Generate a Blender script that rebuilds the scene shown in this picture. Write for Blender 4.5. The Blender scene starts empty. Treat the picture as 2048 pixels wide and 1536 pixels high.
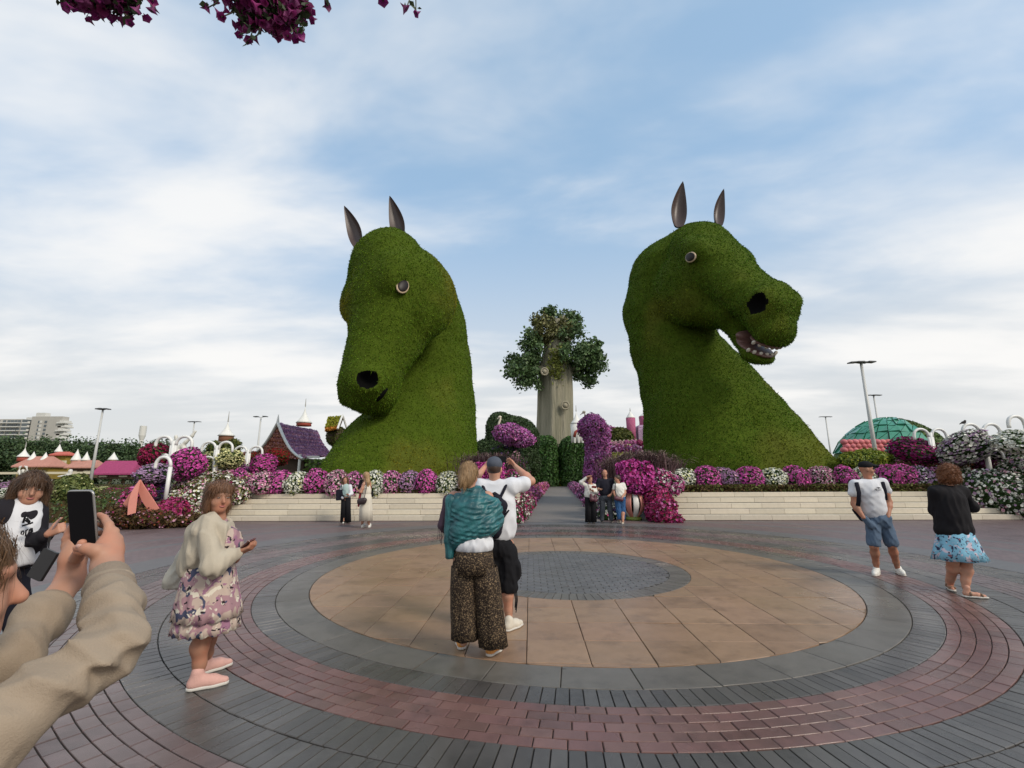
import bpy, math, random
import numpy as np
from mathutils import Matrix, Vector
R = math.radians
random.seed(7); np.random.seed(7)
SC = bpy.context.scene; COL = SC.collection
# ------------------------------------------------------------------ camera
CF, CP, CR, CH = 911.764, .19821449, -.00496226, 1.6
cd = bpy.data.cameras.new('camera'); cam = bpy.data.objects.new('camera', cd); COL.objects.link(cam)
cd.sensor_fit = 'HORIZONTAL'; cd.sensor_width = 36; cd.lens = CF/2048*36; cd.clip_start = .05; cd.clip_end = 3000
cam.matrix_world = Matrix.Translation((0, 0, CH)) @ Matrix.Rotation(math.pi/2+CP, 4, 'X') @ Matrix.Rotation(CR, 4, 'Z')
SC.camera = cam
# ------------------------------------------------------------------ view
SC.view_settings.view_transform = 'Standard'; SC.view_settings.look = 'None'
SC.view_settings.exposure = 0.70; SC.view_settings.gamma = 1.0; SC.view_settings.use_curve_mapping = False
SC.cycles.max_bounces = 5; SC.cycles.transparent_max_bounces = 8; SC.cycles.diffuse_bounces = 3
# ------------------------------------------------------------------ sky and sun
SUN_EL, SUN_AZ = R(38), R(128)         # azimuth clockwise from +Y: behind the camera's right shoulder
world = bpy.data.worlds.new('World'); SC.world = world; world.use_nodes = True
class NT:
    """tiny node-tree helper"""
    def __init__(s, nt): s.t = nt; s.n = nt.nodes; s.l = nt.links
    def __call__(s, kind, ins=None, **props):
        n = s.n.new(kind)
        for k, v in props.items(): setattr(n, k, v)
        for k, v in (ins or {}).items():
            if isinstance(v, bpy.types.NodeSocket): s.l.new(v, n.inputs[k])
            elif isinstance(v, bpy.types.Node): s.l.new(v.outputs[0], n.inputs[k])
            else: n.inputs[k].default_value = v
        return n
    def math(s, op, a, b=0., c=0., clamp=False):
        n = s.n.new('ShaderNodeMath'); n.operation = op; n.use_clamp = clamp
        for i, v in enumerate((a, b, c)):
            if isinstance(v, bpy.types.NodeSocket): s.l.new(v, n.inputs[i])
            elif isinstance(v, bpy.types.Node): s.l.new(v.outputs[0], n.inputs[i])
            else: n.inputs[i].default_value = v
        return n.outputs[0]
    def mix(s, f, a, b, mode='MIX'):
        n = s.n.new('ShaderNodeMix'); n.data_type = 'RGBA'; n.blend_type = mode
        for k, v in ((0, f), (6, a), (7, b)):
            if isinstance(v, bpy.types.NodeSocket): s.l.new(v, n.inputs[k])
            elif isinstance(v, bpy.types.Node): s.l.new(v.outputs[0], n.inputs[k])
            else: n.inputs[k].default_value = (*v, 1) if isinstance(v, (tuple, list)) and len(v) == 3 else v
        return n.outputs[2]
    def ramp(s, f, stops):
        n = s.n.new('ShaderNodeValToRGB'); s.l.new(f, n.inputs[0])
        e = n.color_ramp.elements
        while len(e) < len(stops): e.new(.5)
        for i, (p, c) in enumerate(stops):
            e[i].position = p; e[i].color = (*c, 1) if isinstance(c, (tuple, list)) else (c, c, c, 1)
        return n.outputs[0]
w = NT(world.node_tree); w.n.clear()
sky = w('ShaderNodeTexSky', sky_type='NISHITA', sun_disc=False, sun_elevation=SUN_EL, sun_rotation=SUN_AZ,
        altitude=10, air_density=1.0, dust_density=1.6, ozone_density=1.0)
def add_clouds(w, sky):
    co = w('ShaderNodeTexCoord').outputs['Generated']
    sep = w('ShaderNodeSeparateXYZ', {0: co})
    z = w.math('MAXIMUM', sep.outputs[2], 0.03)
    # cloud deck: project the view direction onto a plane overhead
    den = w.math('ADD', z, .12)
    u = w.math('DIVIDE', sep.outputs[0], den); v = w.math('DIVIDE', sep.outputs[1], den)
    pl = w('ShaderNodeCombineXYZ', {0: u, 1: v})
    mp = w('ShaderNodeMapping', {'Vector': pl, 'Location': (2.4, .2, 0), 'Rotation': (0, 0, R(48)), 'Scale': (.42, 1.0, 1)})
    n1 = w('ShaderNodeTexNoise', {'Vector': mp, 'Scale': .95, 'Detail': 6.0, 'Roughness': .5, 'Distortion': .25})
    mp2 = w('ShaderNodeMapping', {'Vector': pl, 'Location': (5.2, 1.7, 3), 'Rotation': (0, 0, R(25)), 'Scale': (.6, 1., 1)})
    n2 = w('ShaderNodeTexNoise', {'Vector': mp2, 'Scale': 2.6, 'Detail': 5.0, 'Roughness': .55, 'Distortion': .3})
    s = w.math('ADD', w.math('MULTIPLY', n1.outputs[0], .8), w.math('MULTIPLY', n2.outputs[0], .2))
    cov = w('ShaderNodeMapRange', {'Value': s, 'From Min': .41, 'From Max': .60}, interpolation_type='SMOOTHSTEP').outputs[0]
    # haze thickens towards the horizon
    hz = w('ShaderNodeMapRange', {'Value': z, 'From Min': .02, 'From Max': .62, 'To Min': .92, 'To Max': 0.}, interpolation_type='SMOOTHERSTEP').outputs[0]
    veil = w.mix(.58, sky.outputs[0], (2.8, 4.25, 5.8))           # thin high cloud evens out the blue
    base = w.mix(hz, veil, (4.6, 4.62, 4.58))
    return w.mix(w.math('MULTIPLY', w.math('MULTIPLY', cov, .86), w('ShaderNodeMapRange', {'Value': sep.outputs[2], 'From Min': .02, 'From Max': .16}, interpolation_type='SMOOTHSTEP').outputs[0]), base, (6.2, 6.1, 5.95))
bg = w('ShaderNodeBackground', {'Color': add_clouds(w, sky), 'Strength': .1})
w('ShaderNodeOutputWorld', {'Surface': bg})
sl = bpy.data.lights.new('sun', 'SUN'); sl.energy = 1.5; sl.angle = R(16); sl.color = (1, .91, .78)
sun = bpy.data.objects.new('sun', sl); COL.objects.link(sun); sun.location = (20, -10, 40)
sd = Vector((math.sin(SUN_AZ)*math.cos(SUN_EL), math.cos(SUN_AZ)*math.cos(SUN_EL), math.sin(SUN_EL)))
sun.rotation_euler = sd.to_track_quat('Z', 'Y').to_euler()
# ------------------------------------------------------------------ measured rays: photograph point -> point in the place
def ray(px, py):
    x = (px-1024)/CF; y = -(py-768)/CF
    c, s = math.cos(CR), math.sin(CR); x, y = c*x-s*y, s*x+c*y
    return np.array([x, math.cos(CP)-y*math.sin(CP), math.sin(CP)+y*math.cos(CP)])
def G(px, py, z=0.):
    d = ray(px, py); t = (z-CH)/d[2]; return np.array([d[0]*t, d[1]*t, z])
def proj(Q):
    q = np.asarray(Q, float)-np.array([0, 0, CH]); c, s = math.cos(CP), math.sin(CP); dz = q[..., 1]*c+q[..., 2]*s; u = -q[..., 1]*s+q[..., 2]*c; x = q[..., 0]
    cr, sr = math.cos(CR), math.sin(CR); return np.stack([1024+CF*(cr*x+sr*u)/dz, 768-CF*(-sr*x+cr*u)/dz], -1)
def P(px, py, D):
    d = ray(px, py); t = D/d[1]; return np.array([d[0]*t, D, CH+d[2]*t])
def PX(D, z=1.6):                       # metres per pixel at distance D
    return (D*math.cos(CP)+(z-CH)*math.sin(CP))/CF
# ------------------------------------------------------------------ objects
def tag(o, label=None, cat=None, group=None, kind=None):
    if label: o['label'] = label
    if cat: o['category'] = cat
    if group: o['group'] = group
    if kind: o['kind'] = kind
    return o
def empty(name, loc=(0, 0, 0), rz=0.):
    o = bpy.data.objects.new(name, None); COL.objects.link(o); o.location = [float(v) for v in loc]; o.rotation_euler[2] = rz
    o.empty_display_size = .1; return o
def link(name, me, parent=None, loc=None):
    o = bpy.data.objects.new(name, me); COL.objects.link(o)
    if parent is not None: o.parent = parent
    if loc is not None: o.location = [float(v) for v in loc]
    return o
def mesh(name, V, F, mats=None, mi=None, smooth=False):
    """V (n,3); F: list/array of faces (uniform array is fast) or list of arrays of different width"""
    me = bpy.data.meshes.new(name); V = np.asarray(V, np.float32)
    Fs = F if isinstance(F, list) and len(F) and isinstance(F[0], np.ndarray) and F[0].ndim == 2 else [F]
    if isinstance(Fs[0], np.ndarray):
        Fs = [f for f in Fs if len(f)]
        me.vertices.add(len(V)); me.vertices.foreach_set('co', V.ravel())
        tot = np.concatenate([np.full(len(f), f.shape[1]) for f in Fs]); st = np.concatenate([[0], np.cumsum(tot)[:-1]])
        lp = np.concatenate([f.ravel() for f in Fs])
        me.loops.add(len(lp)); me.loops.foreach_set('vertex_index', lp.astype(np.int32))
        me.polygons.add(len(tot)); me.polygons.foreach_set('loop_start', st.astype(np.int32))
        if mi is not None: me.polygons.foreach_set('material_index', np.asarray(mi, np.int32))
        if smooth: me.polygons.foreach_set('use_smooth', np.ones(len(tot), bool))
        me.update(calc_edges=True)
    else:
        me.from_pydata([tuple(map(float, v)) for v in V], [], [tuple(int(i) for i in f) for f in F])
        if mi is not None: me.polygons.foreach_set('material_index', np.asarray(mi, np.int32))
        if smooth: me.polygons.foreach_set('use_smooth', np.ones(len(me.polygons), bool))
    for m in (mats if isinstance(mats, (list, tuple)) else [mats] if mats else []): me.materials.append(m)
    return me
class MB:
    """collects simple shapes into one mesh"""
    def __init__(s): s.v = []; s.f = []; s.m = []; s.cur = 0
    def add(s, V, F, m=None):
        b = len(s.v); s.v += [tuple(map(float, v)) for v in V]
        for f in F: s.f.append(tuple(int(i)+b for i in f)); s.m.append(s.cur if m is None else m)
        return s
    def box(s, c, d, M=None, bev=0.):
        hx, hy, hz = d[0]/2, d[1]/2, d[2]/2
        if bev <= 0:
            V = [(x, y, z) for z in (-hz, hz) for x, y in ((-hx, -hy), (hx, -hy), (hx, hy), (-hx, hy))]
            F = [(3, 2, 1, 0), (4, 5, 6, 7), (0, 1, 5, 4), (1, 2, 6, 5), (2, 3, 7, 6), (3, 0, 4, 7)]
        else:
            b = bev; V = []
            for z, i in ((-hz, 0), (hz-b, 0), (hz, b)):
                V += [(-hx+i, -hy+i, z), (hx-i, -hy+i, z), (hx-i, hy-i, z), (-hx+i, hy-i, z)]
            F = [(3, 2, 1, 0), (8, 9, 10, 11)]
            for k in (0, 4): F += [(k+i, k+(i+1) % 4, k+4+(i+1) % 4, k+4+i) for i in range(4)]
        V = [Vector(v) for v in V]
        if M is not None: V = [M @ v for v in V]
        return s.add([(v[0]+c[0], v[1]+c[1], v[2]+c[2]) for v in V], F)
    def tube(s, pts, rad, n=8, cap=True, flat=1.):
        pts = [np.asarray(p, float) for p in pts]; rad = [rad]*len(pts) if np.isscalar(rad) else rad
        V = []; up = np.array([0, 0, 1.]); prev = None
        for i, p in enumerate(pts):
            t = pts[min(i+1, len(pts)-1)]-pts[max(i-1, 0)]; t = t/(np.linalg.norm(t)+1e-9)
            if prev is None:
                a = np.cross(t, up if abs(t[2]) < .9 else np.array([1., 0, 0]))
            else: a = prev-t*np.dot(prev, t)
            a /= np.linalg.norm(a)+1e-9; prev = a; b = np.cross(t, a)
            for k in range(n):
                q = 2*math.pi*k/n; V.append(p+rad[i]*(math.cos(q)*a+flat*math.sin(q)*b))
        F = []
        for i in range(len(pts)-1):
            for k in range(n): F.append((i*n+k, i*n+(k+1) % n, (i+1)*n+(k+1) % n, (i+1)*n+k))
        if cap: F += [tuple(range(n-1, -1, -1)), tuple((len(pts)-1)*n+k for k in range(n))]
        return s.add(V, F)
    def lathe(s, prof, c=(0, 0, 0), n=16, fn=None):
        V = []; F = []
        for i, (r, z) in enumerate(prof):
            for k in range(n):
                q = 2*math.pi*k/n; rr = r*(fn(q, z) if fn else 1); V.append((c[0]+rr*math.cos(q), c[1]+rr*math.sin(q), c[2]+z))
        for i in range(len(prof)-1):
            for k in range(n): F.append((i*n+k, i*n+(k+1) % n, (i+1)*n+(k+1) % n, (i+1)*n+k))
        F += [tuple(range(n-1, -1, -1)), tuple((len(prof)-1)*n+k for k in range(n))]
        return s.add(V, F)
    def me(s, name, mats, smooth=False): return mesh(name, s.v, s.f, mats, s.m, smooth)
    def build(s, name, mats, parent=None, loc=None, smooth=False): return link(name, s.me(name, mats, smooth), parent, loc)
# ------------------------------------------------------------------ implicit surfaces (organic shapes)
def snoise(Q, freq, seed=0, n=7):
    rs = np.random.RandomState(seed); out = np.zeros(Q.shape[:-1], np.float32)
    for i in range(n):
        d = rs.normal(size=3); d /= np.linalg.norm(d); fr = freq*(.6+.9*rs.rand()); out += np.sin(Q @ (d*fr)+rs.rand()*6.28)
    return out/math.sqrt(n)
def cone(a, b, r1, r2, k=.05, op='u'): return dict(t='c', a=np.asarray(a, float), b=np.asarray(b, float), r1=r1, r2=r2, k=k, op=op)
def ell(c, r, M=None, k=.05, op='u'):
    r = np.array([r]*3 if np.isscalar(r) else r, float)
    return dict(t='e', c=np.asarray(c, float), r=r, M=None if M is None else np.asarray(M, float), k=k, op=op)
def cut(p, n, k=.0): n = np.asarray(n, float); return dict(t='p', p=np.asarray(p, float), n=n/np.linalg.norm(n), k=k, op='i')
def sdf(p, Q):
    if p['t'] == 'c':
        a, b, r1, r2 = p['a'], p['b'], p['r1'], p['r2']; ba = b-a; l2 = float(ba @ ba)+1e-12
        rr = r1-r2; a2 = max(l2-rr*rr, 1e-9); il2 = 1/l2; pa = Q-a; y = pa @ ba; z = y-l2
        x2 = (pa*pa).sum(-1)*l2*l2-2*y*y*l2+y*y*l2; x2 = np.maximum(x2, 0)  # |pa*l2 - ba*y|^2
        y2 = y*y*l2; z2 = z*z*l2; k = np.sign(rr)*rr*rr*x2
        d = (np.sqrt(x2*a2*il2)+y*rr)*il2-r1
        c1 = np.sign(z)*a2*z2 > k; c2 = np.sign(y)*a2*y2 < k
        d = np.where(c2, np.sqrt(x2+y2)*il2-r1, d); d = np.where(c1, np.sqrt(x2+z2)*il2-r2, d)
        return d
    if p['t'] == 'e':
        q = Q-p['c']
        if p['M'] is not None: q = q @ p['M']           # columns of M are the ellipsoid's axes
        k0 = np.sqrt(((q/p['r'])**2).sum(-1)); k1 = np.sqrt(((q/p['r']**2)**2).sum(-1))+1e-9
        return np.where(k0 < .3, (k0-1)*p['r'].min(), k0*(k0-1)/k1)
    return (Q-p['p']) @ p['n']
def pbox(p):
    if p['t'] == 'c':
        return np.minimum(p['a']-p['r1'], p['b']-p['r2']), np.maximum(p['a']+p['r1'], p['b']+p['r2'])
    m = p['r'].max() if p['M'] is not None else p['r']; return p['c']-m, p['c']+m
E12 = [(0, 1), (2, 3), (4, 5), (6, 7), (0, 2), (1, 3), (4, 6), (5, 7), (0, 4), (1, 5), (2, 6), (3, 7)]
def blob(prims, h, disp=None, relax=1, second=None, k2=.1):
    """smooth union / difference of primitives meshed by surface nets -> V, quads; second: another group joined with its own crease k2"""
    us = [p for p in prims+(second or []) if p['op'] == 'u']; mg = 3*h if disp is None else 3*h+min(.03, 6*h)
    lo = np.min([pbox(p)[0] for p in us], 0)-mg; hi = np.max([pbox(p)[1] for p in us], 0)+mg
    n = np.ceil((hi-lo)/h).astype(int)+1
    ax = [lo[i]+h*np.arange(n[i]) for i in range(3)]
    def field(prims):
        D = np.full(n, 1e3, np.float32)
        for p in prims:
            if p['t'] == 'p': s = tuple(slice(0, n[i]) for i in range(3))
            else:
                l, u = pbox(p); m = p['k']*1.2+3*h
                i0 = np.clip(np.floor((l-m-lo)/h).astype(int), 0, n-1); i1 = np.clip(np.ceil((u+m-lo)/h).astype(int)+1, 1, n)
                s = tuple(slice(i0[i], i1[i]) for i in range(3))
            Q = np.stack(np.meshgrid(ax[0][s[0]], ax[1][s[1]], ax[2][s[2]], indexing='ij'), -1)
            d = sdf(p, Q).astype(np.float32); k = p['k']; A = D[s]
            if p['op'] == 'u':
                D[s] = np.minimum(A, d) if k <= 0 else np.minimum(A, d)-np.maximum(k-np.abs(A-d), 0)**2/(4*k)
            else:
                if p['op'] == 's': d = -d
                D[s] = np.maximum(A, d) if k <= 0 else np.maximum(A, d)+np.maximum(k-np.abs(A-d), 0)**2/(4*k)
        return D
    D = field(prims)
    if second: D2 = field(second); D = np.minimum(D, D2)-np.maximum(k2-np.abs(D-D2), 0)**2/(4*k2)
    if disp is not None:
        idx = np.argwhere(np.abs(D) < 6*h); Q = lo+h*idx
        D[tuple(idx.T)] += disp(Q).astype(np.float32)
    ins = D < 0
    c = np.zeros(n-1, np.int8); sl = [slice(0, -1), slice(1, None)]
    for i in (0, 1):
        for j in (0, 1):
            for k in (0, 1): c += ins[sl[i], sl[j], sl[k]]
    act = np.argwhere((c > 0) & (c < 8))
    vals = np.stack([D[act[:, 0]+(q & 1), act[:, 1]+((q >> 1) & 1), act[:, 2]+((q >> 2) & 1)] for q in range(8)], 1)
    cor = np.array([[(q & 1), (q >> 1) & 1, (q >> 2) & 1] for q in range(8)], np.float32)
    acc = np.zeros((len(act), 3), np.float32); cnt = np.zeros(len(act), np.float32)
    for a, b in E12:
        va, vb = vals[:, a], vals[:, b]; m = (va < 0) != (vb < 0)
        t = np.where(m, va/(va-vb+1e-12), 0)[:, None]
        acc += np.where(m[:, None], cor[a]+t*(cor[b]-cor[a]), 0); cnt += m
    V = lo+h*(act+acc/cnt[:, None])
    idx = -np.ones(n-1, np.int64); idx[tuple(act.T)] = np.arange(len(act))
    quads = []
    for axis in range(3):
        s0 = [slice(None)]*3; s1 = [slice(None)]*3; s0[axis] = slice(0, -1); s1[axis] = slice(1, None)
        A, B = ins[tuple(s0)], ins[tuple(s1)]; e = np.argwhere(A != B)
        o1, o2 = (axis+1) % 3, (axis+2) % 3
        e = e[(e[:, o1] > 0) & (e[:, o2] > 0) & (e[:, o1] < n[o1]-1) & (e[:, o2] < n[o2]-1)]
        flip = ~A[tuple(e.T)]
        def cell(d1, d2):
            q = e.copy(); q[:, o1] -= d1; q[:, o2] -= d2; return idx[tuple(q.T)]
        qd = np.stack([cell(1, 1), cell(0, 1), cell(0, 0), cell(1, 0)], 1)
        qd[flip] = qd[flip][:, ::-1]; quads.append(qd)
    F = np.concatenate(quads)
    for _ in range(relax):                              # light smoothing of grid artefacts
        S = np.zeros_like(V); N = np.zeros(len(V))
        for i in range(4):
            np.add.at(S, F[:, i], V[F[:, (i+1) % 4]]); np.add.at(N, F[:, i], 1)
            np.add.at(S, F[:, i], V[F[:, (i+3) % 4]]); np.add.at(N, F[:, i], 1)
        V = V*.5+.5*S/np.maximum(N, 1)[:, None]
    return V, F
def vnormals(V, F):
    N = np.zeros_like(V); c = np.cross(V[F[:, 2]]-V[F[:, 0]], V[F[:, 3]]-V[F[:, 1]])
    for i in range(4): np.add.at(N, F[:, i], c)
    return N/(np.linalg.norm(N, axis=1, keepdims=True)+1e-9)
def frame(x, z):
    """3x3 with columns: x, y, z (z made square to x)"""
    x = np.asarray(x, float); x = x/np.linalg.norm(x); z = np.asarray(z, float); z = z-x*(z @ x); z /= np.linalg.norm(z)
    return np.stack([x, np.cross(z, x), z], 1)
def sample_surface(V, F, n, seed=0):
    rs = np.random.RandomState(seed)
    a = np.linalg.norm(np.cross(V[F[:, 2]]-V[F[:, 0]], V[F[:, 3]]-V[F[:, 1]]), axis=1)
    i = rs.choice(len(F), n, p=a/a.sum()); u, v = rs.rand(n, 1), rs.rand(n, 1)
    A, B, C, Dd = (V[F[i, k]] for k in range(4)); Pp = (A*(1-u)+B*u)*(1-v)+(Dd*(1-u)+C*u)*v
    N = np.cross(C-A, Dd-B); return Pp, N/(np.linalg.norm(N, axis=1, keepdims=True)+1e-9)
# ------------------------------------------------------------------ materials
def rnd(t):
    """random value per object and per loose piece"""
    a = t('ShaderNodeObjectInfo').outputs['Random']; b = t('ShaderNodeNewGeometry').outputs['Random Per Island']
    return t.math('FRACT', t.math('ADD', t.math('MULTIPLY', a, 7.31), b))
MATS = {}
def mat(name, col, rough=.8, var=.0, noise=0., nscale=8., col2=None, spec=.5, bump=0., bscale=40., metal=0., trans=0., coat=0., patch=None, wave=None):
    if name in MATS: return MATS[name]
    m = bpy.data.materials.new(name); m.use_nodes = True; t = NT(m.node_tree); b = t.n['Principled BSDF']
    c = None
    col = tuple(col)
    src = t('ShaderNodeRGB').outputs[0]; src.default_value = (*col, 1); c = src
    co = t('ShaderNodeTexCoord').outputs['Object']
    if col2 is not None:
        nz = t('ShaderNodeTexNoise', {'Vector': co, 'Scale': nscale, 'Detail': 5.0, 'Roughness': .6})
        f = t('ShaderNodeMapRange', {'Value': nz.outputs[0], 'From Min': .38, 'From Max': .62}, interpolation_type='SMOOTHSTEP').outputs[0]
        c = t.mix(f, c, tuple(col2))
    if patch is not None:
        pc, ps, pl, ph = patch
        nz = t('ShaderNodeTexNoise', {'Vector': co, 'Scale': ps, 'Detail': 3.0})
        f = t('ShaderNodeMapRange', {'Value': nz.outputs[0], 'From Min': pl, 'From Max': ph}, interpolation_type='SMOOTHSTEP').outputs[0]
        c = t.mix(f, c, tuple(pc))
    hsv = None
    if var > 0:
        r = rnd(t)
        hsv = t('ShaderNodeHueSaturation', {'Color': c, 'Value': t.math('ADD', 1-var, t.math('MULTIPLY', r, 2*var)),
                 'Hue': t.math('ADD', .5-var*.035, t.math('MULTIPLY', t.math('FRACT', t.math('MULTIPLY', r, 13.7)), var*.07))})
        c = hsv.outputs[0]
    if noise > 0:
        nz = t('ShaderNodeTexNoise', {'Vector': co, 'Scale': nscale, 'Detail': 6.0, 'Roughness': .65})
        c = t('ShaderNodeHueSaturation', {'Color': c, 'Value': t.math('ADD', 1-noise, t.math('MULTIPLY', nz.outputs[0], 2*noise))}).outputs[0]
    t.l.new(c, b.inputs['Base Color'])
    b.inputs['Roughness'].default_value = rough; b.inputs['Specular IOR Level'].default_value = spec; b.inputs['Metallic'].default_value = metal
    if coat: b.inputs['Coat Weight'].default_value = coat
    if bump > 0:
        nz = t('ShaderNodeTexNoise', {'Vector': co, 'Scale': bscale, 'Detail': 4.0, 'Roughness': .6})
        bp = t('ShaderNodeBump', {'Height': nz.outputs[0], 'Strength': bump, 'Distance': 1.0/bscale}); t.l.new(bp.outputs[0], b.inputs['Normal'])
    if trans > 0:                                        # thin leaf or petal: some light passes through
        tr = t('ShaderNodeBsdfTranslucent', {'Color': c}); mx = t('ShaderNodeMixShader', {0: trans, 1: b.outputs[0], 2: tr.outputs[0]})
        t.l.new(mx.outputs[0], t.n['Material Output'].inputs[0])
    MATS[name] = m; return m
# ------------------------------------------------------------------ the two giant topiary horse heads
M_TURF = mat('horse_turf', (.055, .085, .005), .9, noise=.45, nscale=3.0, patch=((.085, .10, .012), .22, .49, .68), spec=.15)
M_BLADE = mat('horse_grass', (.098, .172, .009), .7, var=.55, patch=((.23, .20, .012), .22, .49, .68), spec=.18, trans=.25)
M_BLADE2 = mat('horse_grass_deep', (.076, .150, .009), .7, var=.55, patch=((.155, .17, .010), .22, .49, .68), spec=.18, trans=.25)
M_EAR = mat('ear_brown', (.036, .023, .019), .42, noise=.25, nscale=1.2, spec=.6)
M_EARIN = mat('ear_inner', (.062, .040, .035), .45, noise=.35, nscale=1.5)
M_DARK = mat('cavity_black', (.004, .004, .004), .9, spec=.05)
M_EYE = mat('eye_brown', (.010, .005, .004), .45, spec=.25)
M_RIM = mat('eyelid_cream', (.50, .38, .25), .5)
M_LID = mat('eyelid_dark', (.05, .03, .02), .5)
M_TEETH = mat('tooth_ivory', (.50, .46, .39), .45, noise=.2, nscale=6)
M_GUM = mat('gum_pink', (.13, .065, .055), .5, noise=.3, nscale=4)
def blades(V, F, n, ln, wd, seed, keep=None, droop=.5):
    p, N = sample_surface(V, F, n, seed); rs = np.random.RandomState(seed+1)
    if keep is not None: k = keep(p, N); p, N = p[k], N[k]
    n = len(p); d = N*.75+rs.normal(0, .62, (n, 3)); d[:, 2] -= droop*(1-np.abs(N[:, 2])); d /= np.linalg.norm(d, axis=1, keepdims=True)
    s = np.cross(d, rs.normal(0, 1, (n, 3))); s /= np.linalg.norm(s, axis=1, keepdims=True)
    L = (ln*(.45+.9*rs.rand(n)**1.6))[:, None]; W = (wd*(.6+.8*rs.rand(n)))[:, None]
    p = p-N*ln*.12
    tip = p+d*L; tip[:, 2] -= (L*.25)[:, 0]; mid = p+d*L*.55
    VV = np.stack([p-s*W*.5, p+s*W*.5, mid+s*W*.4, mid-s*W*.4, tip], 1).reshape(-1, 3)
    b = np.arange(n)*5
    return VV, [np.stack([b, b+1, b+2, b+3], 1), np.stack([b+3, b+2, b+4], 1)]
NOS = (.042, .060, .052)
def nv0(v): return v/np.linalg.norm(v)
def surf_at(V, px, py):
    d = np.linalg.norm(proj(V)-np.array([px, py]), axis=1); i = np.where(d < 9)[0]; r = np.linalg.norm(V[i]-np.array([0, 0, CH]), axis=1); return V[i[r.argmin()]]
def horse(name, label, poll, Fv, Uv, L, ys, neck, open_mouth, h, blade_mat, nbl, base, seed, ears, eyeside, eyepx, mouth=None):
    A = frame(Fv, Uv); poll = np.asarray(poll, float)
    def T(x, y, z): return poll+A @ (np.array([x, y*ys, z])*L)
    def E(c, r, k=.06, op='u'): return ell(T(*c), np.array([r[0], r[1]*ys, r[2]])*L, A, k*L, op)
    def C(a, b, r1, r2, k=.06): return cone(T(*a), T(*b), r1*L, r2*L, k*L)
    om = open_mouth; pr = []; mw = .98 if om else .80          # mw: muzzle width
    pr += [E((.13, 0, -.12), (.21, .15, .20)), E((.28, 0, -.10), (.24, .165, .150)), E((.42, 0, -.15), (.26, .145, .15), .08),
           C((.38, .0, -.15), (.84, .0, -.16), .145, .115)]
    for s in (1, -1):
        pr += [C((.36, s*.075, -.18), (.80, s*.055*mw, -.185), .115, .098), E((.33, s*.138, -.065), (.12, .052, .062), .06)]
    if not om:
        for s in (1, -1): pr += [E((.28, s*.094, -.278), (.27, .094, .242), .018), C((.42, s*.045, -.335), (.80, s*.03, -.245), .130, .078, .05)]
        pr += [E((.88, 0, -.19), (.125, .125*mw, .135), .05), E((.955, 0, -.225), (.058, .095*mw, .10), .05), E((.90, 0, -.270), (.080, .08*mw, .065), .04)]
    else:
        for s in (1, -1): pr += [E((.28, s*.082, -.33), (.285, .092, .265), .03), C((.42, s*.045, -.39), (.68, s*.03, -.33), .135, .085, .05)]
        pr += [C((.64, 0, -.36), (.92, 0, -.43), .062, .060), E((.985, 0, -.438), (.080, .085, .048), .03),
               E((.88, 0, -.18), (.13, .118, .145), .05), E((.96, 0, -.225), (.075, .105, .125), .05), E((1.03, 0, -.275), (.062, .092, .085), .05)]
    NC = (.945, .150, -.15) if om else (.925, .098, -.105)
    for s in (1, -1):
        pr += [E((.92, s*.078*mw, -.145), (.065, .055, .075), .04), E((NC[0], s*NC[1], NC[2]), (.060, .070, .070) if om else (.042, .044, .050), .012, 's')]
    if om: pr += [E((1.04, 0, -.375), (.19, .18, .036), .012, 's'), E((1.12, 0, -.385), (.10, .18, .045), .02, 's')]
    V, F = blob(pr, h, lambda Q: .04*snoise(Q, 2.2, seed)+.015*snoise(Q, 6., seed+3), 1, list(neck), .22)
    nosm = np.zeros(len(V), bool)
    for s in (1, -1): nosm |= sdf(E((NC[0], s*NC[1], NC[2]), (.060, .070, .070) if om else (.042, .044, .050)), V) < .07
    nf = nosm[F].all(1)
    root = empty(name, base); base = np.asarray(base, float)
    body = link('turf_body', mesh('turf_body', V-base, F[~nf], M_TURF, smooth=True), root)
    link('nostril', mesh('nostril', V-base, F[nf], M_DARK, smooth=True), root)
    cam0 = np.array([0, 0, CH])
    def keep(p, N): return ((cam0-p)*N).sum(1)/np.linalg.norm(cam0-p, axis=1) > -.35
    FB = F[~nf]
    BV, BF = blades(V, FB, nbl, .075, .036, seed+5, keep)
    tag(link('grass_cover', mesh('grass_cover', BV-base, BF, blade_mat), body), kind='stuff')
    # scattered longer tufts
    BV, BF = blades(V, FB, nbl//70, .20, .030, seed+9, keep, .25)
    tag(link('long_tufts', mesh('long_tufts', BV-base, BF, blade_mat), body), kind='stuff')
    for s in (1, -1):                                    # eyes, set in rims
        c = T(.38, s*.16, -.115); out = A @ np.array([.10, s*1., .42]); out /= np.linalg.norm(out)
        if s == eyeside: c = surf_at(V, *eyepx)
        else: tt = np.linspace(-1.5, 2.5, 161); prof = np.array([np.linalg.norm(V-(c+out*q), axis=1).min() for q in tt]); c = c+out*tt[prof.argmin()]
        nn = vnormals(V, F)[np.argsort(np.linalg.norm(V-c, axis=1))[:80]].mean(0); Me = frame(A[:, 0]*.9+A[:, 2]*.25, nn+A[:, 2]*.25+nv0(np.array([0, 0, CH])-c)*.6); nn = Me[:, 2]
        eo = empty('eye', c+nn*.06-base); eo.parent = root
        ev, ef = blob([ell((0, 0, 0), (.050*L, .0345*L, .010*L), Me)], .03); link('rim', mesh('rim', ev, ef, M_RIM, smooth=True), eo)
        ev, ef = blob([ell(nn*.003*L, (.044*L, .029*L, .011*L), Me)], .03); link('eyeball', mesh('eyeball', ev, ef, M_EYE, smooth=True), eo)
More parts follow.
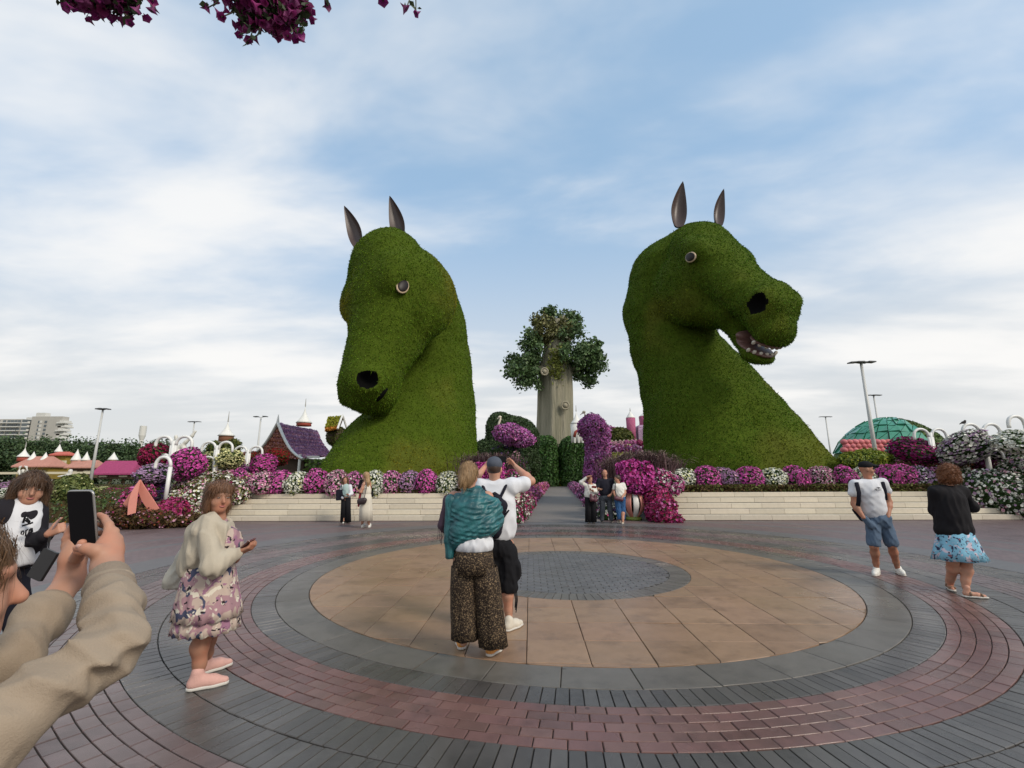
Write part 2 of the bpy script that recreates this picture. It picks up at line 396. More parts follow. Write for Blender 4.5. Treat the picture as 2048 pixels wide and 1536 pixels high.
    for s, (bx, by, tip) in zip((1, -1), ears):          # ears: curved pointed shells
        b0 = np.asarray(bx, float); t0 = np.asarray(tip, float); ax = t0-b0; ln = np.linalg.norm(ax); ax /= ln
        face = np.asarray(by, float); X = np.cross(ax, face); X /= np.linalg.norm(X); Y = np.cross(X, ax)
        nu, nv = 9, 16; VV = []; FF = []; mi = []
        for lay in (0, 1):
            for i in range(nv+1):
                q = i/nv; wdt = .30*ln*.5*(math.sin(math.pi*min(1, (q*.86+.14)))**.75)*(1.15-.45*q) if q < 1 else 0
                wdt = max(wdt, 0); cen = b0+ax*ln*q-Y*ln*.05*math.sin(math.pi*q)
                for j in range(nu):
                    u = j/(nu-1)*2-1; dep = (1-u*u)*wdt*.95-(0 if lay == 0 else .035*ln*(1-q)*(.3+.7*(1-u*u)))
                    VV.append(cen+X*wdt*u*(1-.0*lay)-Y*dep*(1 if lay == 0 else 1))
        m = (nv+1)*nu
        for lay in (0, 1):
            for i in range(nv):
                for j in range(nu-1):
                    a = lay*m+i*nu+j; q = (a, a+1, a+nu+1, a+nu); FF.append(q if lay == 0 else q[::-1]); mi.append(lay)
        link('ear', mesh('ear', np.array(VV)-base, FF, [M_EAR, M_EARIN], mi, True), root)
    if open_mouth:
        g = MB()
        gv, gf = blob([E((.95, 0, -.412), (.115, .082, .020), .01), E((.89, 0, -.375), (.045, .085, .035), .02)], .06); link('gum', mesh('gum', gv-base, gf, M_GUM, smooth=True), root)
        gv, gf = blob([E((1.0, 0, -.345), (.075, .082, .016), .01)], .06); link('gum', mesh('gum', gv-base, gf, M_GUM, smooth=True), root)
        for row, z in enumerate((-.404, -.352)):
            for k in range(7):
                ang = (k-3.)/3.*1.0; x = .965+.095*math.cos(ang)*(.95 if row else .85); y = .092*math.sin(ang)
                tv, tf = blob([ell((0, 0, 0), np.array([.010, .0135, .015])*L, A)], .045)
                link('tooth', mesh('tooth', tv, tf, M_TEETH, smooth=True), root, T(x, y, z)-base)
    if mouth:
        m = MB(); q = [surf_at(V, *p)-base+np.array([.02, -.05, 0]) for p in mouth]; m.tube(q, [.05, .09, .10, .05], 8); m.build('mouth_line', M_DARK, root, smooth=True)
    tag(root, label, 'topiary'); return root
def npx(px, py, D, rpx): c = P(px, py, D); return c, rpx*PX(D, c[2])
def neckchain(pts, k=.6):
    q = [npx(*p) for p in pts]; return [cone(q[i][0], q[i+1][0], q[i][1], q[i+1][1], k) for i in range(len(q)-1)]
HD = 24.
def build_horses():
    # left horse: nose tucked down, face turned to the viewer's left
    poll = P(750, 474, 22.4)
    nk = neckchain([(790, 520, 25.8, 50), (826, 590, 27.2, 78), (842, 660, 27.8, 86), (850, 740, 27.6, 88), (848, 820, 27.0, 96), (834, 900, 25.6, 114), (820, 960, 25, 138)])
    nk += neckchain([(832, 800, 25.4, 58), (802, 862, 24.4, 70), (766, 930, 23.4, 94), (738, 985, 22.8, 108)]) + neckchain([(745, 945, 23.4, 62), (705, 1000, 22.8, 72)])
    horse('horse_topiary', 'giant green turf horse head with its nose tucked down and mouth closed', poll, (-.085, -.28, -.955), (-.66, -.70, .25), 9.3, 1.45, nk, False,
          HS, M_BLADE, NB, (P(800, 940, 24)[0], 24, .9), 11,
          [(P(799, 476, 22.2), (-.25, -1, .1), P(779, 391, 22.6)), (P(716, 490, 22.0), (-.35, -1, .1), P(688, 411, 22.4))], 1, (812, 570), [(782, 780), (774, 791), (764, 801), (752, 810)])
    poll = P(1390, 458, 23.4)
    nk = neckchain([(1385, 500, 25.6, 52), (1342, 560, 26.6, 76), (1328, 625, 26.8, 74), (1346, 700, 26.4, 76), (1380, 770, 25.8, 90), (1413, 850, 25, 114), (1438, 960, 24.6, 146)])
    nk += neckchain([(1376, 690, 25.8, 52), (1438, 770, 24.8, 62), (1495, 850, 23.8, 75), (1548, 960, 22.8, 98)]) + neckchain([(1560, 890, 23.2, 56), (1625, 985, 22.6, 72)])
    horse('horse_topiary', 'giant green turf horse head with open mouth showing teeth', poll, (.25, -.66, -.72), (.22, -.62, .76), 7.95, 1.36, nk, True,
          HS, M_BLADE2, NB, (P(1450, 940, 24)[0], 24, .9), 23,
          [(P(1438, 448, 23.6), (.3, -1, .1), P(1448, 377, 23.8)), (P(1357, 450, 23.0), (.1, -1, .1), P(1366, 362, 23.4))], -1, (1376, 516))
HS, NB = .12, 230000
build_horses()
# ------------------------------------------------------------------ ground and the round paved plaza
def pave_mat(name, col, rough, var, col2=None):
    m = mat(name, col, rough, var=var, noise=.28, nscale=5.0, spec=.45, bump=.25, bscale=160.)
    t = NT(m.node_tree); b = t.n['Principled BSDF']             # damp sheen that comes and goes in large soft patches
    co = t('ShaderNodeNewGeometry').outputs['Position']
    nz = t('ShaderNodeTexNoise', {'Vector': co, 'Scale': .55, 'Detail': 4.0, 'Roughness': .6})
    r = t('ShaderNodeMapRange', {'Value': nz.outputs[0], 'From Min': .35, 'From Max': .68, 'To Min': rough-.20, 'To Max': rough+.10}).outputs[0]
    t.l.new(r, b.inputs['Roughness'])
    n2 = t('ShaderNodeTexNoise', {'Vector': co, 'Scale': 2.3, 'Detail': 6.0, 'Roughness': .7}); f = t('ShaderNodeMapRange', {'Value': n2.outputs[0], 'From Min': .50, 'From Max': .72, 'To Min': 1.0, 'To Max': .62}).outputs[0]
    vo = t('ShaderNodeTexVoronoi', {'Vector': co, 'Scale': 2.6}); sp = t('ShaderNodeMapRange', {'Value': vo.outputs['Distance'], 'From Min': .035, 'From Max': .055, 'To Min': .6, 'To Max': 1.0}).outputs[0]
    l = b.inputs['Base Color'].links[0].from_socket; t.l.new(t('ShaderNodeHueSaturation', {'Color': l, 'Value': t.math('MULTIPLY', f, sp)}).outputs[0], b.inputs['Base Color']); return m
M_ORANGE = pave_mat('paving_ochre', (.275, .172, .105), .46, .10)
M_GREY = pave_mat('paving_grey', (.125, .112, .095), .46, .09)
M_SLATE = pave_mat('paving_slate', (.080, .073, .067), .36, .18)
M_RED = pave_mat('paving_red', (.150, .080, .070), .38, .18)
M_ROSE = pave_mat('paving_rose', (.138, .098, .092), .42, .16)
M_DISC = pave_mat('paving_disc', (.112, .108, .106), .45, .12)
M_JOINT = mat('joint_sand', (.030, .026, .023), .95, noise=.4, nscale=20)
def field_mat():
    """plaza beyond the built courses: too far to tell bricks apart; red-grey paver with grey bands"""
    m = bpy.data.materials.new('plaza_pavers'); m.use_nodes = True; t = NT(m.node_tree); b = t.n['Principled BSDF']
    co = t('ShaderNodeNewGeometry').outputs['Position']
    d = t('ShaderNodeVectorMath', {0: co, 1: (RC[0], RC[1], 0)}, operation='SUBTRACT').outputs[0]
    sp = t('ShaderNodeSeparateXYZ', {0: d})
    rr = t.math('SQRT', t.math('ADD', t.math('POWER', sp.outputs[0], 2.), t.math('POWER', sp.outputs[1], 2.)))
    n1 = t('ShaderNodeTexNoise', {'Vector': co, 'Scale': .8, 'Detail': 5.0, 'Roughness': .6}).outputs[0]
    ang = t.math('ARCTAN2', sp.outputs[1], sp.outputs[0])
    cell = t('ShaderNodeCombineXYZ', {0: t.math('MULTIPLY', ang, 48.), 1: t.math('MULTIPLY', rr, 9.4)})
    br = t('ShaderNodeTexBrick', {'Vector': cell, 'Color1': (.128, .088, .087, 1), 'Color2': (.160, .110, .106, 1), 'Mortar': (.05, .042, .04, 1), 'Scale': 1.0, 'Mortar Size': .03, 'Brick Width': 1.0, 'Row Height': 1.0})
    def band(r0, r1):
        return t.math('MULTIPLY', t.math('GREATER_THAN', rr, r0), t.math('LESS_THAN', rr, r1))
    gb = t.math('ADD', band(7.35, 8.2), t.math('ADD', band(9.6, 9.85), band(10.9, 11.1)), clamp=True)
    c = t.mix(gb, br.outputs[0], (.115, .108, .106))
    c = t('ShaderNodeHueSaturation', {'Color': c, 'Value': t.math('ADD', .72, t.math('MULTIPLY', n1, .55))}).outputs[0]
    t.l.new(c, b.inputs['Base Color'])
    t.l.new(t('ShaderNodeMapRange', {'Value': n1, 'From Min': .3, 'From Max': .7, 'To Min': .36, 'To Max': .62}).outputs[0], b.inputs['Roughness'])
    bp = t('ShaderNodeBump', {'Height': br.outputs['Fac'], 'Strength': .35, 'Distance': .004}, invert=True); t.l.new(bp.outputs[0], b.inputs['Normal'])
    return m
RC = (.9585, 8.3818)
M_GROUND = mat('garden_soil', (.075, .062, .038), .95, noise=.4, nscale=.6, col2=(.055, .075, .022), spec=.2)
g = MB(); g.add([(-900, -60, -.12), (900, -60, -.12), (900, 1400, -.12), (-900, 1400, -.12)], [(0, 1, 2, 3)])
tag(g.build('ground', M_GROUND), kind='structure')
SL = math.atan2(16.4825-17.418, 17.632+11.4965)          # the steps run a touch skew to the camera
def stepxy(x, off):
    """point on the front line of the steps (at x), moved back by off"""
    y0 = 17.05+math.tan(SL)*(x-0.); return np.array([x-math.sin(SL)*off, y0+math.cos(SL)*off])
R_OUT = 7.35
g = MB(); n = 96; V = []; F = []
rim = [(-34., -6.), (34., -6.), (34., stepxy(34, .1)[1]), (-34., stepxy(-34, .1)[1])]
for i in range(n):
    a = 2*math.pi*i/n; c, s = math.cos(a), math.sin(a); V.append((RC[0]+R_OUT*c, RC[1]+R_OUT*s, 0))
    tx = (34-RC[0])/c if c > 1e-6 else (-34-RC[0])/c if c < -1e-6 else 1e9
    ymax = stepxy(RC[0], .1)[1]; q = 1e9
    if s > 1e-6: q = (17.07+math.tan(SL)*RC[0]-RC[1])/(s-math.tan(SL)*c)
    elif s < -1e-6: q = (-6-RC[1])/s
    r = min(tx, q if q > 0 else 1e9); V.append((RC[0]+r*c, RC[1]+r*s, 0))
F = [(2*i, 2*i+1, (2*i+3) % (2*n), (2*i+2) % (2*n)) for i in range(n)]
V += [(x, y, -.004) for x, y in rim]; F.append((2*n, 2*n+1, 2*n+2, 2*n+3)) if False else None
g.add(V, [f for f in F if f]); plaza = g.build('plaza', field_mat()); tag(plaza, kind='structure')
g = MB(); V = [(RC[0], RC[1], -.012)]+[(RC[0]+(R_OUT+.02)*math.cos(2*math.pi*i/n), RC[1]+(R_OUT+.02)*math.sin(2*math.pi*i/n), -.012) for i in range(n)]
g.add(V, [(0, 1+i, 1+(i+1) % n) for i in range(n)]); g.build('joint_bed', M_JOINT, plaza)
g = MB(); g.add([(-34, -6, -.03), (34, -6, -.03), (34, 22, -.03), (-34, 22, -.03)], [(0, 1, 2, 3)]); g.build('sub_base', M_JOINT, plaza)
def prism(poly, z0, z1, bev=.004):
    """slab with a small chamfer: list of xy -> V, F"""
    P0 = np.array(poly, float); n = len(P0); c = P0.mean(0); d = c-P0; d /= np.linalg.norm(d, axis=1, keepdims=True)+1e-9
    V = [(x, y, z0) for x, y in P0]+[(x, y, z1-bev) for x, y in P0]+[(x, y, z1) for x, y in P0+d*bev*1.4]
    F = [tuple(range(2*n, 3*n))]+[(k*n+i, k*n+(i+1) % n, (k+1)*n+(i+1) % n, (k+1)*n+i) for k in (0, 1) for i in range(n)]
    return V, F
def dist_cam(p): return math.hypot(p[0], p[1])
def in_view(p, m=.18):
    dz = p[1]*math.cos(CP)-CH*math.sin(CP); u = -p[1]*math.sin(CP)-CH*math.cos(CP)
    return dz > .3 and abs(p[0]/dz) < 1024/CF*(1+m) and u/dz > -768/CF*(1+m)
def pieces(name, items, material):
    """items: (centre xy, angle, V, F, key): the 300 that show largest are objects, the rest one joined part"""
    items = [(i, it) for i, it in enumerate(items)]
    items.sort(key=lambda q: (not in_view(q[1][0]), dist_cam(q[1][0])))
    cache = {}; rest = MB(); rs = random.Random(len(items))
    for j, (_, (c, a, V, F, key)) in enumerate(items):
        dz = rs.uniform(-.0022, .0018); tx, ty = rs.gauss(0, .0035), rs.gauss(0, .0035)
        if j < 296 and in_view(c):
            if key is None or key not in cache:
                me = mesh(name, V, F, material)
                if key is not None: cache[key] = me
            else: me = cache[key]
            o = link(name, me, plaza, (c[0], c[1], dz)); o.rotation_euler = (tx, ty, a+rs.gauss(0, .003))
        else:
            M = Matrix.Rotation(a, 3, 'Z'); rest.add([tuple(M @ Vector(v)+Vector((c[0], c[1], dz))) for v in V], F)
    if rest.v: tag(rest.build(name+'_paving', material, plaza), kind='stuff')
def ring(r0, r1, w, phase=0., gap=.005, seg=1, stag=0.):
    """items of one ring of wedge-shaped pavers"""
    n = max(3, round(2*math.pi*(r0+r1)/2/w)); da = 2*math.pi/n; rm = (r0+r1)/2; out = []
    ga, gb = gap/2/r0, gap/2/r1; poly = []
    for k in range(seg+1):
        a = -da/2+ga+(da-2*ga)*k/seg; poly.append(((r0+gap/2)*math.cos(a)-rm, (r0+gap/2)*math.sin(a)))
    for k in range(seg, -1, -1):
        a = -da/2+gb+(da-2*gb)*k/seg; poly.append(((r1-gap/2)*math.cos(a)-rm, (r1-gap/2)*math.sin(a)))
    poly = poly[::-1] if np.cross(np.array(poly[1])-poly[0], np.array(poly[-1])-poly[0]) < 0 else poly
    V, F = prism(poly, -.03, 0.)
    for i in range(n):
        a = da*(i+phase); out.append(((RC[0]+rm*math.cos(a), RC[1]+rm*math.sin(a)), a, V, F, ('r', r0)))
    return out
pieces('border_slab', ring(4.117, 4.522, .60, .3, .007, 4), M_GREY)
pieces('edging_brick', ring(4.522, 4.793, .104, 0, .007), M_SLATE)
cs = np.linspace(4.793, 5.329, 6); pieces('red_brick', sum([ring(cs[i], cs[i+1], .212, .5*(i % 2)+.13*i, .007) for i in range(5)], []), M_RED)
pieces('dark_brick', ring(5.329, 5.655, .104, .2, .008)+ring(5.655, 5.973, .104, .6, .008), M_SLATE)
cs = np.linspace(5.973, 6.62, 7); pieces('rose_brick', sum([ring(cs[i], cs[i+1], .205, .5*(i % 2)+.21*i, .008) for i in range(6)], []), M_ROSE)
pieces('outer_dark_brick', ring(6.62, 6.98, .104, .1, .008)+ring(6.98, 7.34, .104, .5, .008), M_SLATE)
def clipped(cx, cy, w, d, ang, r0, r1):
    """rectangle laid at ang, cut to the ring r0..r1 about the plaza centre"""
    ca, sa = math.cos(ang), math.sin(ang); pts = []
    cor = [(-w/2, -d/2), (w/2, -d/2), (w/2, d/2), (-w/2, d/2)]; inside = False
    for i in range(4):
        (x0, y0), (x1, y1) = cor[i], cor[(i+1) % 4]
        for k in range(6):
            u = x0+(x1-x0)*k/6; v = y0+(y1-y0)*k/6; x = cx+u; y = cy+v; r = math.hypot(x, y)
            if r0 <= r <= r1: inside = True
            q = r0 if r < r0 else r1 if r > r1 else r; pts.append((x*q/max(r, 1e-6), y*q/max(r, 1e-6)))
    if not inside: return None
    P0 = np.array(pts); area = .5*abs(np.dot(P0[:, 0], np.roll(P0[:, 1], -1))-np.dot(P0[:, 1], np.roll(P0[:, 0], -1)))
    if area < .004: return None
    keep = [P0[0]]
    for p in P0[1:]:
        if np.linalg.norm(p-keep[-1]) > .004: keep.append(p)
    # drop points lying on straight runs
    k2 = []
    for i, p in enumerate(keep):
        a, b = keep[i-1], keep[(i+1) % len(keep)]; u, v = p-a, b-p
        if abs(u[0]*v[1]-u[1]*v[0]) > 1e-5: k2.append(p)
    if len(k2) < 3: return None
    c = np.mean(k2, 0); poly = [p-c for p in k2]
    M = np.array([[ca, -sa], [sa, ca]]); V, F = prism(poly, -.03, 0.); cw = M @ c
    return ((RC[0]+cw[0], RC[1]+cw[1]), ang, V, F, None)
TA = R(-2.2); its = []; s = .565
for i in range(-9, 10):
    for j in range(-9, 10):
        q = clipped((i+.28)*s, (j+.35)*s, s-.007, s-.007, TA, 1.99, 4.11)
        if q: its.append(q)
pieces('ochre_tile', its, M_ORANGE); its = []
for j in range(-18, 19):
    for i in range(-10, 11):
        q = clipped((i+.5*(j % 2))*.2, j*.1, .193, .093, TA, 0, 1.655)
        if q: its.append(q)
pieces('disc_brick', its, M_DISC)
pieces('disc_edge_brick', ring(1.66, 1.985, .105, .3, .006), M_GREY)
# ------------------------------------------------------------------ pale stone seating steps either side of the path
M_STONE = mat('step_stone', (.56, .50, .40), .75, var=.10, noise=.14, nscale=7, bump=.2, bscale=60)
M_STONEJ = mat('step_joint', (.20, .175, .14), .9)
RIS, TRD = .186, .31
def steps(x0, x1, label, ends=(0., 0.)):
    root = empty('stone_steps', (*stepxy((x0+x1)/2, 0), 0)); r0 = np.array(root.location); rs = random.Random(int(x0*10))
    M = Matrix.Rotation(SL, 3, 'Z'); cache = {}
    for c in range(5):
        a, b = x0+ends[0]*c, x1-ends[1]*c; x = a+rs.uniform(-.6, 0)
        while x < b:
            w = rs.choice((1.1, 1.25, 1.25, 1.4)); u0, u1 = max(x, a), min(x+w, b); x += w
            if u1-u0 < .12: continue
            w2 = round(u1-u0-.010, 3); key = w2
            if key not in cache:
                m = MB(); m.box((0, 0, 0), (w2, .55, RIS-.018), bev=.008); cache[key] = m.me('stone_block', M_STONE)
            p = stepxy((u0+u1)/2, c*TRD+.275)
            o = link('stone_block', cache[key], root, (p[0]-r0[0], p[1]-r0[1], c*RIS+(RIS-.018)/2+.016+rs.uniform(-.002, .002))); o.rotation_euler = (0, 0, SL+rs.gauss(0, .001))
        m = MB(); p = stepxy((a+b)/2, c*TRD+.35); m.box((p[0]-r0[0], p[1]-r0[1], c*RIS+RIS/2-.004), (b-a-.03, .62, RIS-.01), M); m.build('joint_backing', M_STONEJ, root)
    tag(root, label, 'steps'); return root
steps(-13.2, .25, 'pale stone seating steps below the horse with the closed mouth')
steps(6.0, 24., 'pale stone seating steps below the horse with bared teeth')
# raised bed behind the steps and the long path to the tree
M_SOIL = mat('bed_soil', (.055, .045, .025), .95, noise=.5, nscale=3, col2=(.05, .06, .018))
M_PATH = mat('path_paver', (.185, .16, .14), .6, noise=.2, nscale=6, bump=.3, bscale=14)
PATHC = [G(1121, 1041), G(1116, 1006), G(1117, 966.5)]
pl = [G(1036, 1040), G(1062, 1005), G(1103.5, 966.5)]; pr_ = [G(1207, 1040), G(1170.5, 1005), G(1130.5, 966.5)]
pdir = (G(1117, 966.5)-G(1120, 1041))[:2]; pdir /= np.linalg.norm(pdir); pn = np.array([pdir[1], -pdir[0]])
def pathxy(t, s): return np.array(G(1120, 1041)[:2])+pdir*t+pn*s
g = MB(); PWD = 1.5
a, b, c_, d_ = pathxy(-.6, -PWD), pathxy(-.6, PWD), pathxy(110, PWD), pathxy(110, -PWD)
g.add([(*q, .006) for q in (a, b, c_, d_)], [(0, 1, 2, 3)]); tag(g.build('path', M_PATH), kind='structure')
def terrace(x0, x1, y1, z, name):
    g = MB(); p0, p1 = stepxy(x0, 4*TRD+.5), stepxy(x1, 4*TRD+.5)
    V = [(*p0, -.1), (*p1, -.1), (x1, y1, -.1), (x0, y1, -.1), (*p0, z), (*p1, z), (x1, y1, z), (x0, y1, z)]
    g.add(V, [(4, 5, 6, 7), (0, 1, 5, 4), (1, 2, 6, 5), (2, 3, 7, 6), (3, 0, 4, 7)]); return tag(g.build(name, M_SOIL), kind='structure')
BEDZ = .90
terrace(-13., .1, 30., BEDZ, 'terrain_bed'); terrace(6.1, 24., 30., BEDZ, 'terrain_bed')
# ------------------------------------------------------------------ flowers and foliage
FC = dict(magenta=(.58, .09, .37), pink=(.62, .19, .43), lightpink=(.64, .34, .44), mauve=(.40, .21, .37), lilac=(.42, .27, .43), white=(.74, .74, .66),
          cream=(.70, .69, .36), crimson=(.27, .012, .07), purple=(.50, .15, .44), red=(.26, .015, .02), salmon=(.52, .25, .19), yellow=(.30, .31, .03),
          deep=(.27, .008, .11), violet=(.07, .03, .12), rust=(.22, .07, .03), rose=(.40, .05, .17), coral=(.55, .20, .16), orange=(.5, .2, .03), plum=(.17, .02, .10))
def FM(k): return mat('petal_'+k, FC[k], .65, var=.32, spec=.25, trans=.18)
M_LEAF = mat('leaf_green', (.055, .105, .022), .6, var=.4, spec=.3, trans=.2)
M_LEAFD = mat('leaf_dark', (.026, .062, .016), .6, var=.45, spec=.3, trans=.15)
M_LEAFB = mat('leaf_brown', (.085, .055, .022), .7, var=.45, spec=.2, trans=.1)
M_LEAFO = mat('leaf_olive', (.090, .100, .022), .65, var=.4, spec=.25, trans=.15)
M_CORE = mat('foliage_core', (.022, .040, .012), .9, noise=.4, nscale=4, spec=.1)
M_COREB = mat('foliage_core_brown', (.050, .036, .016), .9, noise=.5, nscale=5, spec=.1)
def basis(N, rs):
    a = np.cross(N, rs.normal(0, 1, N.shape)); a /= np.linalg.norm(a, axis=1, keepdims=True)+1e-9; return a, np.cross(N, a)
def blossoms(p, N, size, rs, tilt=.45):
    """five-lobed cup flowers -> V, list of faces"""
    n = len(p); N = N+rs.normal(0, tilt, N.shape); N /= np.linalg.norm(N, axis=1, keepdims=True); a, b = basis(N, rs)
    s = (size*(.65+.7*rs.rand(n)))[:, None]; V = [p-N*s*.18]
    for k in range(5):
        q = 2*math.pi*k/5; V.append(p+s*.5*(math.cos(q)*a+math.sin(q)*b)+N*s*.12*rs.rand(n)[:, None])
    V = np.stack(V, 1).reshape(-1, 3); o = np.arange(n)*6
    return V, np.concatenate([np.stack([o, o+1+k, o+1+(k+1) % 5], 1) for k in range(5)])
def leafquads(p, N, size, rs, tilt=.7, asp=.5):
    n = len(p); N = N+rs.normal(0, tilt, N.shape); N /= np.linalg.norm(N, axis=1, keepdims=True); a, b = basis(N, rs)
    s = (size*(.6+.8*rs.rand(n)))[:, None]
    V = np.stack([p-a*s*.5, p-b*s*.5*asp+N*s*.08, p+a*s*.5-N*s*.1, p+b*s*.5*asp+N*s*.08], 1).reshape(-1, 3); o = np.arange(n)*4
    return V, np.stack([o, o+1, o+2, o+3], 1)
def cover(V, F, n, cols, size, seed, off=.02, keep=None, split=None):
    """blossom mesh data over a surface; cols: list of (colour key, weight)"""
    rs = np.random.RandomState(seed); p, N = sample_surface(V, F, n, seed)
    if keep is not None: k = keep(p, N); p, N = p[k], N[k]
    p = p+N*(off*(rs.rand(len(p))*1.6-.3))[:, None]
    w_ = np.array([c[1] for c in cols], float); w_ /= w_.sum()
    if split is None: pick = rs.choice(len(cols), len(p), p=w_)
    else:                                                # colours gather in drifts
        q = snoise(p, split, seed+2); q = (np.argsort(np.argsort(q+rs.normal(0, .25, len(q))))/len(q)); pick = np.searchsorted(np.cumsum(w_), np.clip(q, 0, .9999))
    BV, BF = blossoms(p, N, size, rs); mi = np.tile(pick, 5)
    return mesh('blossoms', BV, [BF], [FM(c[0]) for c in cols], mi)
def foliage(V, F, n, m, size, seed, off=.0, keep=None, name='leaves', asp=.5, tilt=.7):
    rs = np.random.RandomState(seed); p, N = sample_surface(V, F, n, seed)
    if keep is not None: k = keep(p, N); p, N = p[k], N[k]
    p = p+N*(off*(rs.rand(len(p))*2-.6))[:, None]; LV, LF = leafquads(p, N, size, rs, tilt, asp); return mesh(name, LV, [LF], m)
def front(p, N):
    return ((np.array([0, 0, CH])-p)*N).sum(1)/np.linalg.norm(p-np.array([0, 0, CH]), axis=1) > -.45
def bush(name, label, cat, prims, cols, nb, bs, nl=0, ls=.1, leaf=None, core=None, h=None, group=None, seed=1, base=None, split=None, rough=.06, off=None, zmin=None):
    """thing: foliage core + leaves + blossoms over an implicit shape in world space"""
    if h is None: h = max(.04, max(np.max(pbox(p)[1]-pbox(p)[0]) for p in prims)/42)
    V, F = blob(prims, h, (lambda Q: rough*snoise(Q, 4.5/max(rough*8, .2), seed)) if rough else None)
    if base is None: base = np.array([V[:, 0].mean(), V[:, 1].mean(), V[:, 2].min()])
    if zmin is not None: V[:, 2] = np.maximum(V[:, 2], zmin); base[2] = zmin
    root = empty(name, base); core = core or M_CORE
    link('foliage', mesh('foliage', V-base, F, core, smooth=True), root)
    off = off if off is not None else bs
    kp = lambda p, N: front(p, N)
    if nb: me = cover(V, F, nb, cols, bs, seed+3, off, kp, split); o = link('blossoms', me, root, -base); tag(o, kind='stuff')
    if nl: o = link('leaves', foliage(V, F, nl, leaf or M_LEAF, ls, seed+5, off, kp), root, -base); tag(o, kind='stuff')
    return tag(root, label, cat, group)
# unit flower balls shared by all round mounds
BALLS = {}
def ball(name, label, cat, c, r, col, group=None, seed=0, dens=1.0, rz=None, leaf=None, bsz=.15):
    """c centre, r (rx,ry,rz); ball meshes are shared between alike mounds"""
    key = (col if isinstance(col, str) else tuple(col), dens, bsz)
    if key not in BALLS:
        cols = [(col, 1)] if isinstance(col, str) else col
        V, F = blob([ell((0, 0, 0), .95)], .12, lambda Q: .12*snoise(Q, 3.2, 4+len(BALLS))+.05*snoise(Q, 7, 5))
        sd_ = 31+len(BALLS)
        BALLS[key] = (mesh('foliage', V*.94, F, M_CORE, smooth=True), cover(V, F, int(900*dens), cols, bsz, sd_, .11),
                      foliage(V, F, int(420*dens), leaf or M_LEAF, .17, sd_+1, .10))
    root = empty(name, (c[0], c[1], c[2]-r[2]))
    rot_ = (random.uniform(-.5, .5), random.uniform(-.5, .5), random.uniform(0, 6.28) if rz is None else rz)
    for nm, me in zip(('foliage', 'blossoms', 'leaves'), BALLS[key]):
        o = link(nm, me, root, (0, 0, r[2])); o.scale = r; o.rotation_euler = rot_
        if nm != 'foliage': tag(o, kind='stuff')
    return tag(root, label, cat, group)
# ---------------------------------------------- row of petunia mounds along the top of the steps
rowL = [(461, 'pink'), (482, 'magenta'), (526, 'lightpink'), (561, 'magenta'), (598, 'white'), (631, 'magenta'), (674, 'lightpink'), (713, 'pink'), (751, 'white'), (786, 'pink'),
        (822, 'mauve'), (856, 'magenta'), (895, 'white'), (930, 'pink'), (966, 'magenta'), (1000, 'white'), (1026, 'rose')]
rowR = [(1321, 'rose'), (1366, 'white'), (1415, 'magenta'), (1454, 'mauve'), (1499, 'magenta'), (1544, 'white'), (1591, 'magenta'), (1640, 'lightpink'), (1687, 'magenta'), (1728, 'white'),
        (1771, 'magenta'), (1806, 'magenta'), (1841, 'lilac'), (1878, 'pink'), (1922, 'rose')]
CN = dict(pink='pink', magenta='magenta', lightpink='pale pink', white='white', mauve='mauve', rose='rose red', lilac='lilac')
MIX = dict(pink=[('pink', 6), ('lightpink', 2), ('white', 1)], magenta=[('magenta', 8), ('pink', 3)], lightpink=[('lightpink', 6), ('pink', 2), ('white', 1)], white=[('white', 8), ('cream', 2)],
           mauve=[('mauve', 6), ('lilac', 3), ('lightpink', 1)], rose=[('rose', 5), ('white', 2), ('magenta', 2)], lilac=[('lilac', 6), ('mauve', 3), ('white', 1)])
rs_ = random.Random(3)
for side, row, where in ((0, rowL, 'under the horse with closed mouth'), (1, rowR, 'under the horse with bared teeth')):
    for px, k in row:
        D = 18.75+rs_.uniform(-.12, .18); yy = 964 if side == 0 else 956; c = P(px, yy+rs_.uniform(-2, 2), D); q = rs_.uniform(.92, 1.12)
        ball('petunia_mound', '%s petunia mound spilling over the top step %s' % (CN[k], where), 'flowers', (c[0], c[1], c[2]-.08), (.50*q, .46, .47*rs_.uniform(.95, 1.12)), MIX[k], '%s petunia mounds %s' % (CN[k], where))
def strip(name, x0, x1, off, z0, hgt, wid, n, m, seed, size=.12):
    rs = np.random.RandomState(seed); x = x0+(x1-x0)*rs.rand(n); t = rs.rand(n)
    pts = np.array([(*stepxy(a, off+wid*(rs.rand()-.5)), z0+hgt*rs.rand()) for a in x]); N = np.tile([0, -.7, .7], (n, 1))
    V, F = leafquads(pts, N, size, rs, .8); return tag(link(name, mesh(name, V, [F], m)), kind='stuff')
for x0, x1, sd_, wh in ((-9.9, .0, 1, 'closed mouth'), (6.2, 17., 2, 'bared teeth')):
    o = strip('bed_planting', x0, x1, 1.62, BEDZ-.02, .30, .5, 9000, [M_LEAFB], sd_); tag(o, 'low brown and green leafy planting on the top step under the horse with '+wh, 'plants')
    o2 = strip('bed_leaves', x0, x1, 1.60, BEDZ-.02, .34, .5, 3500, [M_LEAFO], sd_+10); tag(o2, 'olive green leaves growing through the planting under the horse with '+wh, 'plants')
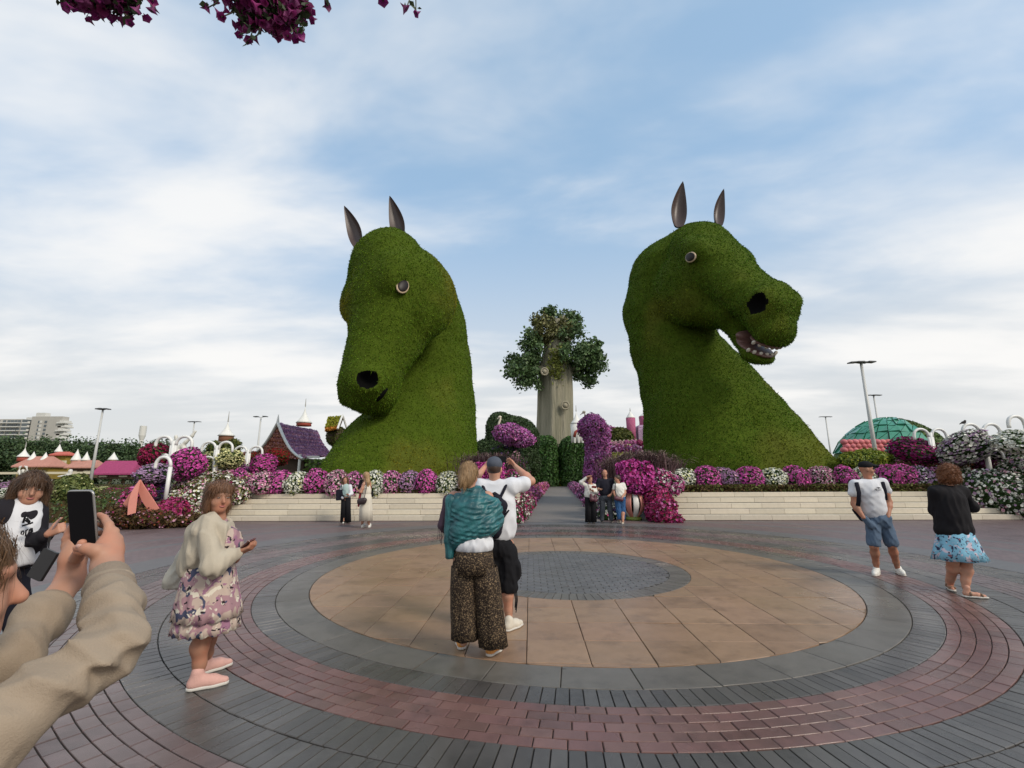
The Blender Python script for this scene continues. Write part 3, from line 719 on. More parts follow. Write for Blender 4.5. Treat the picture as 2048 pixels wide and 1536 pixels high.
# ---------------------------------------------- hanging flower stands (white hooked poles with flower balls)
M_WHITE = mat('white_paint', (.72, .72, .69), .4, noise=.08, nscale=3)
def arch(m, p0, dx, rise, drop, r, dy=0.):
    """hook: from p0 up and over by dx, ending drop below the top"""
    pts = []
    for k in range(13):
        a = math.pi*k/12; pts.append((p0[0]+dx/2*(1-math.cos(a)), p0[1]+dy*k/12, p0[2]+rise*math.sin(a)**.8))
    pts.append((pts[-1][0], pts[-1][1], p0[2]-drop)); m.tube(pts, r, 8)
def stand(px, ytop, D, zb, span, label, low=None, r=.05, single=False):
    top = P(px, ytop, D); root = empty('flower_stand', (top[0], D, zb)); h = top[2]-zb
    a = MB(); a.tube([(0, 0, -.05), (0, 0, h-span*.25)], [r*1.5, r*1.3], 10); a.build('post', M_WHITE, root, smooth=True)
    for s in ((-1, 1) if not single else (-1,)):
        a = MB(); p0 = (s*r*1.3, 0, h-span*.55); a.tube([(s*r*1.2, 0, h*.55), p0], r, 8); arch(a, p0, s*span, span*.55, span*.18, r); a.build('hook', M_WHITE, root, smooth=True)
    for (hz, s, sp) in (low or []):
        a = MB(); a.tube([(s*r, 0, 0), (s*r, 0, hz-sp*.5)], r*.8, 8); arch(a, (s*r, 0, hz-sp*.5), s*sp, sp*.5, sp*.3, r*.8); a.build('low_hook', M_WHITE, root, smooth=True)
    return tag(root, label, 'stand')
def hang(px, py, D, wpx, hpx, col, label, dens=1.3, bsz=.14, leaf=None):
    c = P(px, py, D); s = PX(D, c[2]); return ball('hanging_flower_ball', label, 'flowers', c, (wpx/2*s, wpx/2*s*.95, hpx/2*s), col, None, dens=dens, bsz=bsz, leaf=leaf)
stand(350, 873, 17.6, .3, .62, 'white hooked pole over the crimson and magenta flower balls', [(2.15, -1, .5)], .06)
stand(436, 884, 18.6, .5, .56, 'white hooked pole between two cream flower balls', [(1.9, -1, .5)], .05)
stand(498, 893, 20.2, .6, .55, 'white hooked pole beside the magenta ball near the purple roofed house', [(1.9, -1, .5)], .05)
stand(1858, 858, 19.5, .6, .62, 'white hooked pole above the plum coloured flower ball', [(1.9, 1, .5)], .055)
stand(1960, 848, 18.0, .5, .66, 'white hooked pole with a small bird, between white flower balls', [(2.0, 1, .6)], .06)
stand(2050, 832, 16.8, .5, .6, 'white hooked pole over the large white bank of flowers', [], .06)
a = MB(); a.tube([(0, 0, 0), (-.36, -.02, .72), (-.62, 0, .98)], .05, 8)
low = empty('flower_stand', P(330, 1003, 15.9)-np.array([0, 0, .0])); lm = MB(); lm.tube([(0, 0, -.1), (.02, 0, 1.15)], .065, 10); arch(lm, (.02, 0, 1.15), -.52, .34, .05, .055)
lm.build('hook', M_WHITE, low, smooth=True); tag(low, 'low white cane shaped hook beside the lavender flower ball', 'stand')
hang(312, 912, 18.0, 70, 50, 'crimson', 'large crimson flower ball above the lavender one')
hang(377, 926, 17.4, 66, 54, 'magenta', 'large magenta flower ball hanging beside the crimson one')
hang(312, 947, 16.4, 68, 36, 'lilac', 'lavender flower ball over a dark violet basket')
hang(305, 978, 16.5, 60, 28, [('violet', 5), ('plum', 2)], 'dark violet flower basket below the lavender ball')
hang(416, 926, 19.0, 44, 42, 'cream', 'small cream flower ball behind the magenta one')
hang(456, 919, 19.0, 60, 38, 'cream', 'wide cream flower ball beneath the spired pavilion')
hang(527, 931, 20.0, 52, 40, 'magenta', 'round magenta flower ball in front of the peach gable')
hang(487, 938, 20.4, 36, 36, 'purple', 'purple flower ball low beside the thin hooked pole')
hang(552, 916, 21.5, 44, 34, 'red', 'dark red flower ball below the peach gable')
hang(492, 917, 21.6, 38, 24, 'red', 'dark red flower ball behind the thin hooked pole')
hang(1830, 904, 20.0, 82, 46, [('plum', 3), ('deep', 4)], 'plum coloured flower ball in front of the green dome')
hang(1884, 912, 20.5, 40, 50, [('plum', 3), ('deep', 2)], 'dark plum flower ball hanging behind the white one')
hang(1928, 897, 18.2, 96, 56, [('white', 6), ('lilac', 3)], 'broad white and grey lilac flower ball under the bird', leaf=M_LEAFD)
hang(2000, 905, 18.6, 80, 62, [('white', 5), ('lilac', 2)], 'leafy white flower ball right of the bird pole', leaf=M_LEAFD)
hang(2046, 884, 16.5, 90, 46, 'white', 'bright white bank of hanging flowers over the leafy ball')
b = P(1928, 849, 18.0); bv, bf = blob([ell((0, 0, .08), (.05, .09, .055)), ell((0, -.07, .14), .036), cone((0, .08, .07), (0, .19, .03), .03, .012, .02), cone((0, -.1, .14), (0, -.135, .135), .012, .004, .01)], .012)
o = link('bird', mesh('bird', bv, bf, mat('bird_grey', (.09, .08, .075), .8), smooth=True), None, b); tag(o, 'small grey bird perched on a white hooked pole', 'bird')
# ---------------------------------------------- flower banks at both ends of the steps
def E_(px, py, D, wpx, hpx, dpt, k=.25):
    c = P(px, py, D); s = PX(D, c[2]); return ell(c, (wpx/2*s, dpt, hpx/2*s), None, k)
bush('flower_bank', 'sloping bank of small white and pink flowers beside the steps and stands', 'flowers', [E_(420, 985, 18.2, 150, 70, 1.0), E_(390, 1010, 17.2, 110, 60, .8), E_(360, 1035, 16.4, 80, 40, .7), E_(450, 965, 19, 110, 44, .9)],
     [('white', 6), ('lightpink', 2), ('cream', 2), ('rose', 1)], 6000, .085, 6500, .1, M_LEAFO, M_COREB, seed=5, zmin=-.02)
bush('flower_mound', 'rose red flower mound at the foot of the coral petal tent', 'flowers', [E_(340, 1024, 15.6, 64, 42, .4)], [('rose', 5), ('crimson', 2)], 2600, .08, 900, .1, M_LEAFB, M_COREB, seed=8, zmin=-.02)
bush('leafy_mound', 'brown and green leafy mound around the coral petal tent', 'plants', [E_(285, 1036, 15.3, 110, 32, .6), E_(250, 1030, 15.5, 60, 36, .5), E_(370, 1040, 15.7, 60, 16, .4)], [('rust', 3), ('lightpink', 3), ('rose', 1)], 1500, .07, 6500, .11, M_LEAFB, M_COREB, seed=9, zmin=-.02)
bush('pink_bank', 'rose pink flowers filling the coral petal tent', 'flowers', [E_(280, 993, 16.0, 44, 36, .4)], [('rose', 4), ('pink', 3)], 900, .08, 300, .1, seed=10)
# coral tent of four petals
M_CORAL = mat('coral_paint', (.62, .235, .175), .6, noise=.1, nscale=5)
apex = P(281, 960, 15.1); tr = empty('petal_tent', (apex[0], 15.1, .3))
for k, (ex, dy, wd) in enumerate(((246, .1, .27), (264, -.5, .25), (311, .0, .30), (278, .3, .07))):
    e = P(ex, 1022 if k != 1 else 1028, 15.1+dy); a = apex-np.array(tr.location); b_ = e-np.array(tr.location); VV = []; nn = 12
    side = np.cross(b_-a, np.array([0, -1, .0])); side /= np.linalg.norm(side)
    for lay in (0, -.03):
        for i in range(nn+1):
            q = i/nn; c = a*(1-q)+b_*q; c = c+np.array([0, lay, 0])+(c-a*(1-q)-b_*q)+np.array([(b_[0]-a[0])*(-.22)*math.sin(math.pi*q), 0, .08*math.sin(math.pi*q)])
            w2 = wd*(.12+.88*math.sin(min(1, q*1.05)*math.pi*.62)); VV += [c-side*w2/2, c+side*w2/2]
    m2 = 2*(nn+1); FF = []
    for i in range(nn):
        j = 2*i; FF += [(j, j+1, j+3, j+2), (m2+j+2, m2+j+3, m2+j+1, m2+j), (j, j+2, m2+j+2, m2+j), (j+1, m2+j+1, m2+j+3, j+3)]
    FF.append((2*nn, 2*nn+1, m2+2*nn+1, m2+2*nn)); link('petal', mesh('petal', VV, FF, M_CORAL), tr)
tag(tr, 'coral pink tent of curved wooden petals on a leafy mound', 'garden ornament')
bush('flower_bank', 'bank of white flowers with dark leaves stepping down over the stone steps', 'flowers', [E_(1985, 985, 17.4, 110, 80, .8), E_(2040, 1000, 16.9, 100, 90, .8), E_(1945, 968, 18.2, 60, 50, .6), E_(2075, 960, 17.4, 110, 90, 1.2)],
     [('white', 6), ('lilac', 1), ('lightpink', 1)], 4200, .10, 6000, .11, M_LEAFD, M_CORE, seed=12, zmin=-.02)
bush('flower_bank', 'pink and purple flowers above the white bank', 'flowers', [E_(2010, 940, 18.6, 110, 44, .7), E_(2050, 945, 18.2, 80, 50, .6)], [('mauve', 3), ('pink', 3), ('plum', 3)], 3200, .09, 1400, .1, M_LEAFB, M_COREB, split=1.8, seed=13)
bush('flower_bank', 'orange brown leafy strip below the plum and white balls', 'plants', [E_(1940, 936, 19.2, 130, 30, .5), E_(1850, 938, 19.8, 130, 26, .5), E_(1905, 955, 18.8, 90, 40, .5)], [('rust', 4), ('white', 2), ('rose', 3)], 1900, .08, 3500, .11, M_LEAFB, M_COREB, split=1.6, seed=14)
bush('leafy_bush', 'bright yellow green leafy bush between the toothy horse and the lamp post', 'bush', [E_(1735, 921, 20.5, 84, 32, .6), E_(1705, 928, 20.5, 40, 30, .5)], [('yellow', 1)], 500, .09, 3600, .13, mat('leaf_lime', (.17, .22, .02), .55, var=.4, trans=.2), seed=15)
bush('flower_mound', 'red purple flower bank behind the row of mounds near the dome', 'flowers', [E_(1800, 936, 21.5, 90, 26, .6)], [('plum', 2), ('mauve', 2)], 900, .09, 1200, .11, M_LEAFO, M_COREB, seed=16)
# ---------------------------------------------- dark fountain grass on both sides of the path
M_FG = mat('fountain_grass', (.070, .036, .038), .6, var=.55, spec=.3); M_FGP = mat('fountain_plume', (.26, .19, .16), .7, var=.4, spec=.2)
def fountain(px, py, D, w, hgt, n, label, seed):
    c = P(px, py, D); rs = np.random.RandomState(seed); root = empty('fountain_grass', c); V = []; F = []; mi = []
    for i in range(n):
        b0 = np.array([rs.normal(0, w*.22), rs.normal(0, .25), 0]); a = rs.uniform(0, 6.28); ln = hgt*rs.uniform(.7, 1.2); out = np.array([math.cos(a), math.sin(a)*.8])*rs.uniform(.15, .75)*w*.6
        o = len(V); wd = .022 if i % 5 else .035
        sx = np.array([-math.sin(a), math.cos(a), 0])*wd*.5
        if rs.rand() < .6: sx = np.array([wd*.5, 0, 0])
        for k in range(6):
            q = k/5; pz = ln*(q*1.25-.62*q*q*(1+np.linalg.norm(out)/w)); pp = b0+np.array([out[0]*q**1.5, out[1]*q**1.5, pz]); tp = (1-q*.75)
            V += [pp-sx*tp, pp+sx*tp]
        for k in range(5): F.append((o+2*k, o+2*k+1, o+2*k+3, o+2*k+2)); mi.append(1 if (i % 5 == 0 and k > 2) else 0)
    tag(link('blades', mesh('blades', V, F, [M_FG, M_FGP], mi), root), kind='stuff'); return tag(root, label, 'grass')
fountain(1288, 955, 18.9, 2.4, 1.75, 1500, 'dark purple fountain grass behind the magenta flower block and striped planter', 3)
fountain(1236, 960, 18.6, 1.4, 1.5, 600, 'dark purple grass clump between the flower column and the magenta block', 4)
fountain(1330, 955, 19.4, 1.6, 1.3, 600, 'dark purple grass clump at the base of the toothy horse', 6)
fountain(975, 955, 19.0, 2.2, 1.6, 1200, 'dark purple fountain grass beside the path below the closed mouth horse', 5)
# ---------------------------------------------- striped ball planters with magenta flower blocks
M_RIBW = mat('planter_white', (.66, .64, .60), .35, noise=.1, nscale=5); M_RIBC = mat('planter_coral', (.60, .24, .19), .35, noise=.1, nscale=5); M_GRN = mat('planter_green', (.17, .22, .03), .5)
def planter(c, r, h, label, flip, seed):
    root = empty('striped_planter', c); m = MB(); m.lathe([(r*.62, 0), (r*.64, .02), (r*.62, .10), (r*.5, .11)], n=32); m.build('base_ring', M_GRN, root, smooth=True)
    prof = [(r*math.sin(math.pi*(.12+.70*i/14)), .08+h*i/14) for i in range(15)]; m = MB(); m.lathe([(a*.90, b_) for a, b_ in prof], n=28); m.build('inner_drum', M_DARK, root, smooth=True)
    nr = 10
    for k in range(nr):
        V = []; F = []; nu = 7
        for lay in (1., .93):
            for i, (rr, z) in enumerate(prof):
                q = i/14; gapw = .13 if .16 < q < .86 else .0
                if abs(q-.16) < .06 or abs(q-.86) < .06: gapw *= .6
                for j in range(nu):
                    a = 2*math.pi*((k+.5*0)/nr)+(2*math.pi/nr)*(gapw+(1-2*gapw)*j/(nu-1)); V.append((rr*lay*math.cos(a), rr*lay*math.sin(a), z))
        n1 = 15*nu
        for i in range(14):
            for j in range(nu-1): s = i*nu+j; F += [(s, s+1, s+nu+1, s+nu), (n1+s+nu, n1+s+nu+1, n1+s+1, n1+s)]
            s = i*nu; F += [(s, s+nu, n1+s+nu, n1+s), (s+nu-1, n1+s+nu-1, n1+s+2*nu-1, s+2*nu-1)]
        link('rib', mesh('rib', V, F, M_RIBW if (k+flip) % 2 else M_RIBC, smooth=True), root)
    return tag(root, label, 'planter')
pc = G(1273, 1041.5); planter((pc[0], pc[1]+.35, 0), .46, .92, 'white and coral striped ball planter with slits on a green ring', 0, 1)
pb = P(1269, 955, pc[1]+.3)
def boxprims(c, w, d, h, r):
    out = []
    for x in np.linspace(-1, 1, 4):
        for y in np.linspace(-1, 1, 3): out.append(cone(np.array(c)+(x*(w/2-r), y*(d/2-r), -h/2+r), np.array(c)+(x*(w/2-r), y*(d/2-r), h/2-r), r, r, .12))
    return out
def flowerblock(c, label, sd_):
    return bush('flower_block', label, 'flowers', boxprims(c, 1.06, .92, 1.0, .17), [('deep', 2), ('magenta', 4)], 4200, .085, 700, .09, M_LEAFD, h=.07, seed=sd_)
flowerblock(pb, 'square block of magenta flowers topping the striped planter by three visitors', 21)
q = pathxy(.6, -2.75); planter((q[0], q[1], 0), .46, .92, 'striped ball planter on the other side of the path, behind the couple', 1, 2)
flowerblock((q[0], q[1], pb[2]), 'square block of magenta flowers behind the couple taking pictures', 22)
bush('flower_mound', 'crimson pink flower mound between the striped planter and the steps', 'flowers', [E_(1324, 1020, 16.6, 50, 46, .4), E_(1312, 1000, 17.0, 44, 40, .4), E_(1340, 1037, 16.3, 34, 14, .3)], [('rose', 5), ('pink', 1), ('crimson', 3)], 4200, .085, 900, .1, M_LEAF, seed=23, zmin=-.01)
bush('flower_mound', 'pink and white flowers spilling over the steps beside the planter', 'flowers', [E_(1325, 968, 17.6, 70, 44, .5)], [('rose', 3), ('white', 2), ('pink', 3)], 2400, .085, 700, .1, M_LEAFD, seed=24)
# flower borders along the path
def border(side, t0, t1, cols, label, seed, n, hgt=.5, wid=.45, bs=.08):
    pts = [pathxy(t, side*(PWD+wid*.9)) for t in np.linspace(t0, t1, max(3, int((t1-t0)/1.2)))]
    pr = [cone((*pts[i], .1), (*pts[i+1], .1), hgt, hgt*.95, .15) for i in range(len(pts)-1)]
    return bush('flower_border', label, 'flowers', pr, cols, n, bs, n//2, .1, M_LEAFD, seed=seed, h=.11 if t1-t0 < 20 else .16, rough=.08, zmin=-.01)
border(-1, -.9, 7, [('rose', 4), ('white', 3), ('crimson', 2)], 'red and white flower border on the couple\'s side of the path', 31, 5200, .62, .5)
border(-1, 8, 60, [('rose', 3), ('pink', 3), ('salmon', 2)], 'long pink flower border running on from the red and white one', 32, 5200, .5, .5, .14)
border(1, .8, 6, [('white', 5), ('violet', 3), ('rose', 1)], 'dark leaved white flower border behind the three visitors', 33, 2600, .42, .36)
border(1, 7, 60, [('mauve', 3), ('plum', 2), ('pink', 2)], 'long mauve flower border running on towards the hedges', 34, 5200, .5, .5, .14)
# ------------------------------------------------------------------ garden features behind the plaza
def turf(name, label, cat, prims, m, n, ln, seed, core=None, h=None, base=None, group=None):
    """clipped green topiary: core + short leaves"""
    if h is None: h = max(np.max(pbox(p)[1]-pbox(p)[0]) for p in prims)/40
    V, F = blob(prims, h, lambda Q: h*.35*snoise(Q, 1.2/h*.5, seed)); base = np.array([V[:, 0].mean(), V[:, 1].mean(), V[:, 2].min()]) if base is None else np.asarray(base, float)
    root = empty(name, base); link('body', mesh('body', V-base, F, core or M_CORE, smooth=True), root)
    o = link('leaves', foliage(V, F, n, m, ln, seed+2, ln*.4, front), root, -base); tag(o, kind='stuff'); return tag(root, label, cat, group)
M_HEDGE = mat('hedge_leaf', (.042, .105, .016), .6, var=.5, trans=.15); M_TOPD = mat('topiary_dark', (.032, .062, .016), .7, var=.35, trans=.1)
# ---- clipped round hedges and the great baobab-like tree
DT = 76.
def sq(px, py, w, h, D, k=.8):
    c = P(px, py, D); s = PX(D, c[2]); r = w*.30*s; out = []
    for x in (-1, 1):
        for y in (-1, 1): out.append(cone(c+np.array([x*(w/2*s-r), y*1.5, -h/2*s+r*.4]), c+np.array([x*(w/2*s-r), y*1.5, h/2*s-r]), r*1.08, r, k))
    out.append(ell(c, (w*.46*s, 2.2, h*.47*s), None, k)); return out
turf('clipped_hedge', 'rounded clipped green hedge on the ostrich side of the path, left of the arch', 'hedge', sq(1079, 921, 66, 92, 70.), M_HEDGE, 14000, .38, 41)
turf('clipped_hedge', 'rounded clipped green hedge between the arch and the purple flower column', 'hedge', sq(1152, 921, 62, 88, 70.), M_HEDGE, 14000, .38, 42)
M_BARK = mat('tree_bark', (.30, .275, .20), .85, noise=.3, nscale=.5, col2=(.19, .18, .125), bump=.6, bscale=1.2)
def stretch(m, sc):
    t = NT(m.node_tree); src = [n for n in t.n if n.bl_idname == 'ShaderNodeTexCoord'][0].outputs['Object']; mp = t('ShaderNodeMapping', {'Scale': sc})
    for l in list(m.node_tree.links):
        if l.from_socket == src: t.l.new(mp.outputs[0], l.to_socket)
    t.l.new(src, mp.inputs['Vector'])
stretch(M_BARK, (2.4, 2.4, .16))
M_BARKD = mat('knot_bark', (.28, .25, .18), .85, noise=.3, nscale=1)
s = PX(DT, 12); rt = P(1111, 960, DT); rt[2] = 0
tree = empty('giant_tree', rt); m = MB(); V = []; F = []; nn = 84
prof = [(60, 960), (46, 935), (38, 905), (35.5, 870), (34.5, 830), (34, 790), (33, 755), (30, 735), (25, 705), (20, 670), (12, 640)]
for i, (rw, py) in enumerate(prof):
    c = P(1111+(0 if py > 735 else (735-py)*.02), py, DT)
    for k in range(nn):
        a = 2*math.pi*k/nn; w_ = 1+.05*math.sin(5*a+1+py*.004)+.05*math.sin(9*a+py*.006)+.03*math.sin(17*a+2)+.05*math.sin(3*a)
        V.append((c[0]-rt[0]+rw*s*w_*math.cos(a), rw*s*w_*math.sin(a)*.9, c[2]))
for i in range(len(prof)-1):
    for k in range(nn): F.append((i*nn+k, i*nn+(k+1) % nn, (i+1)*nn+(k+1) % nn, (i+1)*nn+k))
link('trunk', mesh('trunk', V, F, M_BARK, smooth=True), tree)
for (x0, y0, x1, y1, r0, r1) in ((1095, 745, 1055, 725, 13, 8), (1128, 745, 1170, 722, 13, 8), (1100, 690, 1070, 660, 11, 7), (1122, 690, 1150, 655, 11, 7), (1108, 680, 1100, 635, 10, 6), (1116, 680, 1130, 632, 9, 5)):
    a, b = P(x0, y0, DT)-rt, P(x1, y1, DT)-rt; m = MB(); m.tube([a, a*.5+b*.5+np.array([0, 0, -.4]), b], [r0*s, (r0+r1)/2*s, r1*s], 12); m.build('limb', M_BARK, tree, smooth=True)
for (kx, ky, rr) in ((1089, 743, 6.5), (1130.5, 811, 7)):
    c = P(kx, ky, DT-3.2)-rt; m = MB(); pts = [(c[0]+rr*s*math.cos(q), c[1], c[2]+rr*s*math.sin(q)*1.05) for q in np.linspace(0, 2*math.pi, 21)]
    m.tube(pts, rr*s*.28, 8, False); m.build('knot', M_BARKD, tree, smooth=True)
    m = MB(); m.lathe([(rr*s*.75, -.3), (rr*s*.7, .1), (.01, .25)], n=14); o = m.build('knot_heart', M_BARKD, tree, c, smooth=True); o.rotation_euler = (math.pi/2, 0, 0)
lobes = [(1041, 741, 34, 33), (1058, 722, 30, 30), (1030, 728, 22, 24), (1060, 758, 24, 22), (1066, 690, 28, 34), (1088, 655, 30, 34), (1110, 638, 26, 24), (1100, 622, 18, 10), (1140, 645, 34, 28), (1152, 690, 34, 40), (1128, 660, 26, 26),
         (1175, 725, 34, 36), (1195, 712, 20, 22), (1178, 755, 20, 20), (1160, 745, 26, 20), (1190, 692, 16, 14), (1170, 700, 20, 22), (1140, 738, 20, 12)]
rsx = np.random.RandomState(5); LV = []; LN = []
crown = empty('crown', (0, 0, 0)); crown.parent = tree
leafp = [[], []]
for i, (x, y, rw, rh) in enumerate(lobes):
    c = P(x, y, DT+rsx.uniform(-3, 2))-rt; n = int(420*rw*rh/900)*3
    subs = rsx.normal(0, 1, (26, 3)); subs /= np.linalg.norm(subs, axis=1, keepdims=True); subs *= rsx.uniform(.45, 1.0, (26, 1)); ctr = c+subs*np.array([rw*s, rw*s*.8, rh*s])
    j = rsx.randint(0, 26, n); p = ctr[j]+rsx.normal(0, .30, (n, 3))*np.array([rw*s, rw*s, rh*s])*.55
    leafp[0 if not (1085 < x < 1135 and y > 640 or i in (5,)) else 1].append(p); 
def leafmass(name, pts, m, size, parent, seed):
    rs = np.random.RandomState(seed); p = np.concatenate(pts); N = rs.normal(0, 1, p.shape)+np.array([0, -.5, .6]); N /= np.linalg.norm(N, axis=1, keepdims=True)
    V, F = leafquads(p, N, size, rs, .5, .65); return tag(link(name, mesh(name, V, [F], m), parent), kind='stuff')
leafmass('leaves', leafp[0], mat('tree_leaf', (.085, .145, .05), .55, var=.5, trans=.15), .52, crown, 1)
leafmass('dry_leaves', leafp[1], mat('tree_leaf_dry', (.15, .15, .05), .6, var=.5, trans=.15), .52, crown, 2)
p = np.concatenate([P(1112+rsx.normal(0, 9), 725+rsx.normal(0, 16), DT-3.0)[None]-rt for _ in range(420)]); leafmass('vine', [p], mat('vine_leaf', (.15, .17, .03), .6, var=.5, trans=.15), .55, crown, 3)
tag(tree, 'giant grey trunked tree with leafy crown standing between the two horses', 'tree')
# dark box added as the shade in the tree-foot arch, flowers beyond
bl = P(1117, 935, 72.5); m = MB(); m.box((0, 0, -2.4), (6.4, 1.2, 7.0), bev=.1); ar = m.build('trunk_shade_box', M_TOPD, None, (bl[0], 73.5, 3.2)); tag(ar, 'dark box standing in for the shaded opening under the giant tree', 'hedge')
def ring_arch(px, py, D, rpx, tub, col, label, sd_):
    c = P(px, py, D); c[2] = 0; s2 = PX(D); r = rpx*s2; pts = [c+np.array([r*math.cos(q), 0, max(0, r*1.25*math.sin(q))]) for q in np.linspace(0, math.pi, 11)]
    return bush('flower_arch', label, 'flower arch', [cone(pts[i], pts[i+1], tub, tub, .2) for i in range(10)], [(col, 1)], 2200, .22, 500, .3, M_LEAFO, seed=sd_, h=.22)
ring_arch(1118, 964, 69., 9.5, .55, 'yellow', 'yellow flower arch at the end of the path', 51)
ring_arch(1118, 964, 71., 14.5, .8, 'rose', 'pink flower arch behind the yellow one', 52)
# ---- left of the tree: dark leaf-shaped topiary with an ostrich of purple flowers
c1, c2, c3 = P(1010, 872, 52.), P(1048, 872, 52.), P(985, 915, 52.); s = PX(52., 5)
def leafell(px, py, w, h, ang, D=52., dep=1.2):
    c = P(px, py, D); s = PX(D, c[2]); M = np.array(Matrix.Rotation(ang, 3, 'Y')); return ell(c, (w/2*s, dep, h/2*s), M, .8)
turf('leaf_topiary', 'dark green topiary of big leaf shapes behind the purple ostrich', 'topiary', [leafell(1003, 862, 56, 76, -.35), leafell(1042, 870, 60, 88, -.75), leafell(975, 905, 62, 50, .2), leafell(1010, 915, 90, 70, 0), leafell(1050, 925, 60, 60, 0)], M_TOPD, 16000, .26, 61, h=.22, base=(c1[0], 52, 0))
def ostrich(px, pts, head, D, col, label, sd_, dens, bs, neckr, legs):
    pr = []; q = [npx(x, y, D+dd, r) for (x, y, r, dd) in pts]
    for i in range(len(q)-1): pr.append(cone(q[i][0], q[i+1][0], q[i][1], q[i+1][1], .4))
    root = bush('flower_ostrich', label, 'topiary', pr, [(col, 5), ('pink', 1), ('lilac', 1)], dens, bs, dens//4, bs*1.1, M_LEAFB, M_COREB, seed=sd_)
    b0 = np.array(root.location); hp = [P(x, y, D)-b0 for x, y in head]; s = PX(D, 4); m = MB(); k = len(hp)
    m.tube(hp[:-1], [neckr*s*(1.1-.35*i/(k-1)) for i in range(k-1)], 10); M_OST = mat('ostrich_cream', (.62, .56, .44), .6)
    m.build('neck', M_OST, root, smooth=True)
    hv, hf = blob([ell(hp[-2], (3.4*s, 2.2*s, 2.6*s), None, .05), cone(hp[-2], hp[-1], 1.7*s, .6*s, .1)], .5*s); link('head', mesh('head', hv, hf, M_OST, smooth=True), root)
    for (lx, ly0, ly1) in legs: a, b_ = P(lx, ly0, D)-b0, P(lx, ly1, D)-b0; mm = MB(); mm.tube([a, b_], [1.2*s, .9*s], 8); mm.build('leg', M_OST, root)
    return root
ostrich(1030, [(1003, 866, 14, 0), (1022, 868, 17, 0), (1042, 876, 14, 0), (1062, 880, 7, .3)], [(995, 858), (998, 846), (1001, 838), (1000, 834), (994, 838)], 44., 'purple', 'ostrich with a purple flower body and cream neck on a ledge', 71, 3600, .16, 2.2, [(1010, 875, 892), (1018, 878, 892)])
bush('flower_ledge', 'dark leafy ledge under the purple ostrich', 'plants', [E_(1012, 908, 45., 60, 34, 1.0), E_(1022, 940, 45., 70, 60, 1.4)], [('plum', 1), ('violet', 2)], 900, .16, 3500, .22, M_TOPD, seed=72)
bush('flower_mound', 'small pink flower spike beside the dark ledge', 'flowers', [E_(1032, 915, 43., 8, 22, .3)], [('lightpink', 1)], 160, .12, 60, .1, seed=73)
# tall column of purple flowers: the second ostrich
ostrich(1190, [(1176, 858, 17, 0), (1184, 852, 19, 0), (1194, 866, 20, 0), (1196, 890, 19, 0), (1196, 920, 20, 0), (1196, 950, 22, 0), (1196, 985, 24, 0)], [(1166, 852), (1169, 838), (1170, 829), (1168, 824), (1160, 830)], 33., 'purple', 'tall curved column of purple flowers with an ostrich head behind the visitors', 75, 11000, .12, 1.7, [])
# castle village behind
M_CONEW = mat('cone_white', (.72, .71, .66), .5, noise=.08, nscale=1); M_PINKW = mat('pink_wall', (.36, .085, .17), .8, noise=.3, nscale=2.5, bump=.5, bscale=5); M_LILW = mat('lilac_wall', (.33, .21, .32), .8, noise=.35, nscale=2.5, bump=.5, bscale=5)
M_SPIRE = mat('spire_grey', (.35, .34, .31), .5)
def tower(px, ytop, yeave, ybase, rpx, D, body, label, ov=1.25, finial=True, group=None, concave=1.6):
    a, b_, c = P(px, ytop, D), P(px, yeave, D), P(px, ybase, D); s = PX(D, b_[2]); r = rpx*s; root = empty('cone_tower', (b_[0], D, c[2]))
    m = MB(); h = b_[2]-c[2]; m.lathe([(r*1.03, 0), (r*.97, h*.5), (r*1.02, h)], n=18); m.build('wall', body, root, smooth=True)
    m = MB(); H = a[2]-b_[2]; m.lathe([(r*ov*(1-k/8)**concave+.01, h+H*k/8) for k in range(9)], n=18); rf = m.build('roof', M_CONEW, root, smooth=True)
    if finial: m = MB(); m.tube([(0, 0, h+H*.97), (0, 0, h+H*1.45)], [.06*D/50, .02*D/50], 6); m.build('finial', M_SPIRE, rf)
    return tag(root, label, 'tower', group)
tower(1261, 822, 836, 884, 9, 60., M_PINKW, 'slim pink tower with a white cone roof right of the giant tree', 1.0, concave=1.0)
tower(1292, 822, 833, 858, 14, 62., M_PINKW, 'wider pink tower with white cone partly behind the toothy horse', 1.0, concave=1.0)
tower(1153, 822, 848, 885, 12, 62., M_CONEW, 'white tower with tall concave roof peeking past the giant tree', 1.05, concave=1.8)
c = P(1288, 875, 61.); s = PX(61.); m = MB(); m.box((0, 0, 0), (34*s, 3, 34*s), bev=.2); m.box((-6*s, 0, 19*s), (20*s, 2.6, 10*s), bev=.3); o = m.build('castle_wall', M_LILW, None, c); tag(o, 'lilac flower covered castle wall under the wide pink tower', 'wall')
turf('hedge_mound', 'rounded olive hedge mound behind the pink balls', 'hedge', [E_(1238, 878, 58., 50, 40, 2.0, .5)], M_LEAFO, 3000, .4, 81)
bush('flower_dome', 'pink petalled flower dome beside the purple column', 'flowers', [E_(1216, 872, 59., 24, 36, 1.2), E_(1226, 874, 58., 16, 32, 1.0)], [('rose', 2), ('mauve', 2)], 1500, .25, 300, .3, M_LEAFB, seed=82)
M_CREAM = mat('cream_trim', (.65, .58, .42), .6)
zz = MB(); n = 22; zp = [P(1212+88*k/n, 884-(3 if k % 2 else -3)-k*.15, 55.) for k in range(n+1)]; r0 = zp[0].copy(); zz.tube([p-r0 for p in zp], .07, 6); o = zz.build('zigzag_trim', M_CREAM, None, r0); tag(o, 'cream zigzag edging above the pink balls', 'trim')
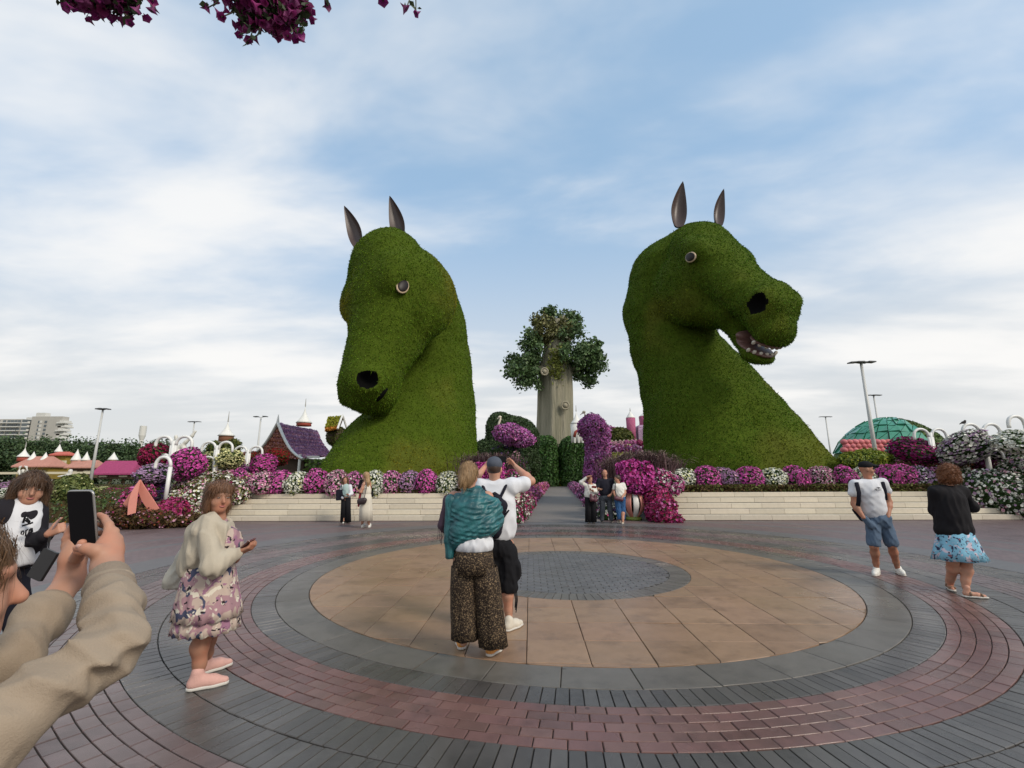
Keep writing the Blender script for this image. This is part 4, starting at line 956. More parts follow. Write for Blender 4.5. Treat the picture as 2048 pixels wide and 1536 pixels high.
for k, (x, y, r, col) in enumerate(((1228, 889, 6, 'lightpink'), (1240, 889, 7, 'lightpink'), (1254, 886, 6, 'pink'), (1266, 887, 7, 'pink'), (1278, 887, 7, 'rose'), (1291, 887, 7, 'rose'), (1234, 896, 7, 'pink'), (1246, 896, 7, 'lightpink'), (1258, 893, 5, 'cream'), (1222, 899, 8, 'mauve'), (1288, 896, 5, 'pink'), (1271, 897, 8, 'mauve'))):
    c = P(x, y, 54.-k*.1); s = PX(54.); ball('flower_sphere', '%s flower sphere in the cluster below the cream zigzag edging' % {'lightpink': 'pale pink', 'pink': 'pink', 'rose': 'deep rose', 'cream': 'cream', 'mauve': 'mauve'}[col], 'flowers', c, (r*s,)*3, col, 'flower spheres below the zigzag edging, '+col, bsz=.22, dens=.6)
bush('flower_bank', 'mauve bank under the flower spheres', 'flowers', [E_(1250, 906, 53., 80, 18, 1.)], [('mauve', 2), ('plum', 2)], 1500, .3, 600, .3, M_LEAFB, seed=84)
bush('lime_strip', 'lime green strip of leaves behind the purple grass', 'plants', [E_(1240, 918, 40., 60, 14, .6), E_(1232, 926, 38., 36, 20, .6)], [('yellow', 2)], 1400, .2, 900, .25, mat('leaf_lime', (.17, .22, .02)), seed=85)
m = MB(); M_RUST = mat('rust_red', (.30, .05, .03), .7)
c = P(1157, 868, 58.); rc = empty('garden_carousel', c); s = PX(58.)
m.tube([(-9*s, 0, -6*s), (-6*s, 0, 4*s), (0, 0, 8*s), (6*s, 0, 4*s), (9*s, 0, -6*s)], 3*s, 10); m.build('arch', M_RUST, rc, smooth=True)
for q in (-8, 0, 8): mm = MB(); mm.tube([(q*s, 0, -18*s), (q*s, 0, -4*s)], 1.6*s, 8); mm.build('post', M_CONEW, rc)
tag(rc, 'red arched canopy on white posts between tree and purple column', 'canopy')
# ---- right: glass and grass dome, tall lamp posts
dc = P(1785, 905, 62.); s = PX(62.); dome = empty('garden_dome', (dc[0], 62., 0)); rx, rh = 118*s, P(1785, 838, 62.)[2]
M_GLASS = mat('dome_glass', (.05, .24, .15), .12, noise=.5, nscale=1.2, spec=.8); M_DG = mat('dome_grass', (.075, .115, .028), .85, noise=.4, nscale=2); M_FRAME = mat('dome_frame', (.05, .10, .06), .5)
nu, nv = 26, 7; pan = {}
def dpt(i, j, k=1.):
    a = math.pi*2*i/nu; e = (math.pi/2)*(.20+.80*j/nv); return (rx*k*math.cos(e)*math.cos(a), rx*k*.8*math.cos(e)*math.sin(a), rh*k*math.sin(e))
grass = MB()
for j in range(nv):
    for i in range(nu):
        aa, bb, cc, dd = dpt(i, j), dpt(i+1, j), dpt(i+1, j+1), dpt(i, j+1); cx = (aa[0]+cc[0])/2; cy = (aa[1]+cc[1])/2
        if cy > 3: grass.add([aa, bb, cc, dd], [(0, 1, 2, 3)]); continue
        if cx < rx*.04 and j >= 1:
            for tri in ((aa, bb, cc), (aa, cc, dd)):
                t = np.array(tri); g_ = t.mean(0); t = g_+(t-g_)*.9; nrm = np.cross(t[1]-t[0], t[2]-t[0])
                if np.linalg.norm(nrm) < 1e-3: continue
                nrm /= np.linalg.norm(nrm); mm = MB(); t2 = t+nrm*(.10+.22*random.random())*np.array([[1], [random.uniform(.2, 1.6)], [1]]); mm.add(list(t)+list(t2), [(3, 4, 5), (0, 1, 4, 3), (1, 2, 5, 4), (2, 0, 3, 5)]); mm.build('glass_pane', M_GLASS, dome)
            grass.cur = 1; grass.add([dpt(i, j, .995), dpt(i+1, j, .995), dpt(i+1, j+1, .995), dpt(i, j+1, .995)], [(0, 1, 2, 3)]); grass.cur = 0
        else: grass.add([aa, bb, cc, dd], [(0, 1, 2, 3)])
grass.lathe([(rx*1.0, 0), (rx*.99, rh*.18), (rx*.95, rh*.31)], n=nu); grass.build('shell', [M_DG, M_FRAME], dome)
dv = np.array([dpt(i, j) for j in range(nv+1) for i in range(nu)]); dfq = np.array([(j*nu+i, j*nu+(i+1) % nu, (j+1)*nu+(i+1) % nu, (j+1)*nu+i) for j in range(nv) for i in range(nu) if dpt(i, j)[0] > rx*.02])
tag(link('grass', foliage(dv, dfq, 5000, mat('dome_leaf', (.07, .115, .025), .8, var=.3), .35, 3, .05), dome), kind='stuff')
tag(dome, 'low green dome with glass panes on one side and grass on the other', 'dome')
M_PGLOBE = mat('pink_globe', (.50, .14, .15), .7, var=.2, noise=.2, nscale=3)
gm = MB(); gm.lathe([(.25, -.8), (.62, -.62), (.9, -.25), (.93, 0), (.9, .3), (.62, .64), (.2, .8)], n=10); gme = gm.me('flower_globe', M_PGLOBE, True)
for r_ in range(4):
    for k in range(11):
        c = P(1688+11*k+(5 if r_ % 2 else 0), 884+8*r_, 58.); o = link('flower_globe', gme, None, c); q = .42*(1+.1*random.random()); o.scale = (q, q, q); tag(o, 'round pink flower globe in the stacked rows below the glass dome', 'flower globe', 'pink globes below the dome')
M_POLE = mat('pole_grey', (.50, .50, .48), .45, noise=.1, nscale=2); M_LAMP = mat('lamp_dark', (.06, .06, .06), .5)
def lamp(px, ytop, D, label, heads, r=.12, wid=1.1, zb=0.):
    t = P(px, ytop, D); root = empty('lamp_post', (t[0], D, zb)); h = t[2]-zb; m = MB(); m.tube([(0, 0, 0), (0, 0, h)], [r*1.3, r*.7], 10); m.build('pole', M_POLE, root, smooth=True)
    for k in range(heads):
        a = (k-(heads-1)/2)/max(1, heads-1)*2 if heads > 1 else 0; mm = MB()
        M = Matrix.Rotation(.05*a, 3, 'Y'); mm.box((a*wid*.75, -.15*(k % 2), h+.05), (wid*.62, .55, .10), M, bev=.03); mm.tube([(0, 0, h-.05), (a*wid*.6, 0, h+.02)], .035, 6); mm.build('lamp_head', M_LAMP, root)
    return tag(root, label, 'lamp post')
lamp(1722, 726, 38., 'tall near lamp post with four dark heads in front of the dome', 4, .15, .95, 0)
lamp(1747, 791, 70., 'thinner lamp post behind the tall one by the dome', 3, .15, 1.1)
lamp(1651, 834, 95., 'small far lamp post seen above the shoulder of the toothy horse', 3, .16, 1.2)
lamp(206, 819, 42., 'slender lamp post rising before the far line of trees', 3, .11, .5)
lamp(389, 844, 80., 'far lamp post behind the white dancer statue', 3, .14, 1.0)
lamp(522, 834, 60., 'double headed lamp post left of the peach gable', 2, .13, .85)
# ---- house with purple flower roof and white curved gable boards
hb = P(560, 945, 30.); hr = empty('flower_house', (hb[0], 30, 0)); h0 = np.array(hr.location)
pk, el_, er = P(557, 846, 30.)-h0, P(503, 908, 30.8)-h0, P(606, 918, 29.4)-h0; pk2, er2, el2 = P(634, 861, 36.)-h0, P(672, 912, 35.5)-h0, P(600, 905, 37.)-h0
def curve(a, b_, sag): return [a*(1-q)+b_*q-np.array([0, 0, sag*math.sin(math.pi*q)]) for q in np.linspace(0, 1, 11)]
for a, b_ in ((pk, el_), (pk, er)):
    m = MB(); m.tube([pk+np.array([0, -.1, .55])]+curve(a+np.array([0, -.1, 0]), b_, .45), [.03]+[.16]*11, 8, flat=.5); m.build('gable_board', M_WHITE, hr)
def patchsurf(c0, c1): n = len(c0); V = np.array(list(c0)+list(c1)); F = np.array([(i, i+1, n+i+1, n+i) for i in range(n-1)]); return V, F
V, F = patchsurf(curve(pk, er, .45), curve(pk2, er2, .45)); rf = link('roof', mesh('roof', V, F, mat('roof_lilac', (.27, .18, .26), .9, noise=.4, nscale=3)), hr); Nn = np.cross(er-pk, pk2-pk)
if Nn[1] > 0: F = F[:, ::-1]
tag(link('roof_flowers', cover(V, F, 4200, [('lilac', 3), ('mauve', 5), ('lightpink', 3)], .16, 5, .06), hr), kind='stuff')
V, F = patchsurf(curve(pk, el_, .45), curve(pk2, el2, .45)); link('roof', mesh('roof', V, F, MATS['roof_lilac']), hr)
lf, rg = curve(pk, el_, .45), curve(pk, er, .45); V, F = patchsurf(lf, rg); Vn = np.cross(V[F[4, 1]]-V[F[4, 0]], V[F[4, 3]]-V[F[4, 0]])
if Vn[1] > 0: F = F[:, ::-1]
link('gable', mesh('gable', V, F, mat('gable_brown', (.16, .08, .05), .9, noise=.3, nscale=4)), hr); tag(link('gable_flowers', cover(V, F, 2300, [('salmon', 5), ('rust', 2), ('lightpink', 1)], .13, 6, .05), hr), kind='stuff')
M_WOOD = mat('dark_wood', (.07, .045, .03), .8, noise=.3, nscale=3)
m = MB(); wl, wr = (el_+pk)*.5, (er+pk)*.5; x0, x1 = el_[0]+.9, er[0]-.4; zt = er[2]+.1
m.box(((x0+x1)/2, .6, zt/2), (x1-x0, .3, zt)); m.build('wall', M_WOOD, hr); m = MB(); m.box((er[0]-.1, 3.2, zt/2+.05), (.3, 5.6, zt-.2)); m.build('wall', M_WOOD, hr)
for x, y in ((er[0]-.25, er[1]+.1), (x0, -.1), (er2[0]-.3, er2[1])): m = MB(); m.tube([(x, y, 0), (x, y, zt+.2)], .09, 8); m.build('post', M_WHITE, hr)
m = MB(); m.box(((x0+x1)/2+.6, -.05, zt+.05), (x1-x0+1.2, .12, .14)); m.build('eave_beam', M_WHITE, hr)
lp = np.array([(er[0]+random.uniform(.1, 2.8), er[1]+random.uniform(-.1, 1.2), random.uniform(.6, zt-.1)) for _ in range(1300)]); leafmass('climbing_plants', [lp], mat('leaf_bright', (.12, .19, .03), .6, var=.4, trans=.2), .22, hr, 9)
tag(hr, 'house with a lilac flower roof, peach flower gable and curved white gable boards', 'house')
# small tilted yellow roofed house
yb = P(672, 888, 40.); yr = empty('tilted_house', yb); s = PX(40.); 
pts = [P(658, 836, 40)-yb, P(686, 832, 40)-yb, P(650, 862, 39.5)-yb, P(676, 858, 39.0)-yb, P(695, 858, 40.5)-yb]
V = np.array([pts[0], pts[2], pts[3], pts[1]]); F = np.array([(0, 1, 2, 3)]); link('roof', mesh('roof', np.concatenate([V, V+np.array([0, .25, -.1])]), [(0, 1, 2, 3), (7, 6, 5, 4), (0, 4, 5, 1), (1, 5, 6, 2), (2, 6, 7, 3)], M_COREB), yr)
tag(link('roof_flowers', cover(V, F, 800, [('yellow', 4), ('orange', 1)], .2, 8, .08), yr), kind='stuff')
for a, b_ in ((pts[1], pts[3]), (pts[1], pts[4])): m = MB(); m.tube([a+np.array([0, -.12, .1]), b_+np.array([0, -.12, 0])], .09, 6); m.build('gable_board', M_WHITE, yr)
wv, wf = blob([ell(P(673, 873, 40.6)-yb, (20*s, .9, 20*s), None)], .12); link('wall', mesh('wall', wv, wf, M_WOOD, smooth=True), yr); tag(link('wall_leaves', foliage(wv, wf, 1500, M_LEAFO, .2, 4, .05), yr), kind='stuff')
tag(yr, 'small tilted house with yellow flower roof behind the lilac roofed house', 'house')
tower(608, 812, 846, 852, 14, 46., M_RUST, 'white concave spire on a red drum rising behind the lilac roof', 1.1, concave=2.0)
# spired pavilion
pv = P(449, 905, 52.); pr_o = empty('spired_pavilion', (pv[0], 52., 0)); s = PX(52.); zt, ze = P(449, 842, 52.)[2], P(449, 872, 52.)[2]; H = zt-ze
m = MB(); m.lathe([(15.5*s*(1-k/8)**1.9+.03, ze+H*k/8) for k in range(9)], n=20); rf = m.build('roof', M_CONEW, pr_o, smooth=True); m = MB(); m.tube([(0, 0, zt-.1), (0, 0, zt+1.1)], [.07, .02], 6); m.build('finial', M_SPIRE, rf)
M_BRK = mat('drum_brown', (.16, .065, .03), .8, noise=.2, nscale=2)
m = MB(); m.lathe([(13.5*s, ze-.75), (13.5*s, ze)], n=20); m.build('drum', M_BRK, pr_o, smooth=True); m = MB(); m.lathe([(19*s, ze-1.05), (14*s, ze-.7)], n=20); m.build('lower_roof', M_CONEW, pr_o, smooth=True)
for k in range(6): a = k*math.pi/3+.3; m = MB(); m.tube([(16*s*math.cos(a), 16*s*math.sin(a), 0), (16*s*math.cos(a), 16*s*math.sin(a), ze-1.0)], .14, 8); m.build('column', M_BRK, pr_o)
tag(pr_o, 'round pavilion with white concave spire above the cream flower balls', 'pavilion')
turf('hedge_mound', 'olive hedge beside the spired pavilion', 'hedge', [E_(432, 897, 50., 22, 24, 1.0, .3), E_(468, 893, 50., 16, 26, 1., .3)], M_LEAFO, 900, .35, 91)
# ---- dancer statues
M_STAT = mat('statue_white', (.66, .64, .58), .45, noise=.06, nscale=2)
def statue(label, D, pr, base):
    q = [(npx(x0, y0, D, r0), npx(x1, y1, D, r1)) for (x0, y0, r0, x1, y1, r1) in pr]; V, F = blob([cone(a[0], b_[0], a[1], b_[1], .12) for a, b_ in q], .05 if D < 35 else .07); b0 = P(*base, D)
    o = link('dancer_statue', mesh('dancer_statue', V-b0, F, M_STAT, smooth=True), None, b0); return tag(o, label, 'statue')
statue('white dancer statue reaching one arm to the sky behind the hooked pole', 32., [(352, 873, 3.6, 352.5, 877, 3.4), (352, 880, 2, 356, 905, 6), (358, 896, 4.5, 372, 884, 3.2), (372, 884, 3.2, 384, 872, 2.6), (384, 872, 2.6, 393, 862, 1.3), (384, 872, 2, 389, 861, 1.1), (356, 905, 6, 356, 940, 8), (366, 892, 4, 370, 900, 5)], (356, 940))
statue('white dancer statue with both arms curved into a ring overhead', 26., [(46.5, 943, 3.2, 46.5, 941, 3.2), (46.5, 947, 1.8, 46, 960, 4), (46, 960, 4, 46, 985, 6), (41, 952, 1.7, 37.5, 944, 1.5), (37.5, 944, 1.5, 40, 934, 1.3), (40, 934, 1.3, 44.5, 931.5, 1), (51, 952, 1.7, 55.5, 944, 1.5), (55.5, 944, 1.5, 53, 934, 1.3), (53, 934, 1.3, 49, 931.5, 1)], (46, 985))
statue('white dancer statue bending forward low over the flower rows', 30., [(141, 942, 3.8, 141, 943, 3.6), (141, 948, 2.4, 136, 951, 3), (136, 951, 2.8, 116, 953, 1.6), (140, 951, 2.4, 132, 953, 1.8), (136, 952, 3.6, 133, 970, 3)], (133, 972))
# ---- far houses with cone roofs
M_SALM = mat('roof_salmon', (.46, .22, .17), .9, noise=.25, nscale=1.5, bump=.4, bscale=6); M_LILR = mat('roof_pale_lilac', (.36, .21, .33), .9, noise=.2, nscale=1.5); M_MAGR = mat('roof_magenta', (.34, .05, .14), .9, noise=.25, nscale=2, bump=.5, bscale=8)
M_OCHR = mat('wall_ochre', (.27, .19, .03), .9, noise=.3, nscale=1.5); M_BRW = mat('wall_brown', (.10, .06, .035), .9, noise=.3, nscale=2); M_COR2 = mat('roof_coral', (.50, .12, .09), .9, noise=.2, nscale=2)
def hiphouse(x0, x1, yr_, ye, yb, D, roof, wall, label, ov=5, rid=.6):
    cx = (x0+x1)/2; b0 = P(cx, yb, D); s = PX(D, b0[2]); root = empty('flower_cottage', b0); W = (x1-x0)*s; dep = W*.6; ze = P(cx, ye, D)[2]-b0[2]; zr = P(cx, yr_, D)[2]-b0[2]
    m = MB(); m.box((0, dep/2, ze/2), (W-2*ov*s, dep*.85, ze)); wl_ = m.build('wall', wall, root); m = MB(); r = rid/2*W
    V = [(-W/2, -.3, ze-.15), (W/2, -.3, ze-.15), (W/2, dep, ze-.15), (-W/2, dep, ze-.15), (-r, dep*.4, zr), (r, dep*.4, zr), (-W/2, -.3, ze), (W/2, -.3, ze), (W/2, dep, ze), (-W/2, dep, ze)]
    m.add(V, [(6, 7, 5, 4), (7, 8, 5), (8, 9, 4, 5), (9, 6, 4), (0, 1, 7, 6), (1, 2, 8, 7), (3, 2, 1, 0), (2, 3, 9, 8), (3, 0, 6, 9)]); m.build('roof', roof, root)
    nw = max(2, int(W/2.2))
    for k in range(nw): m = MB(); m.box((-W/2+W*(k+.5)/nw, dep*.075-.08, ze*.5), (.9, .1, ze*.32), bev=.02); m.build('window', M_CREAM, root)
    return tag(root, label, 'house')
hiphouse(22, 96, 912, 932, 958, 56., M_SALM, M_OCHR, 'far cottage with salmon roof and ochre wall below three white cones')
hiphouse(95, 130, 903, 909, 945, 60., M_COR2, M_OCHR, 'far cottage with narrow coral roof and one white cone')
hiphouse(128, 186, 920, 934, 956, 56., M_SALM, M_BRW, 'far cottage with salmon roof, brown wall and twin white cones', rid=.75)
hiphouse(183, 264, 921, 947, 958, 52., M_MAGR, M_BRW, 'far cottage with a broad magenta flower roof', rid=.86, ov=8)
m = MB(); m.box((0, 0, 0), (20., 1.5, .25)); o = m.build('terrace_rail', M_CREAM, None, P(110, 946, 54.)); tag(o, 'cream railing running between the far cottages', 'railing')
cone_roof = []
for (x, yt, ye, r, D, lab) in ((47, 893, 914, 11, 57.5, 'tall concave white cone on the far cottage with ochre wall'), (65, 903, 921, 8.5, 57, 'middle white cone on the far cottage with ochre wall'), (89, 904, 922, 8.5, 57, 'white cone at the coral end of the cottage with ochre wall'), (117, 888, 904, 7, 61, 'white cone on the coral roof'), (152, 898, 921, 9, 57, 'larger of two white cones on the brown walled cottage'), (171.5, 903, 921, 7.5, 57, 'smaller of two white cones on the brown walled cottage'), (226, 904, 920, 9, 56, 'rounded white cone behind the magenta roof')):
    tower(x, yt, ye, ye+9, r*.82, D, M_RUST if x == 47 else M_SALM, lab, 1.2, x in (47,), concave=1.9 if x == 47 else 1.15)
# ---- line of trees and the flats beyond
def fartree(px, ytop, D, w, label, seed, zb=0.):
    t = P(px, ytop, D); s = PX(D, t[2]); h = t[2]; rs = np.random.RandomState(seed); root = empty('broadleaf_tree', (t[0], D, 0)); m = MB(); m.tube([(0, 0, 0), (.2, 0, h*.45)], [.45, .25], 8); m.build('trunk', M_BRW, root)
    for q in range(4): a = q*1.6+seed; m = MB(); m.tube([(.1, 0, h*.3), (math.cos(a)*w*s*.25, math.sin(a)*w*s*.2, h*.62)], [.2, .08], 6); m.build('limb', M_BRW, root)
    R_ = w*s/2; pts = []
    for k in range(34):
        d = rs.normal(0, 1, 3); d /= np.linalg.norm(d); d *= rs.uniform(.3, 1)**.5; c = np.array([d[0]*R_*1.05, d[1]*R_*.8, h*.55+d[2]*h*.42]); pts.append(c+rs.normal(0, 1, (130, 3))*np.array([R_*.22, R_*.22, h*.085]))
    o = leafmass('crown', pts, mat('far_leaf', (.055, .095, .034), .7, var=.45, trans=.1), .62, root, seed); return tag(root, label, 'tree', 'dark trees in the far line')
for k, (x, yt) in enumerate(((-18, 876), (12, 874), (40, 876), (68, 876), (96, 879), (124, 884), (150, 882), (176, 884), (204, 886), (232, 889), (258, 888), (284, 886), (310, 886), (338, 890), (366, 896), (396, 900), (426, 903))): fartree(x, yt, 118+5*(k % 3), 46, 'dense dark green tree in the far line behind the cottages', k+3)
M_FLAT = mat('flats_concrete', (.42, .40, .36), .85, noise=.08, nscale=.3); M_WIN = mat('flats_glass', (.10, .12, .13), .2); M_FLATW = mat('flats_white', (.60, .59, .55), .7)
fb = P(40, 905, 260.); fl = empty('apartment_building', (fb[0], 260., 0)); s = PX(260.)
def X(px): return P(px, 905, 260.)[0]-fb[0]
def Z(py): return P(60, py, 260.)[2]
for x0, x1, yt, dy, mm_ in ((-60, 33, 838, 0, M_FLAT), (33, 52, 834, 1.5, M_FLATW), (50, 112, 833, 0, M_FLAT)):
    m = MB(); m.box(((X(x0)+X(x1))/2, 2+dy, Z(yt)/2), (X(x1)-X(x0), 4, Z(yt))); m.build('wall', mm_, fl)
m = MB(); m.box(((X(55)+X(74))/2, 2, Z(833)+1.), (X(74)-X(55), 3, 2.4)); m.build('roof_plant', M_FLATW, fl)
for fi in range(7):
    y = 842+7.8*fi
    if Z(y) < 2: continue
    m = MB(); m.box(((X(-60)+X(30))/2, -.9, Z(y+4)), (X(30)-X(-60), 1.8, .5)); m.build('balcony', M_FLATW, fl)
    for x in (-40, -28, -16, -4, 5, 12, 19, 26): m = MB(); m.box((X(x), -.03, Z(y+1)), (1.6, .3, 1.7)); m.build('window', M_WIN, fl)
    for x in (66, 70, 80): m = MB(); m.box((X(x), -.03, Z(y+2)), (.8 if x == 66 else 1.3, .3, 1.3)); m.build('window', M_WIN if x != 70 else M_FLATW, fl)
    m = MB(); m.box((X(113), 1.5+(fi % 2), Z(y+4)), (4.6, 5, .8)); m.box((X(114.5), 1.5+(fi % 2), Z(y+4)+.9), (2.6, 4.5, 1.0)); m.build('balcony', M_FLATW, fl)
    m = MB(); m.box((X(42), -.6, Z(y+3)), (3.5, 1.2, 1.2)); m.build('balcony', M_FLATW, fl); m = MB(); m.box((X(42), .1, Z(y)), (3.0, 2.9, 1.3)); m.build('window', M_WIN, fl)
tag(fl, 'pale concrete apartment block with balconies beyond the far trees', 'building')
wt = P(283, 880, 230.); wr_ = empty('water_tower', (wt[0], 230., 0)); s = PX(230.); m = MB(); z0, z1 = P(283, 875, 230.)[2], P(283, 852, 230.)[2]
m.tube([(0, 0, 0), (0, 0, z0)], .9, 10); m.build('column', M_FLATW, wr_); m = MB(); m.lathe([(1, z0-1), (5*s, z0), (6*s, z0+1), (6*s, z1)], n=16); m.build('tank', M_FLATW, wr_); tag(wr_, 'pale water tower beyond the far trees', 'tower')
# ---- flower field between the plaza and the far cottages
FLD = [(186, 961, 26., 26, 16, 'cream', 'round cream flower bush beside another just like it'), (212, 961, 26., 26, 16, 'cream', 'round cream flower bush beside another just like it'), (241, 980, 20., 18, 12, 'cream', 'small cream bush near the coral tent'), (260, 981, 20., 16, 14, 'cream', 'small pale bush at the edge of the coral tent'),
       (226, 967, 25., 16, 12, 'lightpink', 'grey pink round bush beside the rose rows'), (252, 958, 27., 60, 12, 'rose', 'rose flower row behind the lavender basket'), (256, 968, 25., 62, 14, 'rose', 'nearer rose flower row behind the coral tent'), (160, 958, 28., 30, 14, 'pink', 'pink flower row before the brown cottage'),
       (110, 962, 28., 60, 18, 'mauve', 'mauve flower row below the bending dancer'), (30, 968, 26., 70, 26, 'mauve', 'mauve flower slope at the far left'), (0, 960, 30., 50, 14, 'lightpink', 'pale pink flower strip at the far left'), (112, 1004, 17.5, 40, 26, 'white', 'white flower clump behind the walking visitor'),
       (10, 992, 18., 40, 26, 'white', 'white flower clump left of the walking visitor'), (150, 990, 19., 24, 14, 'white', 'small white flower clump behind the raised phone'), (222, 1008, 17.5, 50, 16, 'orange', 'orange flowers by the leafy mound'), (200, 965, 26., 70, 8, 'plum', 'plum edging under the cream bushes')]
for k, (x, y, D, w_, h_, col, lab) in enumerate(FLD):
    D = min(G(x, y+h_/2+1)[1], 42.); c = P(x, y, D); s = PX(D, c[2]); ball('flower_bush', lab, 'flowers', (c[0], D, h_*s/2*1.1-.03), (w_/2*s, min(w_/2*s, .9), h_/2*s*1.1), col, 'cream bushes' if 'just like' in lab else None, bsz=.13, dens=1.1)
def patchbed(name, label, cat, x0, x1, y0, y1, hgt, m, n, size, seed, cols=None, nb=0):
    pr = []; rs = random.Random(seed)
    for yy in np.linspace(y1-2, y0+2, 5):
        for xx in np.linspace(x0, x1, 9):
            g_ = G(xx+rs.uniform(-6, 6), yy); r_ = (x1-x0)/9*PX(g_[1])*.75; pr.append(ell((g_[0], g_[1], -.05), (r_, r_*1.1, hgt*rs.uniform(.6, 1.15)), None, .2))
    return bush(name, label, cat, pr, cols or [('rust', 1)], nb, .09, n, size, m, M_COREB, seed=seed, h=.16, zmin=-.03, rough=.05)
patchbed('leafy_bed', 'green leafy bed along the plaza edge behind the raised phone', 'plants', 60, 240, 1008, 1046, .75, mat('leaf_mid', (.075, .12, .03), .6, var=.4, trans=.2), 9000, .13, 101, [('lightpink', 2), ('orange', 1)], 900)
patchbed('leafy_bed', 'brown and olive planting behind the walking visitor', 'plants', -40, 260, 975, 1008, .8, M_LEAFO, 9000, .18, 102, [('rose', 2), ('pink', 1), ('rust', 2)], 1500)
patchbed('leafy_bed', 'low brownish lawn bed between cream bushes and orange flowers', 'plants', 170, 330, 972, 1000, .35, M_LEAFB, 5000, .16, 103)
fp = P(150, 975, 22.); bush('leafy_bush', 'pale green feathery bush behind the raised phone', 'bush', [E_(135, 985, 20., 76, 44, .8), E_(150, 968, 21., 44, 30, .6)], [('cream', 1)], 200, .08, 4200, .16, mat('leaf_pale', (.14, .17, .045), .65, var=.4, trans=.2), seed=104)
# ------------------------------------------------------------------ people
U3 = np.array([0, 0, 1.])
def nv(v): v = np.asarray(v, float); return v/(np.linalg.norm(v)+1e-9)
def skin(name, c): return mat('skin_'+name, c, .55, noise=.10, nscale=9, col2=(c[0]*1.08, c[1]*.92, c[2]*.88), spec=.35)
SK_A, SK_B, SK_C = skin('fair', (.47, .26, .18)), skin('tan', (.36, .18, .115)), skin('warm', (.42, .225, .15))
M_LIP = mat('lips', (.33, .10, .085), .5); M_EYEW = mat('eye_white', (.40, .37, .34), .3); M_IRIS = mat('iris', (.03, .018, .012), .15); M_BROW = mat('brow', (.07, .04, .025), .9)
def hair_mat(name, c):
    m = mat('hair_'+name, c, .45, spec=.4); t = NT(m.node_tree); b = t.n['Principled BSDF']; co = t('ShaderNodeTexCoord').outputs['Object']
    mp = t('ShaderNodeMapping', {'Vector': co, 'Scale': (90, 90, 9)}); nz = t('ShaderNodeTexNoise', {'Vector': mp, 'Scale': 1.0, 'Detail': 4.0})
    cc = t.mix(nz.outputs[0], tuple(v*.45 for v in c), tuple(min(1, v*1.6) for v in c)); t.l.new(cc, b.inputs['Base Color'])
    bp = t('ShaderNodeBump', {'Height': nz.outputs[0], 'Strength': .7, 'Distance': .006}); t.l.new(bp.outputs[0], b.inputs['Normal']); return m
def cloth(name, c, rough=.85, bump=.35, bscale=300., var=.0, noise=.10, nscale=5., col2=None):
    return mat('cloth_'+name, c, rough, noise=noise, nscale=nscale, bump=bump, bscale=bscale, spec=.2, col2=col2)
def print_mat(name, base, cols, scale, dens=.5, warp=.5):
    """printed fabric: blotches of several colours on a ground"""
    m = bpy.data.materials.new('print_'+name); m.use_nodes = True; t = NT(m.node_tree); b = t.n['Principled BSDF']; co = t('ShaderNodeTexCoord').outputs['Object']
    c = t('ShaderNodeRGB').outputs[0]; c.default_value = (*base, 1)
    for i, (col, sc, th) in enumerate(cols):
        mp = t('ShaderNodeMapping', {'Vector': co, 'Location': (i*3.7, i*1.3, i*2.1)})
        nz = t('ShaderNodeTexNoise', {'Vector': mp, 'Scale': sc, 'Detail': 2.0, 'Roughness': .5, 'Distortion': warp})
        f = t('ShaderNodeMapRange', {'Value': nz.outputs[0], 'From Min': th, 'From Max': th+.025}).outputs[0]; c = t.mix(f, c, tuple(col))
    t.l.new(c, b.inputs['Base Color']); b.inputs['Roughness'].default_value = .85; b.inputs['Specular IOR Level'].default_value = .2; return m
def folds(amp, fr, seed, st=(1, 1, .45)):
    """soft ridged creases, longer along z"""
    st = np.array(st); return lambda Q: amp*(np.abs(snoise(Q*st, fr*4.2, seed))*1.3-.75)+amp*.35*snoise(Q*st, fr*9, seed+1)
